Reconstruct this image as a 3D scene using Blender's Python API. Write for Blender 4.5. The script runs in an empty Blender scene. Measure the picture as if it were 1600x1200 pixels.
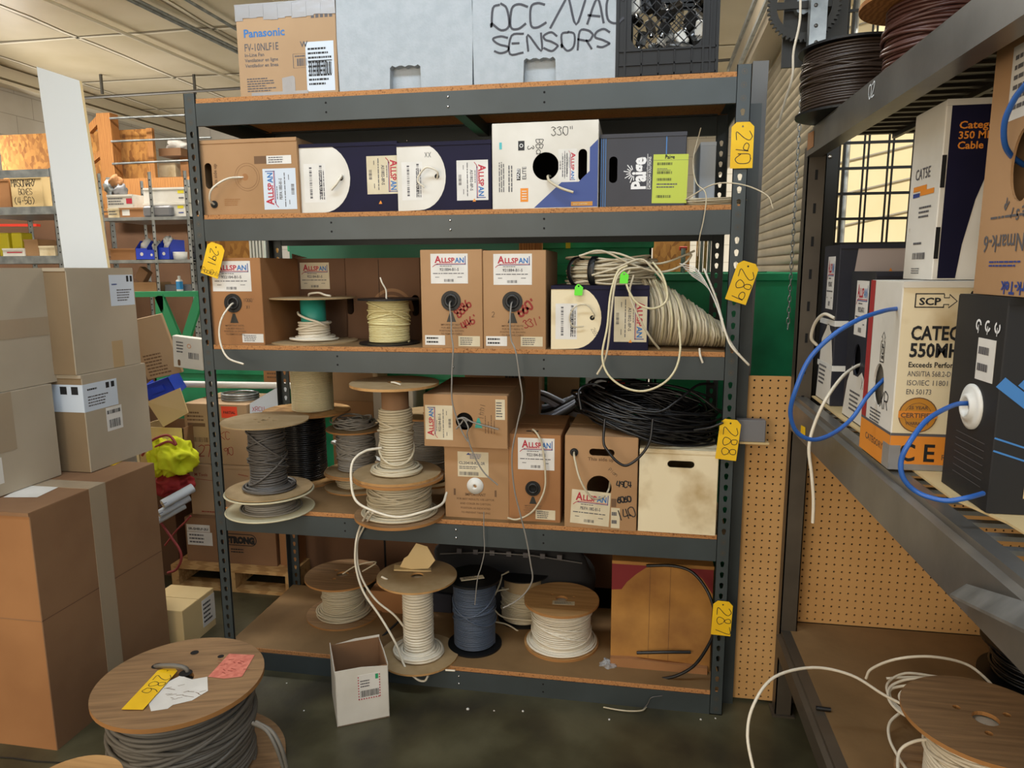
import bpy, math, random
from mathutils import Vector, Matrix, Euler, noise
from mathutils.geometry import tessellate_polygon
from math import sin, cos, pi, radians as R
random.seed(7)
S = bpy.context.scene
C = S.collection

# ------------------------------------------------------------------ camera
FPX = 1102.55
CAM = Vector((1.5534, -2.3273, 1.5359)); YAW, PITCH, ROLL = 0.1737, 0.1616, -0.0053
fw = Vector((-sin(YAW)*cos(PITCH), cos(YAW)*cos(PITCH), -sin(PITCH)))
rt0 = Vector((cos(YAW), sin(YAW), 0)); up0 = rt0.cross(fw)
rt = rt0*cos(ROLL)+up0*sin(ROLL); up = up0*cos(ROLL)-rt0*sin(ROLL)
cd = bpy.data.cameras.new('camera'); co = bpy.data.objects.new('camera', cd); C.objects.link(co)
co.matrix_world = Matrix(((rt.x, up.x, -fw.x, CAM.x), (rt.y, up.y, -fw.y, CAM.y), (rt.z, up.z, -fw.z, CAM.z), (0, 0, 0, 1)))
cd.sensor_width = 36; cd.lens = FPX*36/1600; cd.clip_start = .02; cd.clip_end = 200
S.camera = co

def at(px, py, x=None, y=None, z=None):
    """a point of the place, given where the photo shows it and one plane it lies on"""
    d = fw+rt*((px-800)/FPX)+up*((600-py)/FPX)
    t = (x-CAM.x)/d.x if x is not None else (y-CAM.y)/d.y if y is not None else (z-CAM.z)/d.z
    return CAM+d*t
def mpp(P): return (Vector(P)-CAM).dot(fw)/FPX

# ------------------------------------------------------------------ world, light, exposure
w = bpy.data.worlds.new('world'); S.world = w; w.use_nodes = True
bg = w.node_tree.nodes['Background']; bg.inputs[0].default_value = (1, .83, .62, 1); bg.inputs[1].default_value = .78
def area(name, loc, rot, sx, sy, e, col):
    l = bpy.data.lights.new(name, 'AREA'); l.shape = 'RECTANGLE'; l.size = sx; l.size_y = sy; l.energy = e; l.color = col
    o = bpy.data.objects.new(name, l); C.objects.link(o); o.location = loc; o.rotation_euler = rot; return o
area('ceiling_fill_light', (.6, -1.3, 3.3), (R(18), 0, 0), 2.6, .3, 32, (.74, .87, 1))  # unseen overhead fill, placed so brightness falls off down the shelves
area('ceiling_fill_light', (-2.2, 1.6, 3.3), (0, 0, 0), 2.4, .3, 75, (1, .95, .86))  # unseen overhead fill for the back left, no fixture built
area('ceiling_fill_light', (1.2, 1.6, 3.32), (0, 0, 0), 2.0, .3, 42, (1, .93, .82))  # unseen fill behind the unit, put there to brighten hoses and bins
area('bay_door_daylight', (3.0, -3.6, 2.7), (R(80), 0, R(32)), 2.4, 1.2, 34, (.74, .87, 1))
area('rear_fill_light', (-.6, -5.2, 1.9), (R(88), 0, R(-22)), 2.2, 2.0, 60, (1, .86, .68))  # added fill behind the camera, brightens pegboard and rack carton fronts
area('side_door_daylight', (-4.1, 3.4, 1.9), (R(90), 0, R(-70)), 1.6, 1.8, 60, (1, .95, .86))
sn = bpy.data.lights.new('sun', 'SUN'); sn.energy = 5; sn.angle = R(.6); sn.color = (1, .93, .78)
so = bpy.data.objects.new('sun', sn); C.objects.link(so); so.rotation_euler = Vector((-.70, .45, -.55)).to_track_quat('-Z', 'Y').to_euler()
S.view_settings.view_transform = 'Standard'; S.view_settings.look = 'None'; S.view_settings.gamma = 1
S.view_settings.use_curve_mapping = False; S.view_settings.exposure = 0.46

# ------------------------------------------------------------------ materials
def lin(c):
    if isinstance(c, str):
        c = tuple(int(c[i:i+2], 16)/255 for i in (0, 2, 4))
    return tuple((v/12.92 if v <= .04045 else ((v+.055)/1.055)**2.4) for v in c)+(1,)
def mat(name, c, rough=.6, metal=0, c2=None, scale=8, bump=0, bscale=60, kind='noise', stretch=None, detail=4, spec=.5, lo=.35, hi=.65, emit=None, c3=None, alpha=None, trans=0):
    m = bpy.data.materials.new(name); m.use_nodes = True; nt = m.node_tree; b = nt.nodes['Principled BSDF']
    b.inputs['Roughness'].default_value = rough; b.inputs['Metallic'].default_value = metal
    b.inputs['Specular IOR Level'].default_value = spec; b.inputs['Base Color'].default_value = lin(c)
    if trans: b.inputs['Transmission Weight'].default_value = trans
    if alpha is not None: b.inputs['Alpha'].default_value = alpha
    tc = nt.nodes.new('ShaderNodeTexCoord'); mp = nt.nodes.new('ShaderNodeMapping'); nt.links.new(tc.outputs['Object'], mp.inputs[0])
    if stretch: mp.inputs['Scale'].default_value = stretch
    if c2 is not None:
        if kind == 'voronoi': n = nt.nodes.new('ShaderNodeTexVoronoi'); out = n.outputs['Color']
        elif kind == 'wave':
            n = nt.nodes.new('ShaderNodeTexWave'); out = n.outputs['Fac']; n.inputs['Distortion'].default_value = 6; n.inputs['Detail'].default_value = 3; n.inputs['Detail Scale'].default_value = 1.4
        else: n = nt.nodes.new('ShaderNodeTexNoise'); out = n.outputs['Fac']; n.inputs['Detail'].default_value = detail
        n.inputs['Scale'].default_value = scale; nt.links.new(mp.outputs[0], n.inputs['Vector'])
        r = nt.nodes.new('ShaderNodeValToRGB'); r.color_ramp.elements[0].position = lo; r.color_ramp.elements[1].position = hi
        r.color_ramp.elements[0].color = lin(c); r.color_ramp.elements[1].color = lin(c2)
        if c3 is not None:
            e = r.color_ramp.elements.new((lo+hi)/2); e.color = lin(c3)
        nt.links.new(out, r.inputs[0]); nt.links.new(r.outputs[0], b.inputs['Base Color'])
    if bump:
        n = nt.nodes.new('ShaderNodeTexNoise'); n.inputs['Scale'].default_value = bscale; n.inputs['Detail'].default_value = 3
        bp = nt.nodes.new('ShaderNodeBump'); bp.inputs['Strength'].default_value = bump; bp.inputs['Distance'].default_value = .004
        nt.links.new(mp.outputs[0], n.inputs['Vector']); nt.links.new(n.outputs['Fac'], bp.inputs['Height']); nt.links.new(bp.outputs[0], b.inputs['Normal'])
    if emit: b.inputs['Emission Color'].default_value = lin(emit[0]); b.inputs['Emission Strength'].default_value = emit[1]
    return m
M = {}
def mk(k, *a, **kw): M[k] = mat(k, *a, **kw); return M[k]
mk('card', 'ad8760', .8, c2='a07b54', scale=3, bump=.25, bscale=9)
mk('card_grey_shade', '8c7658', .8, c2='806b4f', scale=3, bump=.3, bscale=7); mk('card_tan', 'b29472', .8, c2='a68867', scale=2.5, bump=.3, bscale=7)  # first is a darker grey card, carton-front shade put into the colour
mk('card_grey', 'b0a38e', .8, c2='a59882', scale=2.2, bump=.3, bscale=6)
mk('card_brown', '8f6c4c', .8, c2='7f5d40', scale=3, bump=.3, bscale=8)
mk('card_dark', '6b4c34', .8, c2='5d412c', scale=3, bump=.2, bscale=8)
mk('card_orange', 'a57549', .8, c2='95673e', scale=3, bump=.3, bscale=8)
mk('card_pale', 'd2b988', .8, c2='c8ad7a', scale=3, bump=.2, bscale=8)
mk('card_white', 'dcd8cf', .7, c2='cdc8bc', scale=5, bump=.15, bscale=10)
mk('card_cream', 'e4d6b4', .75, c2='a98a55', scale=6.5, lo=.5, hi=.78, bump=.2, bscale=10)
mk('card_stain', 'b5823f', .8, c2='8a5c2a', scale=6, detail=8, lo=.35, hi=.7, bump=.3, bscale=8)
mk('navy', '100f28', .6, spec=.2, c2='151330', scale=5, bump=.15, bscale=8)
mk('navy_dark', '23252f', .45, c2='2b2d38', scale=5, bump=.15, bscale=8)
mk('blue_print', '2d4585', .5); mk('blue_stripe', '3f7fc4', .5)
mk('black_print', '17181b', .6); mk('grey_print', '59575a', .7); mk('tan_print', '6d5138', .8)
mk('blue_ink', '2f6fae', .6); mk('red_ink', 'b2263a', .6); mk('red_marker', '8c2b22', .7); mk('orange_ink', 'e08a2a', .6); mk('orange_box', 'dd8a2c', .6)
mk('navy_ink', '2a3f86', .6); mk('white_ink', 'e6e6e6', .6); mk('teal_ink', '4fb0b5', .6); mk('gold', 'c2852c', .5)
mk('paper', 'dfdcd6', .7, c2='d2cfc8', scale=12); mk('paper_cream', 'd8cdb2', .75, c2='c8bb9c', scale=12)
mk('paper_blue', 'c9d3de', .7); mk('lime_paper', 'b9c64e', .7); mk('green_sticker', '5fe02a', .5)
mk('yellow_tag', 'f0c312', .6, c2='e6b60c', scale=10); mk('red_sticker', 'e8472a', .6); mk('pink_paper', 'd9836f', .8, c2='c56a5a', scale=60)
mk('shelf_steel', '383f40', .42, .15, c2='40484a', scale=4, bump=.06, bscale=15)
mk('rack_steel', '6c6a66', .32, .55, c2='8a8782', scale=5, lo=.4, hi=.8, bump=.1, bscale=20)
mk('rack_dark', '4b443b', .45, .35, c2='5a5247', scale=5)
mk('galv', 'a3a8aa', .38, .7, c2='7f8587', scale=14)
mk('steel_post', '5d5c5a', .4, .5); mk('chrome', 'c8c8c8', .2, 1)
mk('particle', 'a06b3a', .85, c2='7c4f2a', scale=160, lo=.3, hi=.7, c3='b98350', bump=.4, bscale=200)
mk('board_top', '83653f', .8, c2='715633', scale=5, bump=.15, bscale=60)
mk('ply', 'c0945c', .75, c2='9d7443', scale=4, stretch=(1, 14, 1), lo=.3, hi=.7, bump=.15, bscale=80)
mk('ply_grey', '9c7a54', .8, c2='7a5d3f', scale=5, stretch=(1, 14, 1), lo=.3, hi=.7, bump=.2, bscale=80)
mk('fibre', 'a68d68', .85, c2='998059', scale=20, bump=.1)
mk('ply_edge', 'a3733f', .8); mk('cream_plastic', 'c9c1a2', .45)
mk('wood', 'b0793f', .75, c2='93602f', scale=3, kind='wave', stretch=(8, 8, 1), bump=.1)
mk('wood_pale', 'c39a63', .75, c2='a97f4b', scale=3, kind='wave', stretch=(1, 8, 8), bump=.1)
mk('osb', 'b5813f', .85, c2='7d4f20', scale=44, kind='voronoi', lo=.15, hi=.95, c3='a06d33', stretch=(1, 1, .55), bump=.2)
mk('black_plastic', '111214', .45, spec=.35); mk('black_rubber', '101113', .4, bump=.1); mk('black_cloth', '16171a', .8, bump=.5, bscale=25)
mk('cable_white', 'ded6c4', .4); mk('cable_cream', 'd3c9a4', .42); mk('cable_yellow', 'd8cd98', .42); mk('cable_offwhite', 'c3b89e', .45)
mk('cable_tan', 'a3987c', .45); mk('cable_grey', '85817a', .45); mk('cable_reel_grey', '6a665f', .5); mk('cable_dark', '55524f', .45); mk('cable_black', '141416', .3); mk('cable_slate', '465163', .45)
mk('cable_blue', '2c5fae', .4); mk('cable_brown', '4a2c25', .4); mk('teal', '2c9384', .45); mk('hose_grey', '9aa3b6', .3); mk('wire_brown', '352a24', .4)
mk('foam', 'acb3b9', .9, c2='a3abb1', scale=30, bump=.35, bscale=140)
mk('green_paint', '26ad78', .45, .1, c2='15744d', scale=3, bump=.08); mk('green_lit', '2f7d66', .45, .1); mk('green_frame', '2f9e68', .5)
mk('blue_bin', '1f3fc0', .4); mk('hiviz', 'd9e021', .8, bump=.6, bscale=14); mk('red_cloth', '8c1a1c', .8, bump=.4, bscale=20); mk('red_hose', '9a3d3c', .5)
mk('duct', '9b9b9d', .35, .4, bump=.3, bscale=30); mk('clear_tape', 'b49a74', .25, spec=.7); mk('tape_glossy', 'a5947c', .22, spec=.8, bump=.3, bscale=20)
mk('white_panel', 'dfe6ea', .5); mk('panel_edge', 'd0b98a', .7); mk('white_plastic', 'dfdfda', .4); mk('grey_box', '77777a', .5, .2)
mk('hole_dark', '0d0c0b', .9); mk('bottle_blue', '2c8fce', .4); mk('yellow_plastic', 'd8c820', .5); mk('red_plastic', 'c8331f', .5); mk('foil', 'bfc3c6', .3, .8, c2='4c5054', scale=30, bump=.8, bscale=30)
mk('chalk', 'd8dde0', .9)
mk('bag_plastic', 'cfd6dc', .25, alpha=.35)

def floor_mat():
    m = mat('concrete', '58543f', .38, c2='322f24', scale=3.4, detail=12, lo=.36, hi=.66, c3='46422f', bump=.2, bscale=30)
    return m
# ------------------------------------------------------------------ mesh builder
class F:                                       # a flat frame: origin, u, v, outward n
    def __init__(s, o, u, v): s.o = Vector(o); s.u = Vector(u).normalized(); s.v = Vector(v).normalized(); s.n = s.u.cross(s.v).normalized()
    def p(s, a, b, h=0): return s.o+s.u*a+s.v*b+s.n*h
    def sub(s, a, b, ang=0):
        c, q = cos(R(ang)), sin(R(ang)); return F(s.p(a, b), s.u*c+s.v*q, s.v*c-s.u*q)
    def lift(s, h): f = F(s.o+s.n*h, s.u, s.v); return f
TXT = {}
def text_mesh(s, bold=0):
    k = (s, bold)
    if k in TXT: return TXT[k]
    cu = bpy.data.curves.new('t', 'FONT'); cu.body = s; cu.size = 1; cu.offset = bold; cu.resolution_u = 2; cu.fill_mode = 'FRONT'
    o = bpy.data.objects.new('t', cu); C.objects.link(o); dg = bpy.context.evaluated_depsgraph_get(); ev = o.evaluated_get(dg); me = ev.to_mesh()
    vs = [(v.co.x, v.co.y) for v in me.vertices]; fs = [tuple(p.vertices) for p in me.polygons]
    ev.to_mesh_clear(); bpy.data.objects.remove(o); bpy.data.curves.remove(cu)
    wd = max((v[0] for v in vs), default=1); TXT[k] = (vs, fs, wd); return TXT[k]
HW = {'0': '2604023051446 26'.replace(' ', ''), }
GL = {'A': '0026/2640/1333', 'B': '0006365423120 0'.replace(' ', '')}
GL = {
 '0': '26050102204145 26', '1': '2620', '2': '0526364533 00 40', '3': '05264524334 1 20 01'.replace(' ', ''), '4': '160242/3630', '5': '4606033342 31 10 01'.replace(' ', ''),
 '6': '36140110304233 13 02'.replace(' ', ''), '7': '064620', '8': '33 14 16 36 34 13 01 20 41 33'.replace(' ', ''), '9': '44 35 15 04 13 33 45 30'.replace(' ', ''),
 'A': '002640/0232', 'B': '000626453303/3342 41 20 00'.replace(' ', ''), 'C': '45 26 05 01 20 41'.replace(' ', ''), 'D': '0006 26 44 42 20 00'.replace(' ', ''), 'E': '46060040/0333',
 'F': '460600/0333', 'G': '45 26 05 01 20 41 43 23'.replace(' ', ''), 'I': '2620', 'K': '0600/46 03 40'.replace(' ', ''), 'L': '060040', 'M': '0006 23 46 40'.replace(' ', ''), 'N': '00064046',
 'O': '26050102204145 26'.replace(' ', ''), 'P': '0006 36 45 44 33 03'.replace(' ', ''), 'R': '0006 36 45 44 33 03/2340'.replace(' ', ''), 'S': '45 26 05 04 23 42 41 20 01'.replace(' ', ''),
 'U': '0602 10 30 42 46'.replace(' ', ''), 'V': '062046', 'X': '0640/4600', 'Y': '0623/4600', '/': '0046', '(': '36 14 12 30'.replace(' ', ''), ')': '16 34 32 10'.replace(' ', ''),
 '-': '1333', "'": '2624', 'a': '43 24 03 01 20 41/44 40'.replace(' ', ''), 'c': '43 24 03 01 20 41'.replace(' ', ''), 'k': '0600/4402 40'.replace(' ', ''), 'n': '0004 02 24 43 40'.replace(' ', ''),
 'l': '2620', 'y': '0422/4400', 'T': '0646/2620', 'Q': '26050102204145 26/2240'.replace(' ', ''), 'r': '0004 02 24 34'.replace(' ', ''), 'o': '24 03 01 20 41 43 24'.replace(' ', ''), '"': '1614/3634'}
for k in GL: GL[k] = [[(int(t[i]), int(t[i+1])) for i in range(0, len(t), 2)] for t in GL[k].replace(' ', '').split('/')]

def smooth_pts(P, n=6, closed=False):
    P = [Vector(p) for p in P]; L = len(P); out = []
    if L < 3: return P
    rng = range(L) if closed else range(L-1)
    for i in rng:
        a = P[(i-1) % L] if closed or i > 0 else P[0]*2-P[1]; b = P[i]; c = P[(i+1) % L]; d = P[(i+2) % L] if closed or i+2 < L else P[-1]*2-P[-2]
        for k in range(n):
            t = k/n; out.append(.5*((2*b)+(c-a)*t+(2*a-5*b+4*c-d)*t*t+(3*b-a-3*c+d)*t**3))
    if not closed: out.append(P[-1])
    return out

class G:
    def __init__(s): s.v = []; s.f = []; s.m = []; s.sm = []; s.mats = []
    def mi(s, m):
        m = M[m] if isinstance(m, str) else m
        if m not in s.mats: s.mats.append(m)
        return s.mats.index(m)
    def add(s, vs, fs, m, smooth=False):
        b = len(s.v); i = s.mi(m); s.v += [tuple(v) for v in vs]
        for f in fs: s.f.append([b+k for k in f]); s.m.append(i); s.sm.append(smooth)
        return s
    def box(s, x0, x1, y0, y1, z0, z1, m, T=None):
        vs = [Vector((x, y, z)) for z in (z0, z1) for y in (y0, y1) for x in (x0, x1)]
        if T is not None: vs = [T @ v for v in vs]
        return s.add(vs, [(0, 2, 3, 1), (4, 5, 7, 6), (0, 1, 5, 4), (2, 6, 7, 3), (0, 4, 6, 2), (1, 3, 7, 5)], m)
    def bbox(s, x0, x1, y0, y1, z0, z1, m, b=.003, T=None):      # bevelled box
        vs = []; X = ((x0, 1), (x1, -1)); Y = ((y0, 1), (y1, -1)); Z = ((z0, 1), (z1, -1)); idx = {}
        for i, (x, sx) in enumerate(X):
            for j, (y, sy) in enumerate(Y):
                for k, (z, sz) in enumerate(Z):
                    for a in range(3):
                        p = [x+sx*b, y+sy*b, z+sz*b]; p[a] = (x, y, z)[a]; idx[i, j, k, a] = len(vs); vs.append(Vector(p))
        if T is not None: vs = [T @ v for v in vs]
        fs = []
        for i in (0, 1): q = [idx[i, 0, 0, 0], idx[i, 0, 1, 0], idx[i, 1, 1, 0], idx[i, 1, 0, 0]]; fs.append(q if i == 0 else q[::-1])
        for j in (0, 1): q = [idx[0, j, 0, 1], idx[1, j, 0, 1], idx[1, j, 1, 1], idx[0, j, 1, 1]]; fs.append(q if j == 0 else q[::-1])
        for k in (0, 1): q = [idx[0, 0, k, 2], idx[0, 1, k, 2], idx[1, 1, k, 2], idx[1, 0, k, 2]]; fs.append(q if k == 0 else q[::-1])
        for i in (0, 1):
            for j in (0, 1): q = [idx[i, j, 0, 0], idx[i, j, 0, 1], idx[i, j, 1, 1], idx[i, j, 1, 0]]; fs.append(q if (i+j) % 2 == 1 else q[::-1])
        for i in (0, 1):
            for k in (0, 1): q = [idx[i, 0, k, 0], idx[i, 1, k, 0], idx[i, 1, k, 2], idx[i, 0, k, 2]]; fs.append(q if (i+k) % 2 == 1 else q[::-1])
        for j in (0, 1):
            for k in (0, 1): q = [idx[0, j, k, 1], idx[0, j, k, 2], idx[1, j, k, 2], idx[1, j, k, 1]]; fs.append(q if (j+k) % 2 == 1 else q[::-1])
        for i in (0, 1):
            for j in (0, 1):
                for k in (0, 1): q = [idx[i, j, k, 0], idx[i, j, k, 1], idx[i, j, k, 2]]; fs.append(q if (i+j+k) % 2 == 1 else q[::-1])
        return s.add(vs, fs, m)
    def plate(s, fr, loops, t, m, h=0, edge=None):               # polygon (first loop) with holes, thickness t outward from h
        loops = [[(p[0], p[1]) for p in l] for l in loops]
        flat = [p for l in loops for p in l]; tris = tessellate_polygon([[Vector((p[0], p[1], 0)) for p in l] for l in loops])
        n = len(flat); vs = [fr.p(a, b, h+t) for a, b in flat]+[fr.p(a, b, h) for a, b in flat]; fs = []
        for t3 in tris:
            a, b, c = [Vector(flat[i]) for i in t3]
            ar = (b-a).x*(c-a).y-(b-a).y*(c-a).x
            t3 = tuple(t3) if ar > 0 else tuple(t3)[::-1]
            fs.append(t3); fs.append(tuple(n+i for i in t3[::-1]))
        s.add(vs, fs, m); b = 0; ef = []
        for l in loops:
            k = len(l); ef += [(b+i, b+(i+1) % k, n+b+(i+1) % k, n+b+i) for i in range(k)]; b += k
        return s.add(vs, ef, edge or m)
    def rect(s, fr, a0, b0, a1, b1, m, h=.0006):
        return s.add([fr.p(a0, b0, h), fr.p(a1, b0, h), fr.p(a1, b1, h), fr.p(a0, b1, h)], [(0, 1, 2, 3)], m)
    def poly(s, fr, pts, m, h=.0006):
        tr = tessellate_polygon([[Vector((p[0], p[1], 0)) for p in pts]]); fs = []
        for t3 in tr:
            a, b, c = [Vector(pts[i]) for i in t3]; fs.append(tuple(t3) if (b-a).x*(c-a).y-(b-a).y*(c-a).x > 0 else tuple(t3)[::-1])
        return s.add([fr.p(a, b, h) for a, b in pts], fs, m)
    def disc(s, fr, a, b, r, m, h=.0006, n=20, rb=None): return s.poly(fr, [(a+r*cos(2*pi*i/n), b+(rb or r)*sin(2*pi*i/n)) for i in range(n)], m, h)
    def ring(s, fr, a, b, r0, r1, m, h=.0006, n=28, rot=0, arc=2*pi):
        k = n+1; pts = [fr.p(a+r*cos(rot+arc*i/n), b+r*sin(rot+arc*i/n), h) for i in range(k) for r in (r0, r1)]
        return s.add(pts, [(2*i, 2*i+1, 2*i+3, 2*i+2) for i in range(n)], m)
    def text(s, fr, t, a, b, size, m, bold=0, h=.0006, w=None, center=False):
        vs, fs, wd = text_mesh(t, bold); kx = (w/wd) if w else size*.96
        if center: a -= wd*kx/2
        return s.add([fr.p(a+x*kx, b+y*size, h) for x, y in vs], fs, m)
    def hand(s, fr, t, a, b, size, m, wd=None, h=.0008, gap=1.5, jit=.25, aspect=.8):
        sc = size/6; wd = wd or size*.07
        for ch in t:
            if ch == ' ': a += sc*3.2*aspect; continue
            for st in GL.get(ch, []):
                q = [Vector((a+(x+random.uniform(-jit, jit))*sc*aspect, b+(y+random.uniform(-jit, jit))*sc, 0)) for x, y in st]
                s.ribbon(fr, [(p.x, p.y) for p in smooth_pts(q, 4)], wd, m, h)
            a += sc*(4+gap)*aspect
        return s
    def ribbon(s, fr, pts, wd, m, h=.0008):
        pts = [Vector(p) for p in pts]; vs = []
        for i, p in enumerate(pts):
            d = (pts[min(i+1, len(pts)-1)]-pts[max(i-1, 0)]); d = d.normalized() if d.length > 0 else Vector((1, 0)); n = Vector((-d.y, d.x))*wd/2
            vs += [fr.p(*(p+n), h), fr.p(*(p-n), h)]
        return s.add(vs, [(2*i, 2*i+1, 2*i+3, 2*i+2) for i in range(len(pts)-1)], m)
    def tube(s, P, r, m, seg=8, closed=False, cap=True, smooth=True):
        P = [Vector(p) for p in P]; L = len(P); vs = []; nrm = None
        for i, p in enumerate(P):
            if closed: t = P[(i+1) % L]-P[(i-1) % L]
            else: t = P[min(i+1, L-1)]-P[max(i-1, 0)]
            if t.length < 1e-9: t = Vector((0, 0, 1))
            t.normalize()
            if nrm is None: nrm = t.orthogonal().normalized()
            nrm = (nrm-t*nrm.dot(t)); nrm = nrm.normalized() if nrm.length > 1e-6 else t.orthogonal().normalized()
            bn = t.cross(nrm); rr = r(i/(L-1)) if callable(r) else r
            vs += [p+(nrm*cos(2*pi*k/seg)+bn*sin(2*pi*k/seg))*rr for k in range(seg)]
        fs = []
        for i in range(L if closed else L-1):
            j = (i+1) % L
            fs += [(i*seg+k, i*seg+(k+1) % seg, j*seg+(k+1) % seg, j*seg+k) for k in range(seg)]
        s.add(vs, fs, m, smooth)
        if not closed and cap: s.add(vs, [tuple(range(seg))[::-1], tuple((L-1)*seg+k for k in range(seg))], m)
        return s
    def bar(s, a, b, wx, wy, m, upv=(0, 0, 1)):                   # rectangular bar from a to b
        a, b = Vector(a), Vector(b); t = (b-a).normalized(); u = t.cross(Vector(upv)); u = u.normalized() if u.length > 1e-5 else Vector((1, 0, 0)); v = u.cross(t)
        vs = [q+u*sx*wx/2+v*sy*wy/2 for q in (a, b) for sx, sy in ((-1, -1), (1, -1), (1, 1), (-1, 1))]
        return s.add(vs, [(0, 1, 2, 3), (7, 6, 5, 4), (0, 4, 5, 1), (1, 5, 6, 2), (2, 6, 7, 3), (3, 7, 4, 0)], m)
    def lathe(s, prof, m, c=(0, 0, 0), seg=32, smooth=True, T=None):
        c = Vector(c); vs = [c+Vector((r*cos(2*pi*k/seg), r*sin(2*pi*k/seg), z)) for r, z in prof for k in range(seg)]
        if T is not None: vs = [T @ v for v in vs]
        fs = [(i*seg+k, i*seg+(k+1) % seg, (i+1)*seg+(k+1) % seg, (i+1)*seg+k) for i in range(len(prof)-1) for k in range(seg)]
        return s.add(vs, fs, m, smooth)
    def blob(s, c, rx, ry, rz, m, seg=24, rings=14, noise=.15, sd=0, pw=1):
        rnd = random.Random(sd); ph = [(rnd.uniform(0, 6.3), rnd.uniform(2, 6), rnd.uniform(2, 6)) for _ in range(5)]; vs = []; c = Vector(c)
        for i in range(rings+1):
            th = pi*i/rings
            for k in range(seg):
                f = 2*pi*k/seg; n = 1+noise*sum(sin(a+b*th+round(d)*f) for a, b, d in ph)/5*1.6
                sp = lambda q: math.copysign(abs(q)**pw, q)
                vs.append(c+Vector((sp(sin(th)*cos(f))*rx*n, sp(sin(th)*sin(f))*ry*n, sp(cos(th))*rz*n)))
        return s.add(vs, [(i*seg+k, (i+1)*seg+k, (i+1)*seg+(k+1) % seg, i*seg+(k+1) % seg) for i in range(rings) for k in range(seg)], m, True)
    def cloth(s, c, rx, ry, rz, m, amp=.3, freq=3, sd=0, seg=64, rings=40):
        c = Vector(c); vs = []
        for i in range(rings+1):
            th = pi*i/rings
            for k in range(seg):
                f = 2*pi*k/seg; d = Vector((sin(th)*cos(f), sin(th)*sin(f), cos(th)))
                q = noise.noise(d*freq+Vector((sd, 0, 0))); q2 = noise.noise(d*freq*2.3+Vector((0, sd, 0)))
                n = 1+amp*(1-2.6*abs(q))+amp*.45*(.5-2*abs(q2)); vs.append(c+Vector((d.x*rx*n, d.y*ry*n, d.z*rz*n)))
        return s.add(vs, [(i*seg+k, (i+1)*seg+k, (i+1)*seg+(k+1) % seg, i*seg+(k+1) % seg) for i in range(rings) for k in range(seg)], m, True)
    def build(s, name, parent=None):
        me = bpy.data.meshes.new(name); me.from_pydata(s.v, [], s.f); 
        for m in s.mats: me.materials.append(m)
        me.polygons.foreach_set('material_index', s.m); me.polygons.foreach_set('use_smooth', s.sm); me.update()
        o = bpy.data.objects.new(name, me); C.objects.link(o)
        if parent is not None: o.parent = parent
        return o

def tag(o, label, cat, group=None):
    o['label'] = label; o['category'] = cat
    if group: o['group'] = group
    return o
def thing(name, label, cat, loc=(0, 0, 0), rot=(0, 0, 0), group=None):
    o = bpy.data.objects.new(name, None); C.objects.link(o); o.location = loc; o.rotation_euler = rot; o.empty_display_size = .05
    return tag(o, label, cat, group)
def struct(o): o['kind'] = 'structure'; return o
def circ(a, b, r, n=24, rb=None, rot=0): return [(a+r*cos(2*pi*i/n+rot), b+(rb or r)*sin(2*pi*i/n+rot)) for i in range(n)]
def slot(a, b, w, h, n=6):                                        # rounded slot centred a,b
    r = min(w, h)/2; out = []
    for cx, cy, a0 in ((w/2-r, h/2-r, 0), (-w/2+r, h/2-r, 90), (-w/2+r, -h/2+r, 180), (w/2-r, -h/2+r, 270)):
        for i in range(n+1): out.append((a+cx+r*cos(R(a0+90*i/n)), b+cy+r*sin(R(a0+90*i/n))))
    return out

# ------------------------------------------------------------------ the setting
g = G(); g.box(-6.5, 6, -5.5, 9, -.1, 0, floor_mat())
struct(g.build('floor'))
g = G()                                                           # long joints in the slab
for a, b in (((-.9, -.62), (2.6, -.50)), ((.30, -.3), (.62, -1.9))):
    d = Vector((b[0]-a[0], b[1]-a[1])).normalized(); pts = []
    for i in range(41):
        t = i/40; pts.append((a[0]+(b[0]-a[0])*t+random.uniform(-.004, .004), a[1]+(b[1]-a[1])*t+random.uniform(-.004, .004)))
    g.ribbon(F((0, 0, 0), (1, 0, 0), (0, 1, 0)), pts, .006, mat('slab_joint', '25221b', .9), .0015)
struct(g.build('trim_1'))
HC = 3.4
mk('ceiling', 'd3c7ae', .38, c2='bfb294', scale=1.2, detail=5, bump=.5, bscale=3, spec=.4); mk('ceiling_seam', '8a7f69', .7); mk('ceiling_tape', 'e2dac6', .4)
g = G(); g.box(-6.5, 3.5, -5.5, 9, HC, HC+.1, 'ceiling'); struct(g.build('ceiling'))
g = G()
fc = F((0, 0, HC), (1, 0, 0), (0, -1, 0))                          # faces down
def seam(x0, y0, x1, y1, w, m, j=.012, h=.004):
    pts = [(x0+(x1-x0)*i/24+random.uniform(-j, j)*(y0 != y1 or 0), -(y0+(y1-y0)*i/24)+random.uniform(-j, j)*(x0 != x1 or 0)) for i in range(25)]
    g.ribbon(fc, pts, w, m, h)
for i in range(8): y = 1.85+1.22*i-.03; seam(-5, y, 3.1, y, .022, 'ceiling_seam'); seam(-5, y+.02, 3.1, y+.02, .03, 'ceiling_tape', h=.006)
for x in (-4.0, -2.95, -1.75, -.55, .65, 1.85): seam(x, .6, x, 8.5, .02, 'ceiling_seam'); seam(x+.02, .6, x+.02, 8.5, .035, 'ceiling_tape', h=.006)
struct(g.build('trim_2'))
mk('block', 'c9c6bf', .8, c2='bbb7ae', scale=2, bump=.2, bscale=40); mk('mortar', '9e9a90', .9)
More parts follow.
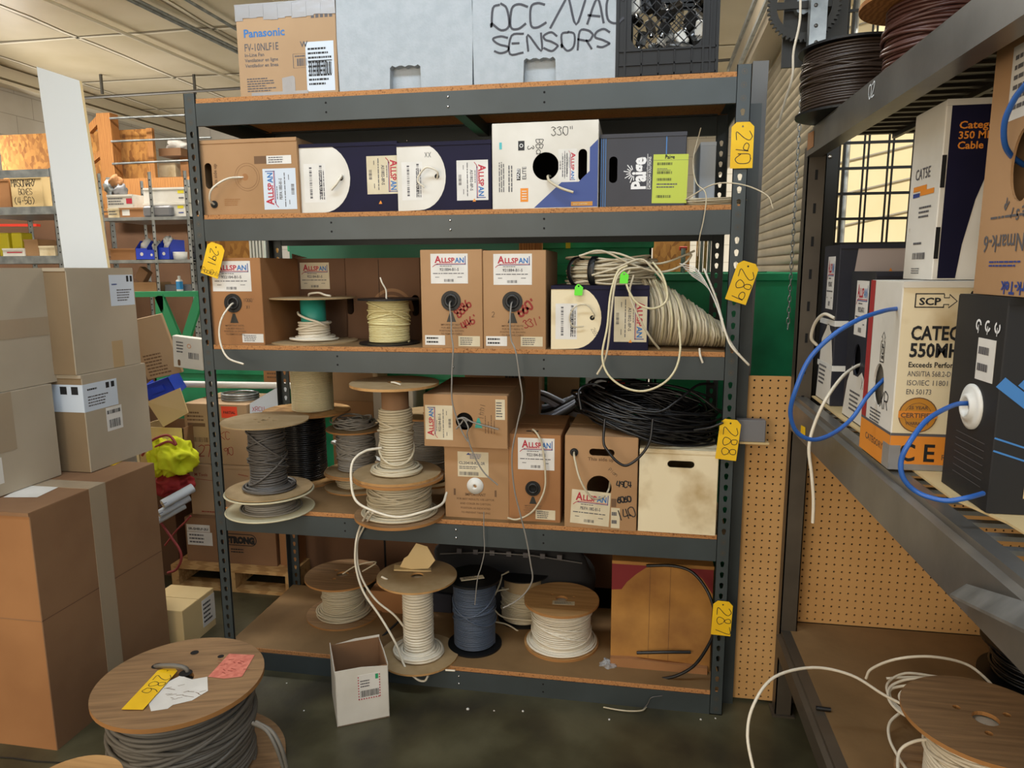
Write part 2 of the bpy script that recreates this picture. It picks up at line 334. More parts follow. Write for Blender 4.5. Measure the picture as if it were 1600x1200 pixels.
def block_wall(name, o, u, W, H):
    fr = F(o, u, (0, 0, 1)); g = G(); g.plate(fr, [[(0, 0), (W, 0), (W, H), (0, H)]], .12, 'block', -.12)
    for j in range(int(H/.2)+1): g.rect(fr, 0, j*.2-.003, W, j*.2+.003, 'mortar', .001)
    for j in range(int(H/.2)+1):
        for i in range(int(W/.4)+1): a = i*.4+(.2 if j % 2 else 0); g.rect(fr, a-.003, j*.2, a+.003, min(j*.2+.2, H), 'mortar', .001)
    return struct(g.build(name))
block_wall('wall_left', (-4.3, -1, 0), (0, 1, 0), 7.4, HC)
block_wall('wall_back', (-4.3, 6.36, 0), (1, 0, 0), 7.5, HC)
g = G(); g.box(-4.3, -4.2, -1, 6.3, HC-.11, HC-.01, 'ceiling_tape'); g.box(-4.3, -4.17, -1, 6.3, HC-.17, HC-.14, 'ceiling_tape'); struct(g.build('trim_3'))

# right wall: roller door, jamb, window wall
XD = 2.29
mk('slat', '9c907b', .42, .25, c2='8c816c', scale=5); mk('door_steel', 'a79a86', .3, .6, c2='b7ab98', scale=3, stretch=(1, .3, 1)); mk('jamb_black', '25241f', .5)
def Xd(y): return XD+(y-.8)*.02
g = G()
zt = 2.72
for i in range(int(zt/.05)):
    z = i*.05; prof = [(0, 0), (.012, .008), (.016, .025), (.012, .042), (0, .05)]
    ya, yb = .72, 3.3
    vs = [(Xd(y)-d, y, z+h) for y in (ya, yb) for d, h in prof]
    g.add(vs, [(k, k+1, k+6, k+5) for k in range(4)], 'slat', True)
struct(g.build('door_1'))
g = G(); g.bar((Xd(.62)+.02, .62, 2.86), (Xd(3.4)+.02, 3.4, 2.86), .34, .30, 'door_steel'); g.bar((Xd(.62)-.17, .62, 2.78), (Xd(3.4)-.17, 3.4, 2.78), .02, .02, 'galv'); g.bar((Xd(.62)-.155, .62, 2.98), (Xd(3.4)-.155, 3.4, 2.98), .02, .03, 'galv'); struct(g.build('trim_4'))
t = thing('door_chain_drive', 'black bracket and toothed sprocket at the end of the roller door housing', 'door hardware', (Xd(.6)-.06, .6, 2.27))
g = G(); g.box(-.16, .03, -.012, 0, .0, .9, 'jamb_black'); g.build('bracket', t)
g = G(); fr = F((-.10, -.05, .20), (1, 0, 0), (0, 0, 1)); pts = []
for i in range(192): a = 2*pi*i/192; r = .128 if (i//2) % 2 else .118; pts.append((r*cos(a), r*sin(a)))
g.plate(fr, [pts, circ(0, 0, .095, 30)], .012, 'jamb_black'); g.plate(fr, [[(-.10, -.012), (.10, -.012), (.10, .012), (-.10, .012)]], .01, 'jamb_black'); g.tube([(-.10, -.05, .20), (-.10, 0, .20)], .03, 'galv'); g.build('sprocket', t)
g = G(); y0 = .60
for px in (1287,): 
    a = at(1287, 300, y=y0).x; b = at(1307, 300, y=y0).x
    g.box(a, b, y0, y0+.08, 0, HC, 'jamb_black')
    for py in (245, 150, 62, 15): p = at(1297, py, y=y0); g.blob((p.x, y0-.002, p.z), .008, .005, .008, 'chrome', 10, 6, 0)
struct(g.build('trim_5'))
xw0 = at(1307, 300, y=.65).x; 
mk('sun_wall', 'e4d8b6', .9, c2='dacca6', scale=2)
g = G(); g.box(Xd(2.6)+.06, 6, 2.6, 2.75, 0, 4.6, 'sun_wall')
for k in range(16): g.bar((Xd(2.6)+.07, 2.59, 1.1+k*.2), (6, 2.59, 1.9+k*.2), .008, .008, 'mortar')
struct(g.build('wall_outside'))
# window wall: masonry right of the opening, security grid in it
g = G(); zb, ztp = 1.56, 3.3; xr = 5.2
g.box(xw0, xr, .63, .74, 0, zb, 'jamb_black'); struct(g.build('wall_right'))
g = G(); g.box(3.4, 3.5, -5.5, .62, 0, HC, 'block'); struct(g.build('wall_sun_block'))  # unseen wall added to keep the sun out of the room
t = G()
mk('grid_steel', '2a2b29', .5, .3)
p0 = at(1313, 213, y=.66); stepx = abs(at(1393, 300, y=.66).x-at(1355, 300, y=.66).x); dz = abs(at(1350, 223, y=.66).z-at(1350, 263, y=.66).z)
for i in range(22):
    x = p0.x+i*stepx
    for o in (0, .016): t.box(x+o, x+o+.005, .655, .665, zb, ztp, 'grid_steel')
for j in range(-8, 18):
    z = at(1350, 223, y=.66).z+j*dz
    if zb < z < ztp: t.box(xw0, xr, .65, .66, z-.005, z+.005, 'grid_steel')
ww = t.build('window_1'); struct(ww)
t = G(); t.tube([at(1325, 200, y=1.6)+Vector((0, 0, .8)), at(1325, 200, y=1.6)-Vector((0, 0, 2))], .018, 'galv'); tag(t.build('steel_pipe'), 'grey vertical pipe outside behind the security grid', 'pipe')

# ------------------------------------------------------------------ pegboard
mk('peg', 'cda066', .8, c2='c1945b', scale=3)
def pegboard(name, x0, x1, z0, z1, y, label):
    g = G(); P = .0254; t = .005; nx = int((x1-x0)/P); nz = int((z1-z0)/P); n = 8; r = .0036
    for i in range(nx):
        for j in range(nz):
            cx, cz = x0+(i+.5)*P, z0+(j+.5)*P; h = P/2
            sq = [(h, 0), (h, h), (0, h), (-h, h), (-h, 0), (-h, -h), (0, -h), (h, -h)]
            vs = [(cx+a, y, cz+b) for a, b in sq]+[(cx+r*cos(pi*k/4), y, cz+r*sin(pi*k/4)) for k in range(8)]+[(cx+r*cos(pi*k/4), y+t, cz+r*sin(pi*k/4)) for k in range(8)]
            g.add(vs, [(k, 8+k, 8+(k+1) % 8, (k+1) % 8) for k in range(8)]+[(8+k, 16+k, 16+(k+1) % 8, 8+(k+1) % 8) for k in range(8)], 'peg')
    X1, Z1 = x0+nx*P, z0+nz*P
    g.box(x0, X1, y+t, y+t+.001, z0, Z1, 'hole_dark'); g.box(x0-.003, x0, y, y+t+.001, z0, Z1, 'peg'); g.box(X1, X1+.003, y, y+t+.001, z0, Z1, 'peg'); g.box(x0, X1, y, y+t+.001, Z1, Z1+.002, 'peg')
    o = tag(g.build(name), label, 'pegboard'); return o
pegboard('pegboard', 1.885, 2.085, 0.01, 1.20, .10, 'brown pegboard sheet standing between the two racks')
pegboard('pegboard', 2.125, 3.3, .32, 1.09, .10, 'wide brown pegboard sheet behind the lower bay of the right rack')
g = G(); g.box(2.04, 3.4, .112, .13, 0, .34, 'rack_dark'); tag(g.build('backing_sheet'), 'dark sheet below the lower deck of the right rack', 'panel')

# ------------------------------------------------------------------ main shelving
W, D, H, UW = 1.880, .555, 2.138, .043
ZB = [2.1035, 1.7137, 1.2532, .6379, .0712]; BH = .072; BT = .016
SZ = [z+BT for z in ZB]
rk = thing('boltless_shelving_unit', 'blue-grey steel shelving unit with five particle board shelves loaded with cable', 'shelving')
def key_cell(): return None
def upright(x, y, sx, sy, name='upright'):
    """L-post: front flange in XZ with keyhole slots, side flange in YZ"""
    g = G(); P = .0381; n = int(H/P); fx = F((x if sx > 0 else x-UW, y, 0), (1, 0, 0), (0, 0, 1))
    solid = [any(zb-BH-.01 < (j+.5)*P < zb+.012 for zb in ZB) for j in range(n+1)]
    for j in range(n):
        z = j*P
        key = circ(UW/2, z+.026, .0072, 8)
        a = [(UW/2+.0072*cos(t), z+.024+.0072*sin(t)) for t in [R(q) for q in (-20, 30, 90, 150, 200)]]+[(UW/2-.0035, z+.010), (UW/2+.0035, z+.010)]
        loops = [[(0, z), (UW, z), (UW, z+P), (0, z+P)]]+([] if solid[j] else [a])
        if sy > 0: fr = fx
        else: fr = F((x+UW if sx > 0 else x, y, 0), (-1, 0, 0), (0, 0, 1))
        g.plate(fr, loops, .002, 'shelf_steel', -.002)
        if solid[j]:
            g.ring(fr, UW/2, z+.022, .007, .0085, 'rack_dark', .0005, 14); g.ring(fr, UW/2, z+.022, 0, .0035, 'rack_dark', .0005, 10)
    g.box(*( (x, x+UW) if sx > 0 else (x-UW, x)), *((y, y+.002) if sy > 0 else (y-.002, y)), n*P, H, 'shelf_steel')
    xs = (x, x+.002) if sx > 0 else (x-.002, x); ys = (y, y+.036) if sy > 0 else (y-.036, y)
    g.box(*xs, *ys, 0, H, 'shelf_steel')
    lx = (x+UW-.002, x+UW) if sx > 0 else (x-UW, x-UW+.002)
    g.box(*lx, *((y, y+.008) if sy > 0 else (y-.008, y)), 0, H, 'shelf_steel')
    g.box(*((x, x+UW) if sx > 0 else (x-UW, x)), *((y, y+.036) if sy > 0 else (y-.036, y)), 0, .003, 'shelf_steel')
    g.build(name, rk)
upright(0, 0, 1, 1); upright(W, 0, -1, 1); upright(0, D, 1, -1); upright(W, D, -1, -1)
for i, zb in enumerate(ZB):
    for y0, s in ((0.0, 1), (D, -1)):
        g = G(); a, b = sorted((y0, y0+s*.004)); g.box(UW, W-UW, a, b, zb-BH, zb-.004, 'shelf_steel')
        a, b = sorted((y0-s*.0, y0+s*.032)); g.box(UW, W-UW, a, b, zb-.004, zb, 'shelf_steel'); g.box(UW, W-UW, *sorted((y0, y0+s*.012)), zb-BH-.003, zb-BH, 'shelf_steel')
        if s > 0:
            for fx_, mm in ((.33, 'hole_dark'), (.5, 'chrome'), (.72, 'hole_dark')):
                for dz_ in (.018, .048):
                    if mm == 'chrome': g.blob((W*fx_, -.001, zb-dz_), .0042, .003, .0042, mm, 10, 6, 0)
                    else: g.disc(F((0, 0, 0), (1, 0, 0), (0, 0, 1)), W*fx_-.1, zb-dz_, .0035, mm)
        else:
            for fx_ in (.33, .7): g.blob((W*fx_, D-.007, zb-.05), .004, .003, .004, 'chrome', 8, 6, 0)
        g.build('beam', rk)
    for x0, s in ((.002, 1), (W-.002, -1)):
        g = G(); g.box(*sorted((x0, x0+s*.004)), .036, D-.036, zb-.055, zb, 'shelf_steel'); g.box(*sorted((x0, x0+s*.03)), .036, D-.036, zb-.004, zb, 'shelf_steel'); g.build('side_beam', rk)
    g = G(); g.box(W/2-.02, W/2+.02, .004, D-.004, zb-.045, zb-.001, 'shelf_steel'); g.build('centre_tie', rk)
    g = G(); g.bbox(.046 if 0 else .004, W-.004, .004, D-.004, zb, zb+BT, 'particle', .001); 
    g.box(.006, W-.006, .006, D-.006, zb+BT-.0002, zb+BT+.0004, 'board_top' if i else 'board_top'); g.build('shelf_board', rk)

# ------------------------------------------------------------------ drawing on boxes
def lines(g, fr, a, b, w, h, n, m='grey_print', sd=0, hh=.0008):
    rnd = random.Random(sd)
    for i in range(n):
        z = b+h-(i+.7)*h/n; x = a; e = a+w*rnd.uniform(.6, 1)
        while x < e:
            q = min(e, x+w*rnd.uniform(.05, .16)); g.rect(fr, x, z, q, z+h/n*.45, m, hh); x = q+w*.02
def barcode(g, fr, a, b, w, h, m='black_print', n=26, sd=0, hh=.0008):
    rnd = random.Random(sd); x = a; u = w/n
    while x < a+w:
        q = u*rnd.choice((.4, .4, .8, 1.2)); g.rect(fr, x, b, x+q, b+h, m, hh); x += q+u*rnd.choice((.5, .5, .9))
def allspan(fr, a, b, w, h, ang=0, code='922184-B1-S', dim=False, parent=None, paper='paper'):
    """white label: logo, code, small print, barcode; ang 90 reads upwards, -90 downwards"""
    f = fr.sub(a, b) if ang == 0 else fr.sub(a+w, b, 90) if ang == 90 else fr.sub(a, b+h, -90) if ang == -90 else fr.sub(a, b, ang)
    if ang in (90, -90): w, h = h, w
    g = G(); g.plate(f, [[(0, 0), (w, 0), (w, h), (0, h)]], .0006, paper)
    y = h*.70; s = h*.24; H_ = .001
    g.text(f, 'A', w*.12, y, s*1.35, 'red_ink', .03, H_, w=w*.17); g.text(f, 'LLSP', w*.29, y, s*.98, 'red_ink', .03, H_, w=w*.36); g.text(f, 'AN', w*.66, y, s*.98, 'blue_ink', .03, H_, w=w*.24)
    g.rect(f, w*.16, h*.655, w*.95, h*.672, 'red_ink', H_); g.rect(f, w*.12, h*.63, w*.95, h*.645, 'navy_ink', H_); g.rect(f, w*.925, h*.63, w*.945, h*.92, 'navy_ink', H_)
    g.ribbon(f, [(w*.2, h*.66), (w*.12, h*.63), (w*.05, h*.56)], h*.02, 'red_ink', H_)
    lines(g, f, w*.25, h*.56, w*.5, h*.05, 1, 'grey_print', 1, H_)
    g.text(f, code, w*.24, h*.43, h*.13, 'grey_print', .02, H_, w=w*.52)
    lines(g, f, w*.06, h*.31, w*.85, h*.06, 1, 'grey_print', 2, H_)
    lines(g, f, w*.12, h*.19, w*.16, h*.05, 1, 'grey_print', 3, H_); lines(g, f, w*.72, h*.19, w*.18, h*.05, 1, 'grey_print', 4, H_)
    barcode(g, f, w*.36, h*.06, w*.26, h*.09, 'grey_print', 18, 5, H_)
    return g.build('shipping_label', parent)
def sticker(fr, a, b, w, h, parent, m='paper', kind='lines', n=4, name='sticker', sd=3, ink='grey_print'):
    g = G(); g.plate(fr, [[(a, b), (a+w, b), (a+w, b+h), (a, b+h)]], .0006, m)
    if 'lines' in kind: lines(g, fr, a+w*.08, b+h*.1, w*.84, h*.8, n, ink, sd, .001)
    if 'bar' in kind: barcode(g, fr, a+w*.12, b+h*.12, w*.7, h*.35, 'black_print', 22, sd, .001)
    if 'tbar' in kind: lines(g, fr, a+w*.08, b+h*.55, w*.84, h*.38, n, ink, sd, .001)
    return g.build(name, parent)
def grommet(fr, a, b, r, parent, m='black_plastic', depth=.012):
    g = G(); g.disc(fr, a, b, r*.5, 'hole_dark', .0009); g.plate(fr, [circ(a, b, r, 28), circ(a, b, r*.42, 20)], .0035, m); T = Matrix.Translation(fr.p(a, b)) @ Matrix((fr.u, fr.v, fr.n)).transposed().to_4x4()
    g.lathe([(r*.72, .0035), (r*.66, .007), (r*.46, .006), (r*.40, .001), (r*.36, -depth), (0.0001, -depth)], m if m != 'black_plastic' else 'black_rubber', T=T, seg=24)
    for q in range(6): a2 = q*pi/3; g.bar(fr.p(a+r*.42*cos(a2), b+r*.42*sin(a2), .005), fr.p(a+r*.7*cos(a2), b+r*.7*sin(a2), .005), .0015, .003, m, fr.n)
    return g.build('grommet', parent)
def cable(P, r, m, parent=None, name='cable', seg=8, n=6, closed=False):
    g = G(); g.tube(smooth_pts(P, n, closed), r, m, seg, closed); return g.build(name, parent)
class Box:
    """carton in local coordinates, front at -Y; faces listed with holes"""
    def __init__(s, label, cat, x0, x1, z0, z1, yf, depth, m='card', rz=0, holes={}, name='cable_carton', group=None, top='flaps', tilt=(0, 0), face={}, seam=True):
        s.w, s.h, s.d = x1-x0, z1-z0, depth; w, h, d = s.w, s.h, s.d
        s.t = thing(name, label, cat, ((x0+x1)/2, yf+d/2, z0), (tilt[0], tilt[1], rz), group)
        if rz or 1:
            fc = Vector((0, -d/2, 0)); fc.rotate(Euler((0, 0, rz))); s.t.location = (s.t.location.x-fc.x*(rz != 0), s.t.location.y if rz == 0 else yf-fc.y, z0)
        s.front = F((-w/2, -d/2, 0), (1, 0, 0), (0, 0, 1)); s.right = F((w/2, -d/2, 0), (0, 1, 0), (0, 0, 1)); s.left = F((-w/2, d/2, 0), (0, -1, 0), (0, 0, 1)); s.top = F((-w/2, -d/2, h), (1, 0, 0), (0, 1, 0)); s.back = F((w/2, d/2, 0), (-1, 0, 0), (0, 0, 1))
        g = G(); T = .004; B = .002
        for nm, fr, a in (('front', s.front, w), ('right', s.right, d), ('left', s.left, d), ('back', s.back, w)):
            hl = [[(p[0]*a, p[1]*h) if abs(p[0]) <= 1.01 else p for p in q] for q in holes.get(nm, [])]
            g.plate(fr, [[(B, 0), (a-B, 0), (a-B, h-B), (B, h-B)]]+hl, T, face.get(nm, m), -T, edge=m if m in ('card_cream',) else None)
        for sx in (-1, 1):
            for sy in (-1, 1): g.add([(sx*(w/2-B), sy*d/2, 0), (sx*w/2, sy*(d/2-B), 0), (sx*w/2, sy*(d/2-B), h-B), (sx*(w/2-B), sy*d/2, h-B)], [(0, 1, 2, 3)] if sx*sy < 0 else [(3, 2, 1, 0)], m)
        g.box(-w/2+B, w/2-B, -d/2+B, d/2-B, 0, T, m)
        if top == 'flaps':
            k = .003 if min(w, d) > .1 else .001
            if w >= d or 1: g.box(-w/2+.0015, w/2-.0015, -d/2+.001, -k/2, h-T, h, face.get('top', m)); g.box(-w/2+.0015, w/2-.0015, k/2, d/2-.001, h-T, h, face.get('top', m)); g.box(-w/2+.005, w/2-.005, -.02, .02, h-2*T, h-T-.001, m)
        elif top == 'lid': g.box(-w/2+.0015, w/2-.0015, -d/2+.0015, d/2-.0015, h-T, h, face.get('top', m)); g.plate(s.front, [[(0, h-.012), (w, h-.012), (w, h), (0, h)]], .003, m)
        s.body = g.build('carton_body', s.t)
    def fpt(s, fu, fv, h=0): return s.front.p(fu*s.w, fv*s.h, h)
def boxpx(label, cat, pxl, pxr, pyt, pyb, y, depth, z=None, **k):
    """front face seen between these columns / rows, standing on z"""
    xl = at(pxl, (pyt+pyb)/2, y=y).x; xr = at(pxr, (pyt+pyb)/2, y=y).x; pm = (pxl+pxr)/2
    zb = at(pm, pyb, y=y).z if z is None else z; zt = at(pm, pyt, y=y).z
    return Box(label, cat, xl, xr, zb, zt, y, depth, **k)
def hrect(a0, b0, a1, b1): return [(a0, b0), (a1, b0), (a1, b1), (a0, b1)]
def fslot(bw, bh, cx, cy, w, h): return [(p[0]/bw, p[1]/bh) for p in slot(cx*bw, cy*bh, w, h)]
def dim(pxl, pxr, pyt, pyb, y, z): return at(pxr, (pyt+pyb)/2, y=y).x-at(pxl, (pyt+pyb)/2, y=y).x, at((pxl+pxr)/2, pyt, y=y).z-z
def warn_print(g, fr, cx, b, w, s=1, m='tan_print', tri='teal'):
    """small dark triangle and centred lines of print below a cable port"""
    g.poly(fr, [(cx-w*.22, b), (cx+w*.22, b), (cx+w*.06, b+w*.45), (cx-w*.06, b+w*.45)], 'jamb_black' if tri == 'dark' else tri)
    for i, t in enumerate(('IMPORTANT NOTE:', 'FOR BEST RESULTS', 'POSITION AS SHOWN', 'TO REMOVE CABLE')): g.text(fr, t, cx, b-w*.14*(i+1.2), w*.12, m, .01, center=True)
GC = 'brown cable cartons on the shelving unit'

# ------------------------------------------------------------------ top shelf
z = SZ[0]
y = .03
b = boxpx('worn brown in-line fan carton with grey tape around its top', 'carton', 371, 526, 4, 145, y, .38, z, m='card_tan', name='fan_carton')
w_, h_ = b.w, b.h
g = G(); f = b.front
g.text(f, 'Panasonic', w_*.07, h_*.66, .036, 'blue_ink', .025, w=w_*.42)
g.text(f, 'FV-10NLF1E', w_*.07, h_*.51, .034, 'grey_print', .012, w=w_*.35)
for i, s_ in enumerate(('In-Line Fan', 'Ventilateur en ligne', 'Ventilador en linea')): g.text(f, s_, w_*.07, h_*(.45-.058*i), .016, 'grey_print', .015, w=w_*(.2 if i == 0 else .34))
lines(g, f, w_*.08, h_*.06, w_*.3, h_*.16, 6, 'grey_print', 4); g.text(f, 'W', w_*.64, h_*.52, .026, 'grey_print', .02)
for i in range(5): g.rect(f, w_*(.76+.045*i), h_*.82, w_*(.79+.045*i), h_*.855, 'grey_print')
for a in ((.56, .30, .70, .302), (.56, .45, .70, .452), (.56, .30, .565, .45)): g.rect(f, w_*a[0], h_*a[1], w_*a[2], h_*a[3], 'grey_print')
barcode(g, f, w_*.6, h_*.32, w_*.1, h_*.08, 'grey_print', 10); lines(g, f, w_*.58, h_*.41, w_*.13, h_*.03, 1, 'grey_print', 9)
g.build('printing', b.t)
sticker(f, w_*.69, h_*.04, w_*.28, h_*.53, b.t, 'paper_blue', 'lines', 9, 'shipping_label', 11, 'black_print')
g = G(); barcode(g, f, w_*.72, h_*.22, w_*.22, h_*.13, 'black_print', 20, 5, .0016); g.rect(f, w_*.71, h_*.36, w_*.95, h_*.37, 'black_print', .0016); g.build('barcode', b.t)
g = G()                                                            # tape wrapped over the top edge
n = 14
for i in range(n):
    a0, a1 = w_*i/n-.001, w_*(i+1)/n+.001; d0 = .045+random.uniform(-.006, .006)
    g.plate(f, [hrect(a0, h_-d0, a1, h_+.004)], .0015+.0008*(i % 2), 'duct')
g.box(-w_/2-.002, w_/2+.002, -b.d/2-.002, b.d/2, h_, h_+.004, 'duct'); g.plate(b.left, [hrect(0, h_-.05, b.d, h_+.004)], .002, 'duct')
g.plate(f, [hrect(w_*.12, -.0, w_*.7, h_*.055)], .0015, 'duct'); g.plate(f, [[(w_*.44, h_*.05), (w_*.57, h_*.05), (w_*.57, h_*.2), (w_*.55, h_*.22), (w_*.44, h_*.2)]], .001, 'duct')
g.build('duct_tape', b.t)

def foam_box(pxl, pxr, pyb, label, notch, writing=None):
    xl = at(pxl, 70, y=y).x+.002; xr = at(pxr, 70, y=y).x-.002; w = xr-xl; h = .36; d = .42
    t = thing('foam_cooler', label, 'foam box', ((xl+xr)/2, y+d/2, z), (0, 0, 0), 'white foam boxes on the top shelf')
    g = G(); fr = F((-w/2, -d/2, 0), (1, 0, 0), (0, 0, 1)); a, c = notch; nt = h*.235*.9; n = 10
    out = [(0, 0), (a*w, 0)]+[(a*w+.003, nt-.004)]+[(a*w+(c-a)*w*i/n, nt+.003*sin(i*2.2)) for i in range(1, n)]+[(c*w-.003, nt-.004), (c*w, 0), (w, 0), (w+.004, h*.5), (w, h), (0, h), (-.003, h*.5)]
    g.plate(fr, [out], .03, 'foam', -.03)
    g.box(-w/2, w/2, -d/2+.03, d/2, 0, h, 'foam'); g.build('foam_body', t)
    g = G(); g.bbox(-w/2-.002, w/2+.002, -d/2-.002, d/2, h+.002, h+.05, 'foam', .008); g.build('lid', t)
    if writing:
        g = G(); writing(g, fr, w, h); g.build('marker_writing', t)
foam_box(527, 738, 138, 'plain white foam box beside the fan carton', (.385, .625))
def wr(g, fr, w, h):
    ink = 'navy_dark'
    g.hand(fr, 'OCC/VAC', w*.14, h*.46, h*.215, ink, .007, h=.001, gap=.9, jit=.3, aspect=.96)
    g.hand(fr, 'SENSORS', w*.15, h*.265, h*.15, ink, .0065, h=.001, gap=1.2, jit=.35, aspect=1.15)
foam_box(739, 963, 131, 'white foam box with OCC/VAC SENSORS in black marker', (.355, .59), wr)
# milk crate
xl = at(964, 70, y=y).x; xr = at(1121, 70, y=y).x; w = xr-xl; h = .345; d = .33
t = thing('milk_crate', 'black plastic milk crate full of bagged parts at the right end of the top shelf', 'crate', ((xl+xr)/2, y+d/2, z))
g = G(); K = 'black_plastic'
g.box(-w/2, w/2, -d/2, d/2, 0, .006, K)
for fr, a in ((F((-w/2, -d/2, 0), (1, 0, 0), (0, 0, 1)), w), (F((w/2, d/2, 0), (-1, 0, 0), (0, 0, 1)), w), (F((w/2, -d/2, 0), (0, 1, 0), (0, 0, 1)), d), (F((-w/2, d/2, 0), (0, -1, 0), (0, 0, 1)), d)):
    op = [(a*.14+a*.72*(.5+.5*max(-1, min(1, 1.25*cos(q)))), h*.24+h*.62*(.5+.5*max(-1, min(1, 1.25*sin(q))))) for q in [2*pi*k/32 for k in range(32)]]
    g.plate(fr, [hrect(0, 0, a, h), op], .004, K, -.006); zz = h*.24
    for q in (0, .08, .86, .93, 1): g.box(0, 1, 0, 1, 0, 1, K, T=Matrix.Translation(fr.p(q*a-.003, 0, -.006)) @ Matrix((fr.u*.006, fr.v*h, fr.n*.010)).transposed().to_4x4())
    for q in (.03, .12, .24, .88, .93, .98): g.box(0, 1, 0, 1, 0, 1, K, T=Matrix.Translation(fr.p(0, q*h-.003, -.006)) @ Matrix((fr.u*a, fr.v*.006, fr.n*.009)).transposed().to_4x4())
    for q in (.25, .42, .58, .75): g.box(0, 1, 0, 1, 0, 1, K, T=Matrix.Translation(fr.p(q*a-.002, 0, -.006)) @ Matrix((fr.u*.004, fr.v*h*.24, fr.n*.009)).transposed().to_4x4())
    for k in range(-5, 6):
        for sgn in (1, -1):
            c0 = a/2+k*.034; L = .5*h*.62*1.0
            def clip(tt): x = c0+sgn*tt; return x
            pts = [(c0+sgn*tt, h*.55+tt) for tt in [(-1+2*i/12)*L for i in range(13)]]
            pts = [p for p in pts if ((p[0]-a/2)/(a*.36))**4+((p[1]-h*.55)/(h*.31))**4 <= 1.05]
            if len(pts) > 1: g.bar(fr.p(*pts[0], -.003), fr.p(*pts[-1], -.003), .0025, .004, K, fr.n)
g.box(-w/2-.004, w/2+.004, -d/2-.004, d/2+.004, h-.008, h-.001, K) if 0 else None
g.build('crate_body', t)
rnd = random.Random(5)
for i in range(46):
    px_, pz_ = rnd.uniform(-w*.38, w*.38), rnd.uniform(.05, h*.86); g = G()
    mm = rnd.choice(('foil', 'black_plastic', 'foil', 'white_plastic', 'hole_dark', 'steel_post'))
    T = Matrix.Translation((xl+w/2+px_, y+d/2+rnd.uniform(-d*.42, -d*.1), z+.006+max(pz_, .03))) @ Euler((rnd.uniform(0, 3), rnd.uniform(0, 3), rnd.uniform(0, 3))).to_matrix().to_4x4()
    g.bbox(-.022, .022, -.012, .012, -.016, .016, mm, .004, T); g.tube([T @ Vector((.02, 0, 0)), T @ Vector((.03, .004, 0))], .008, 'chrome', 8)
    tag(g.build('electrical_part'), 'small wrapped electrical part jumbled inside the black milk crate', 'electrical part', 'parts inside the milk crate')

# ------------------------------------------------------------------ second shelf
z = SZ[1]; y = .02
w0, h0 = dim(307, 466, 217, 331, y, z)
b = boxpx('tan cable carton lying on its side at the left end of the second shelf', 'carton', 308, 466, 217, 331, y, .42, z, m='card', holes={'front': [fslot(w0, h0, .115, .53, .028, .088)]}, top='lid')
f = b.front; w_, h_ = b.w, b.h
allspan(f, w_*.655, h_*.06, w_*.32, h_*.54, 90, 'PB3FA 18B3-B1-S', parent=b.t, paper='paper_blue')
sticker(f, w_*.70, h_*.66, w_*.24, h_*.11, b.t, 'paper', 'lines', 3); grommet(f, w_*.155, h_*.145, .013, b.t)
g = G(); ff = f.sub(w_*.20, h_*.36, 90); g.text(ff, 'This side up', 0, 0, .018, 'tan_print', .02); g.rect(f, w_*.58, h_*.67, w_*.70, h_*.77, 'tan_print'); lines(g, f, w_*.26, h_*.12, w_*.16, h_*.1, 4, 'card_orange', 2)
for r_ in (.038, .046): g.ring(f, w_*.5, h_*.5, r_, r_+.0012, 'card_brown', .0005)
g.disc(f, w_*.48, h_*.5, .012, 'card_orange', .0004); g.build('printing', b.t)
cable([b.fpt(.155, .145, .003), b.fpt(.16, .2, .03), b.fpt(.22, .34, .045), b.fpt(.35, .47, .03), b.fpt(.46, .5, -.002)], .0035, 'cable_white', b.t)

def dbox(pxl, pxr, pyt, pyb, y, label, z, codeang=-90, lab=None, tone='navy', wm='card_white', extra=None):
    b = boxpx(label, 'carton', pxl, pxr, pyt, pyb, y, .38, z, m=tone, top='lid')
    f = b.front; w_, h_ = b.w, b.h; g = G(); e = .52*w_; pts = [(0, 0), (0, h_*.99)]+[(e*.45+e*.55*sin(t), h_*.5+h_*.49*cos(t)) for t in [pi*k/16 for k in range(17)]]
    g.poly(f, pts[::-1], wm, .0007)
    q = f.sub(e*.13, h_*.18, 0); g.rect(f, e*.09, h_*.16, e*.52, h_*.72, 'paper', .0009)
    for k in range(2): barcode(g, f.sub(e*(.16+.2*k)+e*.09, h_*.22, 90), 0, 0, h_*.45, e*.05, 'grey_print', 22, k, .0012)
    lines(g, f.sub(e*.50, h_*.2, 90), 0, 0, h_*.46, e*.12, 3, 'grey_print', 6, .0012)
    g.disc(f, e*.82, h_*.5, .008, 'hole_dark', .0012); g.poly(f, [(w_*.80, h_*.12), (w_*.82, h_*.17), (w_*.835, h_*.12)], 'orange_ink', .0009)
    g.build('printing', b.t)
    if lab: allspan(f, w_*lab[0], h_*lab[1], w_*lab[2], h_*lab[3], -90, 'AS1802-8P-S', parent=b.t, paper='paper_cream' if lab[4] else 'paper')
    return b, e
b, e = dbox(468, 622, 223, 331, .035, 'navy carton with a plain white rounded panel, second from the left on its shelf', z, lab=(.69, .26, .34, .54, 1))
cable([b.front.p(e*.82, b.h*.5, 0), b.front.p(e*.86, b.h*.53, .012), b.front.p(e*.78, b.h*.42, .02), b.front.p(e*.66, b.h*.33, .018)], .0045, 'cable_white', b.t)
b, e = dbox(621, 768, 221, 328, .012, 'navy carton with a looped white cable, left of the tall white and blue carton', z, lab=(.635, .14, .33, .58, 0))
g = G(); g.hand(b.front, 'XX', e*.58, b.h*.78, .016, 'black_print', .0015, h=.001); g.build('marker_writing', b.t)
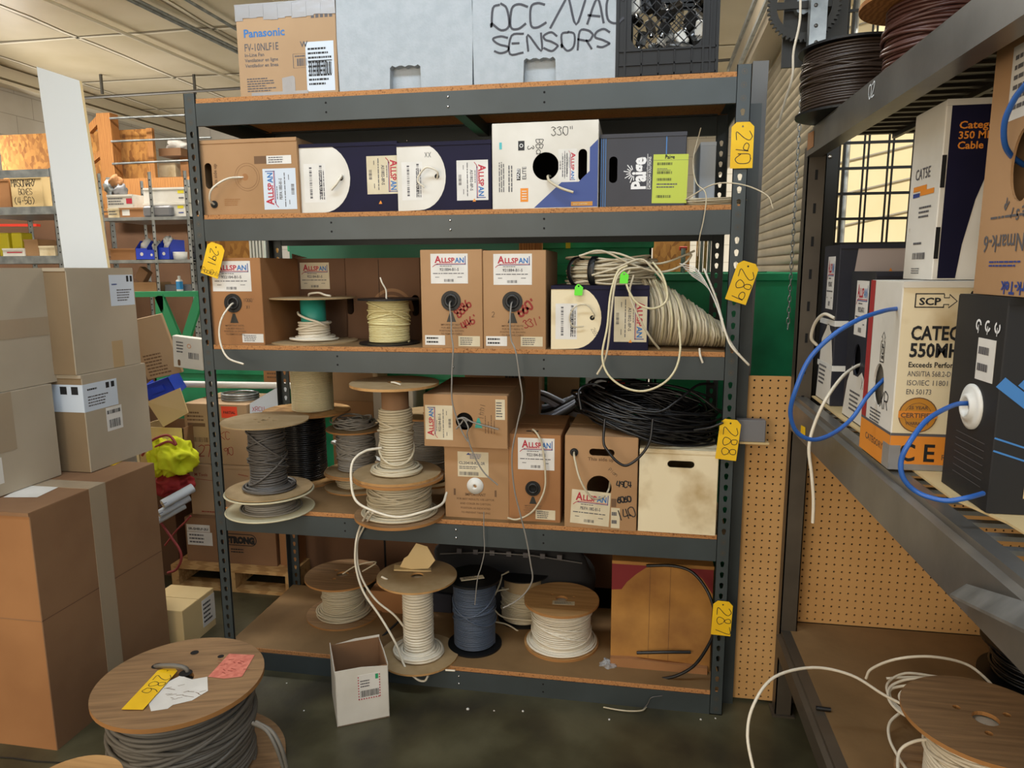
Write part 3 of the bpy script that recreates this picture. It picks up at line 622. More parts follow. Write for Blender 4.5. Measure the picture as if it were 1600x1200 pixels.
cable([b.front.p(e*.82, b.h*.47, 0), b.front.p(e*.86, b.h*.56, .02), b.front.p(e*.66, b.h*.62, .028), b.front.p(e*.5, b.h*.52, .022), b.front.p(e*.46, b.h*.42, .018), b.front.p(e*.58, b.h*.34, .016)], .0032, 'cable_white', b.t)
# tall white/blue box
w0, h0 = dim(768, 935, 192, 327, .008, z)
hc = [(p[0]/w0, p[1]/h0) for p in circ(w0*.51, h0*.49, .043, 28)]
b = boxpx('tall white carton with a blue lower corner and a large round hole', 'carton', 769, 935, 190, 327, .006, .40, z, m='card_white', holes={'front': [hc, fslot(w0, h0, .855, .49, .028, .098)]}, face={'back': 'hole_dark'})
f = b.front; w_, h_ = b.w, b.h; g = G()
g.poly(f, [(w_*.40, 0.002), (w_*.995, 0.002), (w_*.995, h_*.78), (w_*.92, h_*.69), (w_*.92, h_*.42), (w_*.86, h_*.35), (w_*.82, h_*.30), (w_*.66, h_*.30)], 'blue_print')
g.rect(f, w_*.75, h_*.02, w_*.95, h_*.07, 'gold', .0009); g.text(f, 'EASY CARTON', w_*.77, h_*.035, .007, 'paper_cream', .01, .0012)
lines(g, f.sub(w_*.12, h_*.2, 90), 0, 0, h_*.5, w_*.06, 3, 'grey_print', 3); lines(g, f.sub(w_*.20, h_*.2, 90), 0, 0, h_*.45, w_*.05, 2, 'grey_print', 8)
g.rect(f, w_*.235, h_*.335, w_*.27, h_*.47, 'black_print'); g.text(f.sub(w_*.263, h_*.35, 90), 'MAZE', 0, 0, .013, 'white_ink', .02, .0012); g.text(f.sub(w_*.325, h_*.34, 90), 'ELITE', 0, 0, .018, 'grey_print', .02)
g.rect(f, w_*.25, h_*.68, w_*.31, h_*.79, 'black_print'); g.ring(f, w_*.28, h_*.735, .004, .006, 'white_ink', .0012, 14); g.rect(f, w_*.27, h_*.03+h_*.05, w_*.345, h_*.24, 'orange_ink')
for q in (.11, .14, .17, .20): g.rect(f, w_*.285, h_*q, w_*.33, h_*(q+.01), 'paper', .0012)
g.rect(f, w_*.07, h_*.70, w_*.095, h_*.78, 'teal_ink')
lines(g, f.sub(w_*.72, h_*.36, 90), 0, 0, h_*.3, w_*.06, 3, 'grey_print', 12); g.build('printing', b.t)
g = G(); g.hand(f.sub(w_*.42, h_*.80, -90), 'BBa', 0, 0, .022, 'black_print', .002); g.hand(f.sub(w_*.34, h_*.73, -90), '3', 0, 0, .02, 'black_print', .002)
g.hand(f, '330"', w_*.56, h_*.84, .026, 'black_print', .002); g.build('marker_writing', b.t)
allspan(f, w_*.63, h_*.30, w_*.17, h_*.38, -90, 'UTPS6-BBR', parent=b.t)
cable([b.fpt(.53, .40, -.06), b.fpt(.53, .37, .0), b.fpt(.56, .30, .02), b.fpt(.66, .22, .03), b.fpt(.78, .165, .035)], .0042, 'cable_offwhite', b.t)
# Paige box
w0, h0 = dim(938, 1072, 205, 323, .05, z)
b = boxpx('dark blue-black Paige carton with a lime green label, right of the white and blue carton', 'carton', 937, 1072, 208, 322, .035, .36, z, m='navy_dark', holes={'front': [fslot(w0, h0, .16, .52, .026, .085)]}, face={'right': 'paper_blue'}, top='lid')
f = b.front; w_, h_ = b.w, b.h; g = G()
for a in (.015, .04, .065): g.rect(f, w_*a, 0, w_*(a+.008), h_*.98, 'blue_stripe')
g.rect(f, w_*.765, h_*.68, w_*.775, h_*.98, 'blue_stripe')
ff = f.sub(w_*.535, h_*.24, 90); g.text(ff, 'Paige', 0, 0, .062, 'white_ink', .04, w=h_*.44); g.text(f.sub(w_*.60, h_*.24, 90), 'DATACOM SOLUTIONS', 0, 0, .012, 'white_ink', .01, w=h_*.44)
g.rect(f, w_*.555, h_*.24, w_*.56, h_*.72, 'white_ink')
for k in range(9):
    a = R(100+k*20+10); c = (w_*.40, h_*.47); g.ribbon(f, [(c[0]+.010*cos(a), c[1]+.010*sin(a)), (c[0]+(.032 if k % 2 else .024)*cos(a), c[1]+(.032 if k % 2 else .024)*sin(a))], .0025, 'white_ink')
g.build('printing', b.t)
g = G(); F0 = f.sub(w_*.615, h_*.05, -1); lw, lh = w_*.40, h_*.66; g.plate(F0, [hrect(0, 0, lw, lh)], .0006, 'lime_paper'); g.text(F0, 'Paige', lw*.33, lh*.91, .016, 'black_print', .03, .001, w=lw*.28)
for q in (.78, .60, .46, .11): barcode(g, F0, lw*.12, lh*q, lw*.42, lh*.055, 'black_print', 24, int(q*10), .001)
lines(g, F0, lw*.12, lh*.66, lw*.45, lh*.06, 2, 'grey_print', 1, .001); lines(g, F0, lw*.12, lh*.30, lw*.6, lh*.12, 2, 'grey_print', 2, .001); g.rect(F0, 0, lh*.88, lw, lh*.885, 'grey_print', .001); g.build('lime_label', b.t)
g = G(); tag(cable([(1.50, .02, z+.02+.008*i) for i in range(2)], .001, 'cable_offwhite'), 'x', 'x') if 0 else None
bx = boxpx('pale blue and white carton standing behind the Paige carton at the shelf end', 'carton', 1093, 1118, 222, 310, .22, .25, z, m='paper_blue', name='small_carton', top='lid')
# thin coil lying at right end
g = G(); rnd = random.Random(3)
c0 = Vector((1.80, .10, z+.006))
for i in range(14):
    rx, ry = rnd.uniform(.085, .12), rnd.uniform(.05, .075); ph = rnd.uniform(0, 6); 
    pts = [c0+Vector((rx*cos(q)-.02+rnd.uniform(-.004, .004), ry*sin(q), .003+i*.0013+.003*sin(q*2+ph))) for q in [2*pi*k/28 for k in range(28)]]
    g.tube(pts, .0018, 'cable_offwhite', 5, True)
t = thing('thin_wire_coil', 'thin off-white wire loosely coiled at the right end of the second shelf', 'wire coil')
g.build('coil', t)
cable([(1.70, .03, z+.02), (1.78, -.01, z+.06), (1.86, -.035, z+.055), (1.93, -.06, z+.02), at(1208, 326, y=-.07)], .002, 'cable_offwhite', t, 'wire_end')
cable([at(1095, 200, y=.1), at(1083, 250, y=.06), at(1088, 285, y=.0), at(1103, 303, y=-.02), at(1100, 340, y=-.02), at(1093, 372, y=-.01), at(1090, 400, y=.02)], .0018, 'cable_offwhite', t, 'hanging_wire')

# ------------------------------------------------------------------ third shelf
z = SZ[2]; y = .02
def port_box(pxl, pxr, pyt, pyb, y, label, z, lab, port, pr, code, m='card', depth=.30, cab=None, cmat='cable_grey', cr=.0028, foot=True, rz=0, hand=None, tri='dark', ang=0, grp=GC, fbz=.16):
    b = boxpx(label, 'carton', pxl, pxr, pyt, pyb, y, depth, z, m=m, rz=rz, group=grp)
    f = b.front; w_, h_ = b.w, b.h
    allspan(f, w_*lab[0], h_*lab[1], w_*lab[2], h_*lab[3], ang, code, parent=b.t)
    grommet(f, w_*port[0], h_*port[1], pr, b.t)
    g = G(); warn_print(g, f, w_*port[0], h_*port[1]-pr*2.1, pr*2.2, tri=tri); g.build('printing', b.t)
    if hand: g = G(); hand(g, f, w_, h_); g.build('marker_writing', b.t)
    return b
def hd(g, f, w, h): g.hand(f, "1000'", w*.68, h*.50, .012, 'black_print', .001); g.hand(f, 'X1', w*.72, h*.42, .012, 'black_print', .001)
b = port_box(319, 410, 403, 537, .015, 'brown cable carton behind the yellow 291 tag, left end of the third shelf', z, (.17, .62, .66, .345), (.50, .485), .034, '922184-B1-S', m='card_orange', depth=.42, hand=hd)
f = b.front; sticker(f, b.w*.62, b.h*.03, b.w*.36, b.h*.10, b.t, 'paper', 'lines', 4)
cable([b.fpt(.5, .485, -.005), b.fpt(.5, .46, .02), b.fpt(.43, .33, .05), b.fpt(.39, .17, .06), b.fpt(.44, .0, .07), b.fpt(.56, -.13, .075), at(381, 569, y=-.06)-b.t.location], .0035, 'cable_white', b.t)
b = boxpx('dark brown cable carton behind the teal-cored spool', 'carton', 447, 541, 404, 530, .30, .24, z, m='card_dark'); f = b.front
allspan(f, b.w*.26, b.h*.62, b.w*.48, b.h*.33, 0, '922184-B1-S', parent=b.t, paper='paper_cream'); sticker(f, b.w*.02, b.h*.64, b.w*.08, b.h*.3, b.t, 'paper_cream', 'lines', 5)
g = G(); 
for k in range(9): a = .26+.03*k; g.bar(f.p(b.w*(.15+.01*k), b.h*(1+.0), .0), f.p(b.w*(.16+.028*k), b.h*(1+.06-.006*k), .004), .006, .002, 'card_dark')
g.build('torn_flap', b.t)
w0, h0 = dim(541, 657, 404, 530, .28, z)
b = boxpx('dark brown carton with side hand holes behind the black-flanged spool', 'carton', 541, 657, 403, 530, .28, .26, z, m='card_dark', holes={'front': [fslot(w0, h0, .05, .42, .03, .07), fslot(w0, h0, .93, .42, .03, .08)]})
g = G(); g.rect(b.front, b.w*.45, b.h*.45, b.w*.456, b.h*.98, 'hole_dark'); 
for r_ in (.05, .075): g.ring(b.front, b.w*.62, b.h*.35, r_, r_+.012, 'card_brown', .0006, 24, 0, pi)
g.build('printing', b.t)
def hd1(g, f, w, h):
    g.hand(f.sub(w*.62, h*.31, 46), '8886', 0, 0, .027, 'red_marker', .0055, gap=.5); g.hand(f.sub(w*.70, h*.19, 34), "446'", 0, 0, .026, 'red_marker', .005, gap=.6)
b = port_box(658, 754, 390, 545, .012, 'tall brown cable carton with two scribbled red numbers, left of the 331 carton', z, (.17, .66, .60, .30), (.49, .485), .034, '921884-B1-S', m='card', depth=.34, hand=hd1)
f = b.front; sticker(f, b.w*.05, b.h*.03, b.w*.33, b.h*.10, b.t, 'paper', 'lines', 2, ink='black_print'); sticker(f, b.w*.60, b.h*.02, b.w*.35, b.h*.105, b.t, 'paper_cream', 'lines', 4)
loc1 = b.t.location.copy()
def rel(t, P): return P-t.location
cable([b.fpt(.49, .485, -.005), b.fpt(.49, .45, .02), b.fpt(.53, .3, .035), b.fpt(.54, .15, .045)]+[rel(b.t, at(px_, py_, y=-.05)) for px_, py_ in ((708, 545), (706, 590), (707, 630), (720, 670), (731, 690))], .0026, 'cable_grey', b.t, 'long_cable')
def hd2(g, f, w, h):
    g.hand(f.sub(w*.60, h*.33, 36), "660'", 0, 0, .030, 'red_marker', .007, gap=.5); g.hand(f.sub(w*.66, h*.21, 16), "331'", 0, 0, .027, 'red_marker', .003, gap=.8); g.hand(f, '2', w*.14, h*.33, .016, 'black_print', .0012)
b = port_box(755, 853, 391, 550, .006, "tall brown cable carton marked 331' in red, right one of the pair in mid shelf", z, (.17, .655, .61, .31), (.47, .485), .034, '921884-B1-S', m='card', depth=.34, hand=hd2)
f = b.front; sticker(f, b.w*.04, b.h*.03, b.w*.34, b.h*.10, b.t, 'paper', 'lines', 2, ink='black_print'); sticker(f, b.w*.60, b.h*.03, b.w*.35, b.h*.10, b.t, 'paper_cream', 'lines', 4)
cable([b.fpt(.47, .485, -.005), b.fpt(.465, .45, .02), b.fpt(.46, .3, .035), b.fpt(.48, .12, .045)]+[rel(b.t, at(px_, py_, y=-.06)) for px_, py_ in ((806, 550), (812, 590), (816, 625), (808, 665), (800, 710), (803, 760), (812, 800), (822, 840), (829, 880), (832, 905), (822, 925), (805, 940), (786, 950))], .0026, 'cable_grey', b.t, 'long_cable')
b, e = dbox(861, 1014, 446, 548, .02, 'navy carton with a cream rounded panel below the white cable hank', z, lab=(.65, .13, .33, .70, 1), wm='card_cream')
g = G(); g.hand(b.front.sub(e*.80, b.h*.32, -60), "265'", 0, 0, .013, 'black_print', .001); g.build('marker_writing', b.t)
cable([b.front.p(e*.82, b.h*.5, 0), b.front.p(e*.86, b.h*.56, .015), b.front.p(e*.72, b.h*.70, .02), b.front.p(e*.5, b.h*.68, .02), b.front.p(e*.38, b.h*.52, .018), b.front.p(e*.45, b.h*.37, .014), b.front.p(e*.66, b.h*.37, .01)], .0022, 'cable_offwhite', b.t)
navy3 = b

# ------------------------------------------------------------------ spools
def helix(g, r, z0, z1, cr, m, prof=None, seg=44, sides=6, sd=0, jit=.35, under=True):
    rnd = random.Random(sd); turns = max(2, int((z1-z0)/(2*cr*1.03))); N = turns*seg; pts = []
    ph = [rnd.uniform(0, 6) for _ in range(6)]; off = [rnd.uniform(-jit, jit) for _ in range(turns+2)]; ro = [rnd.uniform(-.3, .5) for _ in range(turns+2)]
    for i in range(N+1):
        t = i/N; k = i/seg; k0 = int(k); fr_ = k-k0; o = off[k0]*(1-fr_)+off[k0+1]*fr_; q = ro[k0]*(1-fr_)+ro[k0+1]*fr_
        a = 2*pi*k; rr = (r if prof is None else r*prof(t))+q*cr*jit*1.6
        pts.append((rr*cos(a), rr*sin(a), z0+(z1-z0)*t+o*cr+cr*.5*jit*sin(a*1+ph[0]+k*.7)))
    g.tube(pts, cr, m, sides)
    if under:
        n = 14; g.lathe([(0.001, z0)]+[((r if prof is None else r*prof(i/n))-cr*.5, z0+(z1-z0)*i/n) for i in range(n+1)]+[(0.001, z1)], m, seg=32)
def loops(g, r, z0, z1, cr, m, n, sd=0, tiltmax=.25):
    rnd = random.Random(sd+50)
    for i in range(n):
        zc = rnd.uniform(z0+.25*(z1-z0), z1-.2*(z1-z0)); tl = rnd.uniform(-1, 1)*tiltmax*(z1-z0); ph = rnd.uniform(0, 6.28); rr = r+cr*rnd.uniform(1.2, 2.0)
        pts = [(rr*cos(a), rr*sin(a), max(z0+cr, min(z1-cr, zc+tl*sin(a+ph)))) for a in [2*pi*k/44 for k in range(44)]]
        g.tube(pts, cr, m, 6, True)
def spool(label, c, Rf, h, ft, fm, cm, cr, rc, rw, wz=(0, 1), prof=None, rot=(0, 0, 0), holes='wood', core='fibre', nl=3, sd=1, base_pile=0, group=None, edge='ply_edge', jit=.35, name='cable_spool', Rb=None, cables=()):
    t = thing(name, label, 'cable spool', c, rot, group); fr = F((0, 0, 0), (1, 0, 0), (0, 1, 0))
    for i, z0 in enumerate((0, h-ft)):
        g = G(); Rr = Rf if i else (Rb or Rf); hl = [circ(0, 0, Rr*.16, 18)]
        if holes == 'wood': hl += [circ(Rr*.34*cos(a), Rr*.34*sin(a), Rr*.05, 10) for a in (.4, 2.5, 4.4)]
        if holes == 'slots': hl = [circ(0, 0, Rr*.09, 14)]+[circ(Rr*.24*cos(a), Rr*.24*sin(a), Rr*.055, 8) for a in (0, pi/2, pi, 3*pi/2)]
        g.plate(fr, [circ(0, 0, Rr, 56)]+hl, ft, fm, z0, edge=edge or fm)
        if holes == 'rim': g.tube([(Rr*cos(a), Rr*sin(a), z0+ft/2) for a in [2*pi*k/56 for k in range(56)]], ft*.9, fm, 8, True)
        g.build('flange', t)
    g = G(); n0 = ft; g.lathe([(rc-.006, ft), (rc, ft), (rc, h-ft), (rc-.006, h-ft), (rc-.006, ft)], core, seg=36); g.build('core', t)
    g = G(); H0 = h-2*ft; z0, z1 = ft+H0*wz[0]+cr, ft+H0*wz[1]-cr; helix(g, rw, z0, z1, cr, cm, prof, sd=sd, jit=jit); loops(g, rw*(prof(.5) if prof else 1), z0, z1, cr, cm, nl, sd)
    rnd = random.Random(sd)
    for i in range(base_pile):
        rr = rw+cr*(1.6+1.9*(i % 4)); zz = ft+cr+cr*1.7*(i//4); ph = rnd.uniform(0, 6); ex, ey = rnd.uniform(-1, 1)*cr, rnd.uniform(-1, 1)*cr
        g.tube([(ex+rr*cos(a), ey+rr*sin(a), zz+cr*.6*(1+sin(a+ph))) for a in [2*pi*k/44 for k in range(44)]], cr, cm, 6, True)
    g.build('wound_cable', t)
    return t
def spx(px, pyb, pyt, hw, zb, ft, y=None):
    """centre, radius, height from where the photo shows bottom and top flange centres"""
    P = at(px, pyb, z=zb+ft) if y is None else at(px, pyb, y=y); P.z = zb; q = mpp(P); ht = at(px, pyt, y=P.y).z-zb
    return P, hw*q, ht
SP = 'cable spools on the shelving unit'
zz = SZ[2]
# teal-cored spool
P, r, h = spx(492, 536, 464, 66, zz, .006, .165)
t = spool('fibre spool with a teal core and half a winding of white cable', P, r, h, .005, 'fibre', 'cable_white', .0044, .046, .055, wz=(0, .48), holes='slots', core='teal', nl=1, sd=2, base_pile=6, edge='fibre', jit=.5)
cable([(-.052, -.02, h*.66), (-.03, -.055, h*.62), (.0, -.062, h*.55), (.04, -.055, h*.47), (.058, -.03, h*.38), (.05, .02, h*.33)], .0044, 'cable_white', t, 'cable_end')
cable([(-.02, .01, h+.004), (-.01, 0, h+.012), (.03, -.01, h+.016), (.06, -.02, h+.008), (.085, -.03, h+.005)], .004, 'cable_white', t, 'cable_tail')
P, r, h = spx(609, 535, 466, 47, zz, .006, .13)
t = spool('black plastic spool of pale yellow cable beside the teal-cored spool', P, r, h, .006, 'black_plastic', 'cable_yellow', .0028, .04, .071, holes='none', nl=5, sd=3, edge='black_plastic')
cable([(.0, -.02, h), (.0, -.022, h+.03), (-.01, -.03, h+.055), (-.017, -.03, h+.075)], .003, 'cable_white', t, 'cable_end')
# fourth shelf
zz = SZ[3]
FT = .007
P, r, h = spx(423, 793, 764, 66, zz, .004)
t = spool('nearly empty cream plastic spool under the dark grey cable spool', P, r, h-.004, .0035, 'cream_plastic', 'cable_grey', .004, .05, .088, wz=(0, .5), holes='rim', nl=0, sd=4, edge='cream_plastic', core='cream_plastic', base_pile=3)
P2 = P+Vector((0, 0, h)); hz = at(417, 656, y=P.y).z-P2.z; 
t = spool('fibre spool of dark grey cable at the left end of the fourth shelf', P2, r*.98, hz, .004, 'fibre', 'cable_dark', .0042, .045, .062, holes='slots', nl=6, sd=5, edge='fibre', jit=.6, base_pile=8)
# black tall + cream on top, behind
Pb = at(478, 760, y=.40); Pb.z = zz; rb = 50*mpp(Pb); hb = at(478, 640, y=.40).z-zz
t = spool('tall spool of glossy black cable behind the dark grey spool', Pb, rb*1.15, hb, .008, 'wood_pale', 'cable_black', .004, .05, 33*mpp(Pb), holes='none', nl=0, sd=6, jit=.25)
Pc = Vector((at(489, 632, y=.37).x, .37, zz+hb)); hc_ = ZB[2]-.002-Pc.z
t = spool('spool of cream cable standing on the black cable spool', Pc, 57*mpp(Pc), hc_, .008, 'wood_pale', 'cable_cream', .0026, .05, 31*mpp(Pc), holes='none', nl=0, sd=7, jit=.2)
# centre pair
P, r, h = spx(625, 800, 741, 70, zz, .010)
t = spool('wooden spool of off-white cable under the tall narrow spool', P, r, h, .010, 'ply_grey', 'cable_offwhite', .0038, .05, 46*mpp(P), holes='none', nl=7, sd=8, base_pile=5)
cable([rel(t, at(px_, py_, y=yy)) for px_, py_, yy in ((596, 700, P.y-.06), (570, 705, P.y-.10), (551, 722, P.y-.14), (549, 755, P.y-.17), (556, 782, P.y-.19), (580, 797, P.y-.2), (620, 808, P.y-.21), (660, 800, P.y-.19), (690, 788, P.y-.12), (698, 770, P.y-.04))], .0045, 'cable_white', t, 'loose_cable')
cable([rel(t, at(px_, py_, y=yy)) for px_, py_, yy in ((575, 800, P.y-.19), (562, 825, -.03), (556, 850, -.03), (556, 885, -.03), (568, 925, -.03), (595, 965, -.03), (618, 1005, -.03), (632, 1040, -.035), (650, 1060, -.04), (663, 1064, -.04), (669, 1056, -.04))], .0042, 'cable_white', t, 'hanging_cable')
cable([rel(t, at(px_, py_, y=yy)) for px_, py_, yy in ((582, 802, P.y-.19), (568, 825, -.02), (558, 850, -.02), (562, 895, -.02), (585, 935, -.01), (615, 960, .0), (630, 978, .02))], .004, 'cable_white', t, 'hanging_cable')
P2 = P+Vector((-.005, 0, h)); hz = at(613, 597, y=P2.y).z-P2.z
t = spool('tall narrow fibre spool of off-white cable with a bare brown core at its top', P2, r*.96, hz, .009, 'fibre', 'cable_offwhite', .0044, .048, .056, wz=(0, .75), holes='none', core='card_brown', nl=3, sd=9, base_pile=11, edge='ply', jit=.35)
cable([(-.0, -.03, hz+.004), (.02, -.05, hz+.006), (.045, -.07, hz+.004)], .0035, 'cable_white', t, 'cable_tail')
# behind
P = at(560, 790, y=.33); P.z = zz; h1 = at(560, 735, y=.33).z-zz
t = spool('small fibre spool of cream cable behind the centre spools', P, 50*mpp(P), h1, .006, 'fibre', 'cable_offwhite', .003, .04, 30*mpp(P), holes='none', nl=2, sd=10)
P2 = P+Vector((0.0, 0, h1)); h2 = at(560, 668, y=.33).z-P2.z
t = spool('messy spool of grey-brown cable stacked on the small cream spool', P2, 44*mpp(P), h2, .006, 'fibre', 'cable_grey', .0036, .04, 27*mpp(P), holes='none', nl=14, sd=11, jit=.9, Rb=48*mpp(P), core='card_brown')
g = G(); rnd = random.Random(9)
for i in range(26):
    rr = rnd.uniform(.04, .085); tz = rnd.uniform(0, .035); ex, ey = rnd.uniform(-.02, .02), rnd.uniform(-.02, .02); ph = rnd.uniform(0, 6)
    g.tube([(P2.x+ex+rr*cos(a), P2.y+ey+rr*sin(a), P2.z+h2+.006+tz+.006*sin(2*a+ph)) for a in [2*pi*k/32 for k in range(32)]], .0032, 'cable_grey', 6, True)
tag(g.build('cable_coil'), 'tangled grey cable loops on top of the messy spool', 'cable coil')
P = at(672, 765, y=.47); P.z = zz; h1 = at(672, 645, y=.47).z-zz
t = spool('spool of brown-grey cable half hidden behind the tall narrow spool', P, 52*mpp(P), h1, .008, 'fibre', 'cable_grey', .0034, .05, 34*mpp(P), holes='none', nl=4, sd=12)
# bottom shelf
zz = SZ[4]
P, r, h = spx(538, 955, 897, 57, zz, .008)
t = spool('wooden spool of off-white cable at the left of the bottom shelf', P, r, h, .008, 'ply_grey', 'cable_offwhite', .0036, .05, 31*mpp(P), holes='wood', nl=2, sd=13, base_pile=14)
cable([rel(t, at(px_, py_, y=yy)) for px_, py_, yy in ((535, 897, P.y), (556, 884, P.y+.03), (580, 878, P.y+.03), (587, 880, P.y), (566, 893, P.y-.02))], .003, 'cable_offwhite', t, 'cable_end')
P, r, h = spx(655, 1020, 899, 61, zz, .007)
t = spool('tall fibre spool of white cable leaning out over the bottom shelf edge', P, r, h, .007, 'fibre', 'cable_white', .0052, .045, .053, holes='none', nl=0, sd=14, base_pile=9, edge='ply', jit=.3)
P6 = P.copy(); h6 = h
cable([rel(t, at(px_, py_, y=P.y-.05)) for px_, py_ in ((596, 901), (604, 905), (612, 911))], .004, 'cable_white', t, 'cable_tail')
g = G(); q = P+Vector((0, .02, h+.002)); T = Matrix.Translation(q+Vector((-.03, .02, .002))) @ Euler((.05, .1, .3)).to_matrix().to_4x4()
g.bbox(-.07, .07, -.02, .02, 0, .006, 'card_pale', .001, T); tag(g.build('cardboard_strip'), 'folded cardboard strip on top of the tall white cable spool', 'cardboard')
g = G(); fr = F(at(623, 890, y=P.y+.03), (1, 0, 0), (0, .3, .95)); s_ = mpp(P); g.plate(fr, [[(0, 0), (48*s_, 5*s_), (58*s_, 18*s_), (44*s_, 38*s_), (26*s_, 42*s_), (14*s_, 22*s_), (8*s_, 18*s_)]], .004, 'card_pale'); tag(g.build('cardboard_scrap'), 'torn tan cardboard scrap standing on the tall white cable spool', 'cardboard')
P, r, h = spx(742, 1003, 900, 42, zz, .008)
t = spool('black plastic spool of slate blue cable on the bottom shelf', P, r, h, .008, 'black_plastic', 'cable_slate', .003, .045, 31*mpp(P), holes='none', nl=5, sd=15, edge='black_plastic')
g = G(); T = Matrix.Translation(Vector((P.x, P.y-.03, P.z+h+.004))) @ Euler((0, 0, .45)).to_matrix().to_4x4(); g.bbox(-.045, .045, -.014, .014, 0, .002, 'paper_cream', .0004, T); ff = F(T @ Vector((-.045, -.014, .0022)), T.to_3x3() @ Vector((1, 0, 0)), T.to_3x3() @ Vector((0, 1, 0))); lines(g, ff, .01, .004, .07, .02, 2, 'black_print', 1); tag(g.build('paper_tag'), 'small printed paper tag lying on the slate blue cable spool', 'tag')
P = at(818, 968, y=.42); P.z = zz; h1 = at(818, 893, y=.42).z-zz
t = spool('spool of white cable with a bare top behind the wooden spool', P, 40*mpp(P), h1, .004, 'black_plastic', 'cable_offwhite', .003, 30*mpp(P), 33*mpp(P), wz=(0, .7), holes='none', nl=4, sd=16, edge='black_plastic', core='fibre')
for pts in (((845, 970), (810, 968), (782, 962), (768, 942), (775, 925), (795, 920)), ((795, 893), (775, 905), (762, 930), (768, 938), (780, 915), (784, 900)), ((760, 970), (790, 975), (815, 990), (835, 1005), (860, 1018), (890, 1016))):
    cable([rel(t, at(a, b_, y=P.y-.12)) for a, b_ in pts], .0032, 'cable_offwhite', t, 'loose_cable')
P, r, h = spx(877, 1000, 935, 59, zz, .010)
t = spool('pale wooden spool of white cable with a paper label', P, r*.98, h, .010, 'ply', 'cable_white', .0034, .05, 44*mpp(P), holes='wood', nl=4, sd=17, base_pile=7)
g = G(); ff = F((-.03, -.055, h+.0006), (1, .05, 0), (-.05, 1, 0)); g.plate(ff, [hrect(0, 0, .085, .03)], .0005, 'paper_cream'); lines(g, ff, .008, .004, .07, .022, 5, 'grey_print', 4, .001); g.build('paper_label', t)

# ------------------------------------------------------------------ fourth shelf boxes
z = SZ[3]
w0, h0 = dim(695, 795, 697, 815, .04, z)
b = boxpx('brown carton with a white round port under the sideways AllSpan carton', 'carton', 695, 795, 696, 813, .035, .34, z, m='card_stain' if 0 else 'card', top='lid')
f = b.front; g = G(); lw, lh = b.w*.48, b.h*.34; a0, b0 = b.w*.21, b.h*.57; g.plate(f, [hrect(a0, b0, a0+lw, b0+lh)], .0006, 'paper_cream')
g.poly(f, [(a0+lw*.28, b0+lh*.88), (a0+lw*.42, b0+lh*.88), (a0+lw*.36, b0+lh*.97)], 'navy_ink', .001); lines(g, f, a0+lw*.4, b0+lh*.72, lw*.52, lh*.22, 4, 'navy_ink', 3, .001); g.text(f, 'CL20418-RX-2R', a0+lw*.04, b0+lh*.50, lh*.16, 'grey_print', .02, .001, w=lw*.85); lines(g, f, a0+lw*.05, b0+lh*.30, lw*.7, lh*.14, 2, 'grey_print', 5, .001); barcode(g, f, a0+lw*.06, b0+lh*.06, lw*.62, lh*.14, 'grey_print', 30, 5, .001); g.build('shipping_label', b.t)
g = G(); T = Matrix.Translation(f.p(b.w*.48, b.h*.45, 0)) @ Matrix((f.u, f.v, f.n)).transposed().to_4x4(); g.lathe([(.030, 0), (.030, .003), (.018, .005), (.012, .011), (.007, .011), (.007, -.01), (.0001, -.01)], 'white_plastic', T=T, seg=24)
for k in range(6): g.disc(f, b.w*.48+.022*cos(k), b.h*.45+.022*sin(k), .0022, 'grey_print', .0036, 8)
g.build('cable_port', b.t)
g = G(); g.text(f, 'IMPORTANT', b.w*.48, b.h*.31, .014, 'tan_print', .03, center=True)
for i, s_ in enumerate(('FOR BEST RESULTS, USE LEFTOR', 'AND COILER IN CARTON.', 'POSITION AS INDICATED', 'TO PREVENT TANGLING')): g.text(f, s_, b.w*.48, b.h*(.25-.062*i), .010, 'tan_print', .012, center=True, w=None)
for a in (.14, .78): g.rect(f, b.w*a, b.h*.31, b.w*(a+.03), b.h*.40, 'tan_print')
g.build('printing', b.t); zt1 = z+b.h
w0, h0 = dim(663, 792, 612, 698, .0, zt1)
b = Box('brown AllSpan carton lying sideways on top of the round-port carton', 'carton', at(662, 655, y=.0).x, at(793, 655, y=.0).x, zt1+.001, zt1+.001+.185, .0, .40, m='card', holes={'front': [[(p[0]/(at(793, 655, y=0).x-at(662, 655, y=0).x), p[1]/.185) for p in circ((at(793, 655, y=0).x-at(662, 655, y=0).x)*.49, .185*.5, .031, 24)]]}, group=GC)
f = b.front; allspan(f, b.w*.02, b.h*.13, b.w*.33, b.h*.66, 90, '922184-B1-S', parent=b.t, paper='paper_cream'); sticker(f, b.w*.86, b.h*.55, b.w*.11, b.h*.38, b.t, 'paper_cream', 'lines', 6)
g = G(); ff = f.sub(b.w*.70, b.h*.38, 90); g.poly(ff, [(0, -.001), (.035, .009), (.035, .016), (0, .026)][::1], 'teal'); 
for k in range(4): lines(g, f.sub(b.w*(.75+.035*k), b.h*.28, 90), 0, 0, b.h*.36, .006, 1, 'tan_print', k)
g.hand(f.sub(b.w*.68, b.h*.85, -100), '1441', 0, 0, .02, 'black_print', .001); g.disc(f, b.w*.49, b.h*.5, .030, 'hole_dark', -.03); g.build('printing', b.t)
for pts in (((.40, .36), (.46, .47), (.50, .55), (.54, .52)), ((.43, .56), (.5, .58), (.6, .50), (.8, .42), (.9, .38))): cable([b.fpt(u, v, .012) for u, v in pts], .0028, 'cable_grey', b.t)
cable([b.fpt(.42, .56, .01), b.fpt(.5, .56, .02), b.fpt(.56, .42, .03)]+[rel(b.t, at(px_, py_, y=-.03)) for px_, py_ in ((730, 680), (740, 710), (756, 738), (778, 758))], .0026, 'cable_grey', b.t, 'hanging_cable')
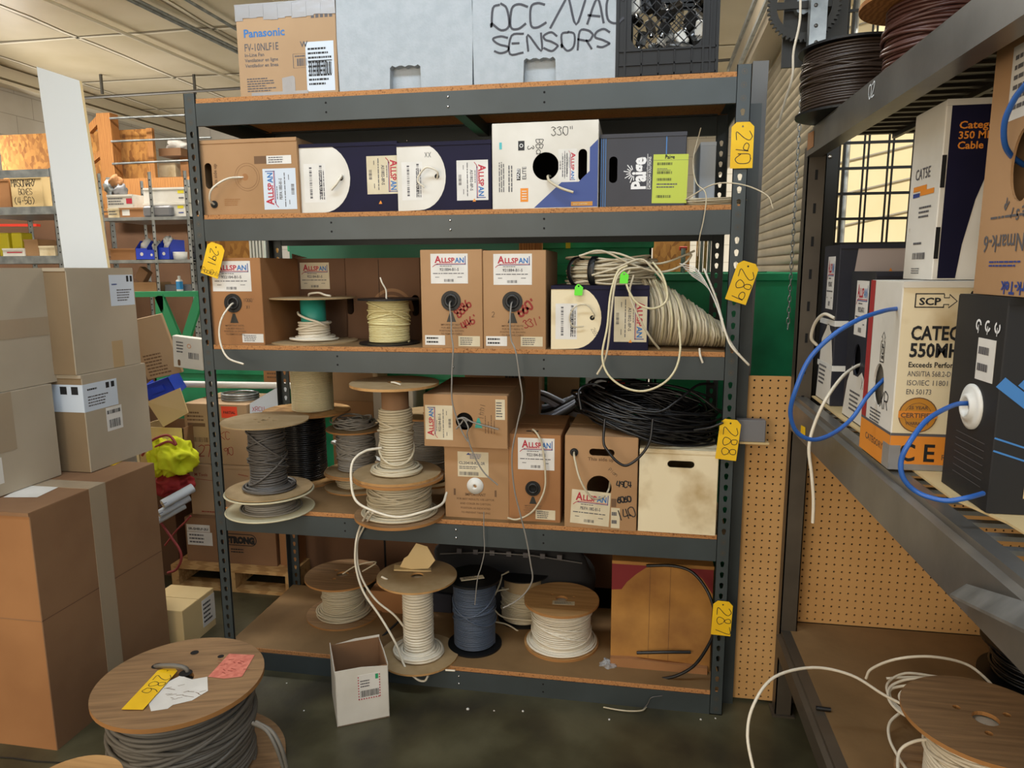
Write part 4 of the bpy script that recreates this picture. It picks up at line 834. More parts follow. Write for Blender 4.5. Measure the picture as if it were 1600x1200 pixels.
cable([rel(b.t, at(px_, py_, y=-.02)) for px_, py_ in ((756, 800), (756, 830), (757, 860), (752, 885), (746, 905), (742, 945))], .0018, 'cable_grey', b.t, 'thin_wire')
b = port_box(795, 876, 679, 812, .035, 'brown cable carton between the white-port carton and the open-holed carton', z, (.18, .60, .70, .36), (.47, .385), .027, '922184-B1-S', m='card_orange', depth=.34)
f = b.front; sticker(f, b.w*.52, b.h*.03, b.w*.38, b.h*.11, b.t, 'paper_cream', 'lines', 4)
g = G(); fr = b.top; g.plate(fr, [slot(b.w*.42, .05, .045, .016)], .0005, 'hole_dark'); g.build('top_slot', b.t)
cable([b.top.p(b.w*.42, .05, .0), b.top.p(b.w*.46, .02, .012), b.fpt(.58, 1.0, .012), b.fpt(.66, .88, .015), b.fpt(.72, .6, .02), b.fpt(.70, .38, .024), b.fpt(.5, .16, .03), b.fpt(.2, .05, .03), b.fpt(.0, .06, .03)], .0034, 'cable_offwhite', b.t)
w0, h0 = dim(882, 996, 683, 826, .0, z)
b = boxpx('brown carton with a big round hole, hand slot and black marker numbers', 'carton', 882, 996, 682, 823, .0, .36, z, m='card', holes={'front': [fslot(w0, h0, .51, .83, .085, .024), [(p[0]/w0, p[1]/h0) for p in circ(w0*.48, h0*.45, .042, 28)]]}, name='cable_carton', rz=R(-2))
f = b.front; allspan(f, b.w*.08, b.h*.05, b.w*.54, b.h*.37, -3, 'PB3FA 1882-B1-S', parent=b.t, paper='paper_cream'); sticker(f, b.w*.65, b.h*.02, b.w*.12, b.h*.22, b.t, 'paper_cream', 'lines', 2); grommet(f, b.w*.13, b.h*.82, .014, b.t)
g = G(); g.text(f, 'This side up', b.w*.32, b.h*.74, .016, 'tan_print', .02, w=b.w*.36); g.rect(f, b.w*.65, b.h*.25, b.w*.72, b.h*.34, 'tan_print'); g.build('printing', b.t)
g = G(); g.hand(f, '49C4', b.w*.72, b.h*.47, .022, 'black_print', .004, gap=.3); g.hand(f.sub(b.w*.74, b.h*.30, 8), '6060', 0, 0, .02, 'black_print', .005, gap=.2); g.hand(f.sub(b.w*.76, b.h*.10, 20), '140', 0, 0, .036, 'black_print', .0035, gap=.4); g.hand(f.sub(b.w*.60, b.h*.64, -35), 'Planes', 0, 0, .012, 'black_print', .001); g.build('marker_writing', b.t)
cable([b.fpt(.13, .82, 0), b.fpt(.15, .78, .03), b.fpt(.24, .58, .055), b.fpt(.38, .40, .05), b.fpt(.50, .355, .02), b.fpt(.6, .40, -.02), b.fpt(.62, .5, -.05)], .0036, 'cable_offwhite', b.t)
w0, h0 = dim(998, 1122, 703, 826, .0, z)
b = boxpx('stained off-white carton with a hand slot at the right end of the fourth shelf', 'carton', 998, 1121, 703, 825, -.0, .38, z, m='card_cream', holes={'front': [fslot(w0, h0, .53, .83, .088, .024)]}, top='lid', rz=R(-1))
wb = b
# ------------------------------------------------------------------ bottom shelf boxes
z = SZ[4]
b = boxpx('worn brown carton with torn red corners at the right end of the bottom shelf', 'carton', 955, 1113, 880, 1035, .12, .38, z, m='card_stain', name='large_carton', top='lid'); f = b.front; w_, h_ = b.w, b.h
g = G(); g.poly(f, [(0, h_*.72), (w_*.10, h_*.73), (w_*.15, h_*.80), (w_*.24, h_*.88), (w_*.34, h_*.95), (w_*.42, h_*.975), (w_*.55, h_*.98), (w_*.55, h_*.995), (0, h_*.995)], mat('torn_red', '7a2326', .8)); g.poly(f, [(w_*.62, h_*.995), (w_*.62, h_*.98), (w_*.78, h_*.95), (w_*.89, h_*.88), (w_*.95, h_*.80), (w_*.995, h_*.74), (w_*.995, h_*.995)], mat('torn_red', '7a2326', .8))
g.rect(f, w_*.38, 0, w_*.383, h_*.98, 'card_dark'); g.rect(f, w_*.58, 0, w_*.583, h_*.98, 'card_dark'); g.build('printing', b.t)
g = G(); g.plate(f, [[(0, -.0), (w_*.97, 0), (w_*.97, h_*.06), (w_*.2, h_*.09), (.0, h_*.08)]], .02, 'card_orange'); g.build('bottom_flap', b.t)
tag(cable([at(1079, 1019, y=.105), at(1040, 1019, y=.095), at(995, 1020, y=.105)], .006, 'black_rubber'), 'short straight piece of black tubing against the red-cornered carton', 'tubing')
tag(cable([at(a, b_, y=yy) for a, b_, yy in ((1010, 884, .10), (1050, 884, .09), (1080, 893, .07), (1102, 918, .05), (1115, 950, .03), (1116, 985, .025), (1103, 1015, .03), (1082, 1042, .04), (1050, 1058, .05), (1015, 1060, .07), (984, 1056, .085))], .0055, 'black_rubber'), 'long black rubber hose bowed in an arc in front of the red-cornered carton', 'hose')
g = G(); g.blob(at(948, 1040, y=.10)+Vector((0, 0, .0)), .025, .02, .018, 'bag_plastic', noise=.5, sd=2); tag(g.build('plastic_wrap'), 'crumpled clear plastic beside the red-cornered carton', 'plastic scrap')
b = boxpx('small tan carton behind the tall white cable spool', 'carton', 578, 640, 925, 975, .36, .16, z, m='card_orange', name='small_carton')
g = G(); P = at(800, 875, y=.46)
t = thing('duffel_bag', 'black duffel bag at the back of the bottom shelf', 'bag', (P.x, .47, z))
g.blob((0, 0, .165), .36, .075, .163, 'black_cloth', 40, 20, .08, 4, .75); g.build('bag_body', t)
g = G(); g.tube([(-.3, -.06, .26), (-.1, -.085, .29), (.1, -.085, .29), (.3, -.06, .26)], .004, 'steel_post'); 
for k in range(7): g.box(-.22+.07*k, -.20+.07*k, -.088, -.08, .28, .30, 'grey_print')
g.build('zipper', t)
g = G(); fr = F(at(648, 925, y=.30), (1, 0, 0), (0, .2, 1)); g.plate(fr, [[(0, 0), (.07, 0), (.07, .02), (0, .045)]], .003, 'card_pale'); tag(g.build('cardboard_scrap'), 'small pale cardboard scrap behind the tall spool, above the dark box', 'cardboard')
b = boxpx('dark grey box between the tall white spool and the slate blue spool', 'box', 672, 706, 928, 1000, .40, .1, z, m='navy_dark', name='dark_box', top='lid')
tag(cable([at(584, 1006, y=.14), at(600, 992, y=.18), at(624, 970, y=.24)], .0045, 'black_rubber'), 'short black tube on the bottom shelf behind the tall white spool', 'tubing')
tag(cable([at(696, 1047, z=z+.005), at(711, 1048, z=z+.005)], .0035, 'cable_white'), 'short white cable offcut at the front edge of the bottom shelf', 'cable offcut')

# ------------------------------------------------------------------ white cable hanks, third shelf
z = SZ[2]
t = thing('cable_hank', 'large hank of off-white cable standing at the right end of the third shelf', 'cable coil', (1.72, .12, z))
g = G(); rnd = random.Random(21); N = 64
for i in range(N):
    q = i/(N-1); base = at(1008+127*q, 543, y=.05); top = at(992+135*q, 418+92*q**1.1, y=.16); yc = .17; x0, x1 = base.x, top.x; hh = top.z-z; ry = .12+rnd.uniform(-.012, .02)
    hh += rnd.uniform(-.008, .006); pts = []
    for k in range(30):
        a = 2*pi*k/30; zz_ = .5-.5*cos(a); bulge = .03*sin(a/2)*(1-q)
        pts.append((x0+(x1-x0)*zz_**1.5+bulge*sin(pi*zz_)+rnd.uniform(-.0015, .0015)-1.72, yc-ry*sin(a)-.12+.0, max(.004, hh*zz_+.004)))
    g.tube(pts, .0038, rnd.choice(('cable_offwhite', 'cable_offwhite', 'cable_cream', 'cable_tan')), 6, True)
g.build('coil', t)
for pts, m_ in ((((980, 415, -.02), (965, 425, -.03), (954, 460, -.05), (949, 510, -.07), (941, 555, -.08), (950, 585, -.09), (975, 605, -.09), (1005, 611, -.09), (1035, 600, -.085), (1055, 578, -.07), (1063, 545, -.04), (1060, 500, .0)), 'cable_cream'),
                (((1000, 418, -.02), (975, 422, -.03), (962, 440, -.04), (955, 490, -.06), (950, 540, -.07), (944, 565, -.07), (933, 585, -.07)), 'cable_offwhite'),
                (((985, 420, -.02), (978, 440, -.03), (992, 470, -.04), (1015, 482, -.04), (1036, 476, -.03), (1043, 460, -.02), (1035, 430, .0), (1020, 410, .03)), 'cable_cream'),
                (((990, 430, -.01), (984, 460, -.03), (1000, 500, -.04), (1018, 530, -.03), (1030, 545, .0)), 'cable_offwhite'),
                (((1093, 545, .0), (1094, 555, -.02), (1098, 567, -.02)), 'cable_white'),
                (((1100, 420, .05), (1120, 470, .0), (1134, 520, -.03), (1150, 548, -.045), (1170, 570, -.05), (1160, 560, -.055), (1142, 540, -.05), (1132, 515, -.03)), 'cable_white')):
    cable([Vector(at(a, b_, y=c_))-t.location for a, b_, c_ in pts], .0036, m_, t, 'loose_loop')
g = G(); rnd = random.Random(4)
for i in range(7):
    pts = [at(1062+i*3, 412+i*3, y=.03), at(1088+i*3, 420+i*5, y=.0), at(1110+i*2, 455+i*5, y=-.01), at(1130, 500+i*3, y=-.02)]
    g.tube(smooth_pts([Vector(p)-t.location for p in pts], 6), .0013, 'white_plastic', 5)
g.build('tie_string', t)
topz = navy3.t.location.z+navy3.h
t = thing('cable_hank', 'black-taped coil of off-white cable lying on the cream-panelled navy carton', 'cable coil', (1.45, .14, topz))
g = G(); rnd = random.Random(22)
c = at(955, 425, y=.14)
for i in range(40):
    rx, ry = rnd.uniform(.115, .155), rnd.uniform(.07, .12); ph = rnd.uniform(0, 6); zo = rnd.uniform(.004, .085); tl = rnd.uniform(-.01, .02)
    pts = [(c.x-1.45+rx*cos(a)+.01*rnd.uniform(-.3, .3), ry*sin(a), max(.004, zo+tl*cos(a)+.005*sin(2*a+ph))) for a in [2*pi*k/30 for k in range(30)]]
    g.tube(pts, .0036, 'cable_offwhite', 6, True)
g.build('coil', t)
for a in (215, 248): 
    g = G(); p = (c.x-1.45+.135*cos(R(a)), .095*sin(R(a)), .045); T = Matrix.Translation(p) @ Euler((0, 0, R(a))).to_matrix().to_4x4()
    g.lathe([(.046, -.012), (.05, -.008), (.05, .008), (.046, .012)], 'black_rubber', T=T @ Matrix.Rotation(R(90), 4, 'X') @ Matrix.Diagonal((.75, 1, 1, 1)), seg=20); g.build('tape_wrap', t)
for pts in (((905, 400, .0), (940, 392, -.0), (985, 412, .02), (1030, 425, .04), (1065, 415, .05), (1080, 398, .08), (1060, 402, .14)), ((915, 396, .02), (960, 395, .02), (1000, 408, .02), (1030, 412, .05), (1060, 403, .08), (1085, 392, .12)), ((925, 430, -.0), (960, 420, -.02), (1000, 405, .0), (1020, 420, .0), (1040, 445, .0), (1044, 470, -.01))):
    cable([Vector(at(a, b_, y=c_))-t.location for a, b_, c_ in pts], .0036, 'cable_offwhite', t, 'loose_loop')
def clip_tag(px, py, y, label):
    p = at(px, py, y=y); g = G(); fr = F((p.x-.014, p.y, p.z-.018), (1, 0, 0), (0, 0, 1))
    g.plate(fr, [[(0, .002), (.004, 0), (.026, 0), (.029, .026), (.020, .034), (.014, .038), (.010, .036), (.002, .028)], circ(.014, .030, .003, 8)], .0015, 'green_sticker'); return tag(g.build('green_tag'), label, 'tag')
clip_tag(904, 453, .005, 'neon green tag at the top of the cream-panelled navy carton'); clip_tag(975, 434, -.035, 'neon green tag hanging among the off-white cable loops')
# black coil fourth shelf
z = wb.t.location.z+wb.h
t = thing('cable_coil', 'big tangled coil of black cable lying on two cartons', 'cable coil', (1.45, .14, z-.0))
g = G(); rnd = random.Random(31); c = at(1010, 648, y=.16); cx = c.x-1.45
for i in range(64):
    rx, ry = rnd.uniform(.15, .235), rnd.uniform(.09, .155); ph = rnd.uniform(0, 6); zo = rnd.uniform(.0, .10); tl = rnd.uniform(.02, .055); dx, dy = rnd.uniform(-.03, .03), rnd.uniform(-.015, .03)
    pts = []
    for k in range(34):
        a = 2*pi*k/34; x = cx+dx+rx*cos(a); yy = dy+ry*sin(a)+.01; zz_ = zo+.045-tl*cos(a)-.02*sin(a)*-1+.008*sin(3*a+ph)
        pts.append((x+.012*rnd.uniform(-.4, .4), yy, max(.006, zz_)))
    g.tube(pts, rnd.choice((.0036, .0036, .0045)), 'cable_black', 6, True)
g.build('coil', t)
for pts in (((945, 655, -.03), (943, 690, -.05), (950, 705, -.06), (965, 722, -.065), (980, 727, -.065), (1000, 713, -.06), (1015, 690, -.05), (1020, 655, -.03)), ((1115, 600, .1), (1090, 602, .06), (1060, 625, .0), (1030, 643, -.02), (990, 640, -.02)), ((985, 600, .2), (1030, 600, .2), (1080, 612, .15), (1120, 640, .1), (1135, 650, .05)), ((1085, 672, .0), (1110, 668, -.02), (1130, 660, -.03)), ((908, 640, .0), (905, 610, .02), (925, 600, .04), (945, 607, .04)), ((940, 588, .3), (975, 590, .3), (1020, 600, .3), (1060, 605, .3), (1110, 620, .3))):
    cable([Vector(at(a, b_, y=c_))-t.location for a, b_, c_ in pts], .0045, 'cable_black', t, 'loose_loop')

# ------------------------------------------------------------------ yellow tags
def lot_tag(num, px, py, y, ang, label, w=.066, h=.135, extra=None, hs=.044):
    p = at(px, py, y=y); t = thing('lot_tag', label, 'tag', (p.x, p.y, p.z), (0, R(-ang), 0), None)
    g = G(); fr = F((-w/2, 0, -h/2), (1, 0, 0), (0, 0, 1)); c = .014
    g.plate(fr, [[(0, 0), (w, 0), (w, h-c), (w-c, h), (c, h), (0, h-c)], circ(w/2, h-.013, .003, 10)], .0008, 'yellow_tag')
    ff = fr.sub(w*.24, h*.80, -90); g.hand(ff, num, 0, 0, hs, 'black_print', .0022, h=.0014, gap=1.3, jit=.2, aspect=.86 if not extra else .7)
    if extra: g.hand(fr, 'Rack', w*.05, h*.05, .017, 'black_print', .0012, h=.0014, gap=.3, jit=.3, aspect=.8); g.hand(fr, 'Only', w*.55, h*.07, .017, 'black_print', .0012, h=.0014, gap=.3, jit=.3, aspect=.7)
    g.build('card', t); return t
lot_tag('290', 1159.5, 227, -.01, 0, 'yellow lot tag reading 290, topmost on the right upright')
lot_tag('289', 1160, 441, -.012, -17, 'yellow lot tag reading 289 tilted on the right upright beside the cable hank', .066, .128)
lot_tag('288', 1138, 687, -.01, -5, 'yellow lot tag reading 288 on the right upright')
lot_tag('287', 1128, 966, -.01, -2, 'yellow lot tag reading 287 low on the right upright', .064, .124)
lot_tag('291', 333, 406, -.012, -19, 'yellow lot tag reading 291 Rack Only on the left upright', .068, .118, True, .033)
g = G(); p = at(1165, 674, y=-.006); g.bbox(at(1150, 674, y=.03).x, at(1196, 674, y=.03).x, .025, .06, at(1170, 690, y=.03).z, at(1170, 656, y=.03).z, 'grey_box', .002); g.box(at(1155, 690, y=.02).x, at(1202, 690, y=.02).x, .02, .062, at(1170, 693, y=.03).z, at(1170, 690, y=.03).z, 'card_pale'); tag(g.build('electrical_cover'), 'grey metal box wedged beside the right upright in front of the pegboard', 'box')

# ------------------------------------------------------------------ posts beside the unit and things on the floor
g = G(); a = at(1156, 560, y=.14); bb = at(1188, 97, y=.14); g.bar((a.x, .14, 0.02), (bb.x, .14, bb.z), .048, .03, 'steel_post', (0, 1, 0)); tag(g.build('steel_channel'), 'tall grey steel channel leaning upright behind the right end of the shelving', 'steel channel')
g = G(); g.box(W+.004, W+.045, .075, .077, 0, 2.04, 'shelf_steel'); g.box(W+.004, W+.006, .04, .075, 0, 2.04, 'shelf_steel'); tag(g.build('spare_upright'), 'spare blue-grey shelving post standing against the unit right upright', 'shelving post')

# spool 286
zf = 0
P = at(282, 1060, z=.31); hs = .31; rr = 124*mpp(P)
t = spool('large wooden spool of grey cable on the floor carrying the yellow 286 tag', (P.x, P.y, 0), rr, hs, .014, 'ply_grey', 'cable_reel_grey', .0068, .07, 100*mpp(P), holes='none', nl=6, sd=40, jit=.7, rot=(0, 0, .3), name='cable_reel', Rb=rr*1.2)
g = G(); ff = F((P.x, P.y, hs+.0005), (1, 0, 0), (0, 1, 0))
for px_, py_, r_ in ((245, 1041, .016), (290, 1052, .02), (345, 1026, .010), (304, 1020, .013)): q = at(px_, py_, z=hs); g.disc(ff, q.x-P.x, q.y-P.y, r_, 'hole_dark', .0008, 14)
o_ = g.build('bolt_hole', t); o_.matrix_parent_inverse = (Matrix.Translation((P.x, P.y, 0)) @ Matrix.Rotation(.3, 4, 'Z')).inverted()
def topquad(px4, z, m, h=.0012): return [at(a, b_, z=z+h) for a, b_ in px4]
g = G()
for q4, mm in ((((232, 1098), (262, 1066), (282, 1056), (300, 1062), (324, 1058), (325, 1080), (300, 1095), (270, 1102), (262, 1108), (236, 1112)), 'paper'), (((325, 1058), (358, 1022), (398, 1024), (378, 1058), (350, 1061)), 'pink_paper')):
    pts = [at(a, b_, z=hs) for a, b_ in q4]; g.poly(F((0, 0, hs), (1, 0, 0), (0, 1, 0)), [(p.x, p.y) for p in pts], mm, .0012 if mm == 'paper' else .0014)
lf = F((0, 0, hs), (1, 0, 0), (0, 1, 0)); rnd = random.Random(8)
for i in range(16):
    p = at(rnd.uniform(255, 315), rnd.uniform(1070, 1095), z=hs); g.ribbon(lf, [(p.x, p.y), (p.x+rnd.uniform(.01, .03), p.y+rnd.uniform(-.006, .012))], .0015, 'tan_print', .0018)
for i in range(14):
    p = at(rnd.uniform(340, 382), rnd.uniform(1028, 1052), z=hs); g.ribbon(lf, [(p.x, p.y), (p.x+rnd.uniform(.008, .02), p.y+rnd.uniform(-.006, .008))], .0018, 'red_marker', .002)
o_ = g.build('torn_label', t); o_.matrix_parent_inverse = (Matrix.Translation((P.x, P.y, 0)) @ Matrix.Rotation(.3, 4, 'Z')).inverted()
g = G(); g.tube(smooth_pts([at(240, 1042, z=hs-.01), at(250, 1040, z=hs+.014), at(272, 1040, z=hs+.02), at(290, 1044, z=hs+.012), at(294, 1054, z=hs-.01)], 6), .0068, 'cable_reel_grey'); o_ = g.build('cable_end', t); o_.matrix_parent_inverse = (Matrix.Translation((P.x, P.y, 0)) @ Matrix.Rotation(.3, 4, 'Z')).inverted()
g = G(); g.tube(smooth_pts([at(395, 1130, y=P.y-.1), at(415, 1140, y=P.y-.12), at(428, 1160, y=P.y-.13), at(438, 1185, y=P.y-.13), at(450, 1225, y=P.y-.12)], 6), .0055, 'cable_reel_grey'); g.tube(smooth_pts([at(400, 1128, y=P.y-.1), at(424, 1142, y=P.y-.12), at(438, 1165, y=P.y-.13), at(446, 1190, y=P.y-.13), at(455, 1230, y=P.y-.12)], 6), .0055, 'cable_reel_grey')
o_ = g.build('loose_cable', t); o_.matrix_parent_inverse = (Matrix.Translation((P.x, P.y, 0)) @ Matrix.Rotation(.3, 4, 'Z')).inverted()
# tag 286 lying on it
A, B_ = at(210, 1105, z=hs+.004), at(262, 1048, z=hs+.004); c_ = (A+B_)/2; dr = (B_-A).normalized()
t = thing('lot_tag', 'yellow lot tag reading 286 lying on the large floor spool', 'tag', (c_.x, c_.y, hs+.004)); L = (B_-A).length*1.12; wt = .062; u = Vector((dr.y, -dr.x, 0))
fr = F(-u*wt/2-dr*L/2, u, dr); g = G(); g.plate(fr, [[(0, 0), (wt, 0), (wt, L-.012), (wt-.012, L), (.012, L), (0, L-.012)], circ(wt/2, L-.012, .003, 10)], .0008, 'yellow_tag'); g.hand(fr.sub(wt*.22, L*.82, -90), '286', 0, 0, .046, 'black_print', .002, h=.0014, aspect=.8); g.build('card', t)
# second reel corner bottom-left and the pale ply behind 286's base
P = at(125, 1215, z=.40); t = spool('wooden spool in the bottom left corner of the photo', (P.x, P.y-.03, 0), 66*mpp(P)*1.1, .40, .012, 'ply', 'cable_dark', .006, .06, .1, holes='none', nl=0, sd=41, name='cable_reel')

# open white carton on the floor
a0, a1 = at(527, 1137, z=0), at(609, 1120, z=0); ang = math.atan2(a1.y-a0.y, a1.x-a0.x); wbx = (a1-a0).length; hbx = .205; dp = .20
t = thing('open_carton', 'small open white carton on the concrete floor in front of the shelving', 'carton', (a0.x, a0.y, 0), (0, 0, ang))
g = G()
for fr, a in ((F((0, 0, 0), (1, 0, 0), (0, 0, 1)), wbx), (F((wbx, 0, 0), (0, 1, 0), (0, 0, 1)), dp), (F((wbx, dp, 0), (-1, 0, 0), (0, 0, 1)), wbx), (F((0, dp, 0), (0, -1, 0), (0, 0, 1)), dp)):
    g.plate(fr, [[(0, 0), (a, 0), (a, hbx-.012), (a*.5, hbx), (0, hbx)]], .002, 'card_white', -.002); g.plate(fr, [hrect(.002, .002, a-.002, hbx-.008)], .002, 'card_brown', -.005)
g.box(0, wbx, 0, dp, 0, .004, 'card_brown'); g.build('carton_body', t)
fr = F((0, 0, 0), (1, 0, 0), (0, 0, 1)); g = G(); q0, q1, r0_, r1_ = wbx*.42, wbx*.84, hbx*.42, hbx*.86; g.plate(fr, [hrect(q0, r0_, q1, r1_)], .0006, 'paper'); barcode(g, fr, q0+.008, r0_+.008, (q1-q0)*.8, .024, 'black_print', 30, 4, .001); lines(g, fr, q0+.008, r0_+.042, (q1-q0)*.6, .03, 3, 'grey_print', 3, .001); g.rect(fr, q1-.016, r1_-.022, q1-.006, r1_-.004, 'green_frame', .001)
for k in range(9):
    g.rect(fr, q0+(q1-q0)*k/9, r0_-.001, q0+(q1-q0)*(k+.5)/9, r0_+.0035, 'red_ink', .001)
    for s_ in (q0, q1-.0035): g.rect(fr, s_, r0_+(r1_-r0_)*k/9, s_+.0035, r0_+(r1_-r0_)*(k+.5)/9, 'red_ink', .001)
g.build('shipping_label', t)
# debris
for i, (px_, py_, r_) in enumerate(((731, 1109, .006), (772, 1111, .003), (817, 1112, .004), (952, 1125, .004), (448, 1068, .003), (475, 1111, .003), (1118, 1123, .003), (1095, 1125, .004))):
    g = G(); p = at(px_, py_, z=0); g.blob((p.x, p.y, r_*.5), r_, r_, r_*.6, 'paper', 8, 6, .4, i); tag(g.build('litter_scrap'), 'tiny white scrap on the concrete floor by the shelving', 'litter', 'white scraps on the floor')
tag(cable([at(943, 1105, z=.004), at(965, 1109, z=.01), at(985, 1111, z=.012), at(1003, 1110, z=.01), at(1010, 1105, z=.004)], .0025, 'cable_offwhite'), 'short off-white wire on the floor below the shelving beam', 'wire')
tag(cable([at(1003, 1110, y=-.012), at(1012, 1100, y=-.01), at(1018, 1090, y=-.012), at(1035, 1087, y=-.004)], .0018, 'cable_dark'), 'thin dark wire crossing the bottom shelf beam', 'wire')

# ------------------------------------------------------------------ carton stacks at left
def plainbox(label, x0, x1, y0, y1, z0, z1, m, name='large_carton', group=None, face={}, tape=None):
    b = Box(label, 'carton', x0, x1, z0, z1, y0, y1-y0, m=m, name=name, group=group, face=face, top='lid' if tape is None else 'flaps'); return b
GS = 'shipping cartons stacked at the left'
XD_ = -.265
b = plainbox('tall brown taped carton standing at the front of the left stack', -1.1, XD_, -.543, .035, 0, .805, 'card_brown', face={'front': 'card_orange'}); f = b.right; w_, h_ = b.d, b.h  # front gets a warmer, lighter card: its warm light is in the colour
g = G(); u0 = w_*.42
g.plate(f, [[(u0, 0), (u0+.075, 0), (u0+.075, h_+.001), (u0, h_+.001)]], .0012, 'tape_glossy'); g.plate(b.top, [[(b.w*.3, u0), (b.w+.001, u0), (b.w+.001, u0+.075), (b.w*.3, u0+.075)]], .0012, 'tape_glossy'); g.build('packing_tape', b.t)
g = G(); g.rect(f, 0, h_*.555, w_, h_*.559, 'card_dark'); g.rect(b.front, 0, h_*.555, b.w, h_*.559, 'card_brown'); g.build('fold_line', b.t)
g = G(); q = [at(a, c, z=.806)-b.t.location for a, c in ((140, 729), (176, 724), (191, 720), (158, 726))]
g.poly(b.top, [(p.x+b.w/2, p.y+b.d/2) for p in [at(a, c, z=.806)-b.t.location for a, c in ((143, 730), (178, 727), (192, 720), (160, 719))]], 'yellow_tag', .001); 
g.poly(b.top, [(p.x+b.w/2, p.y+b.d/2) for p in [at(a, c, z=.806)-b.t.location for a, c in ((150, 728), (177, 725), (186, 721.5), (162, 721))]], 'grey_print', .0014); g.build('yellow_sticker', b.t)
g = G(); g.poly(b.top, [(p.x+b.w/2, p.y+b.d/2) for p in [at(a, c, z=.806)-b.t.location for a, c in ((5, 777), (58, 777), (104, 755), (48, 755))]], 'paper', .001); g.build('paper_label', b.t)
b = plainbox('grey-tan carton at the front left edge, below the topmost front carton', -1.0, -.486, -.62, -.17, .808, 1.142, 'card_grey', group=None)
g = G(); g.plate(b.right, [hrect(b.d*.3, b.h*.42, b.d*.62, b.h+.001)], .001, 'tape_glossy'); g.build('packing_tape', b.t); sticker(b.right, b.d*.1, b.h*.12, b.d*.38, b.h*.26, b.t, 'paper', 'lines', 4)
b = plainbox('topmost grey-tan carton at the left edge of the photo', -1.0, -.50, -.60, -.06, 1.144, 1.548, 'card_grey')
g = G(); g.plate(b.right, [hrect(0, b.h*.42, b.d, b.h*.58)], .001, 'tape_glossy'); g.build('packing_tape', b.t)
b = plainbox('carton with a wrapped corner label in the middle of the left stack', -.86, -.40, -.13, .21, .808, 1.168, 'card_grey', face={'front': 'card_grey_shade'})  # front uses the shaded copy of the grey card
f = b.right; g = G(); f2 = b.front
g.plate(f, [hrect(0, b.h*.62, b.d*.50, b.h*.90)], .0008, 'paper_blue'); g.plate(f2, [hrect(b.w*.6, b.h*.62, b.w, b.h*.90)], .0008, 'paper_blue')
lines(g, f, .02, b.h*.66, b.d*.3, b.h*.12, 4, 'grey_print', 2, .0012); lines(g, f, .02, b.h*.82, b.d*.2, b.h*.04, 1, 'black_print', 3, .0012)
for q in (.33, .41): g.rect(f, b.d*q, b.h*.82, b.d*(q+.05), b.h*.88, 'black_print', .0012)
for q in (.80, .90): g.rect(f2, b.w*q, b.h*.80, b.w*(q+.06), b.h*.88, 'black_print', .0012)
g.build('wrapped_label', b.t); sticker(f, b.d*.30, b.h*.36, b.d*.24, b.h*.25, b.t, 'paper', 'bar', 3, 'barcode_label')
g = G(); barcode(g, f, b.d*.31, b.h*.54, b.d*.2, b.h*.04, 'black_print', 18, 8, .0012); g.build('barcode', b.t)
b = plainbox('upper grey-tan carton with a pale blue shipping label and strip of brown tape', -.87, -.41, -.14, .20, 1.17, 1.548, 'card_grey', face={'front': 'card_grey_shade'})
f = b.right; g = G(); g.plate(f, [hrect(b.d*.60, b.h*.62, b.d*.98, b.h*.93)], .0008, 'paper_blue'); lines(g, f, b.d*.70, b.h*.66, b.d*.24, b.h*.13, 5, 'grey_print', 2, .0012); lines(g, f, b.d*.63, b.h*.82, b.d*.12, b.h*.03, 1, 'navy_ink', 3, .0012)
for q in (.87, .93): g.rect(f, b.d*q, b.h*.86, b.d*(q+.035), b.h*.92, 'black_print', .0012)
g.build('shipping_label', b.t); g = G(); g.plate(f, [hrect(b.d*.55, 0, b.d*.72, b.h*.27)], .0008, 'clear_tape'); g.build('packing_tape', b.t)
# small carton + tan open one beside
b = Box('small tan open carton on the floor behind the tall taped carton', 'carton', -.50, -.19, 0, .20, .02, .28, m='card_pale', name='small_carton', top='none', rz=R(12)) if 0 else None
p = at(272, 1000, z=.0); b = Box('pale tan carton with a black label on the floor, behind the tall taped carton', 'carton', -.44, -.235, 0, .17, .08, .22, m='card_pale', name='small_carton', top='flaps')
sticker(b.right, .13, .03, .09, .12, b.t, 'paper', 'lines', 5, ink='black_print')

# leaning white board
a, c_, e_ = at(57, 104, y=.72), at(124, 126, y=.72), at(98, 402, y=.5); nb = (c_-a).cross(e_-a).normalized()
dd = fw+rt*((166-800)/FPX)+up*((600-402)/FPX); d_ = CAM+dd*((a-CAM).dot(nb)/dd.dot(nb))
g = G(); vs = [e_+(e_-a)*1.0, d_+(d_-c_)*1.0, c_, a]; vs = [Vector(v) for v in vs]
for q in (0, 1):
    top_ = vs[3] if q == 0 else vs[2]; k_ = (top_.z-.012)/(top_.z-vs[q].z); vs[q] = top_+(vs[q]-top_)*min(k_, 2.5)
vs += [v+Vector((0, .016, 0)) for v in vs]; g.add(vs, [(0, 1, 2, 3)], 'white_panel'); g.add(vs, [(7, 6, 5, 4), (0, 4, 5, 1), (1, 5, 6, 2), (2, 6, 7, 3), (3, 7, 4, 0)], 'panel_edge')
tag(g.build('white_board'), 'tall white laminated board leaning upright behind the carton stack', 'board')

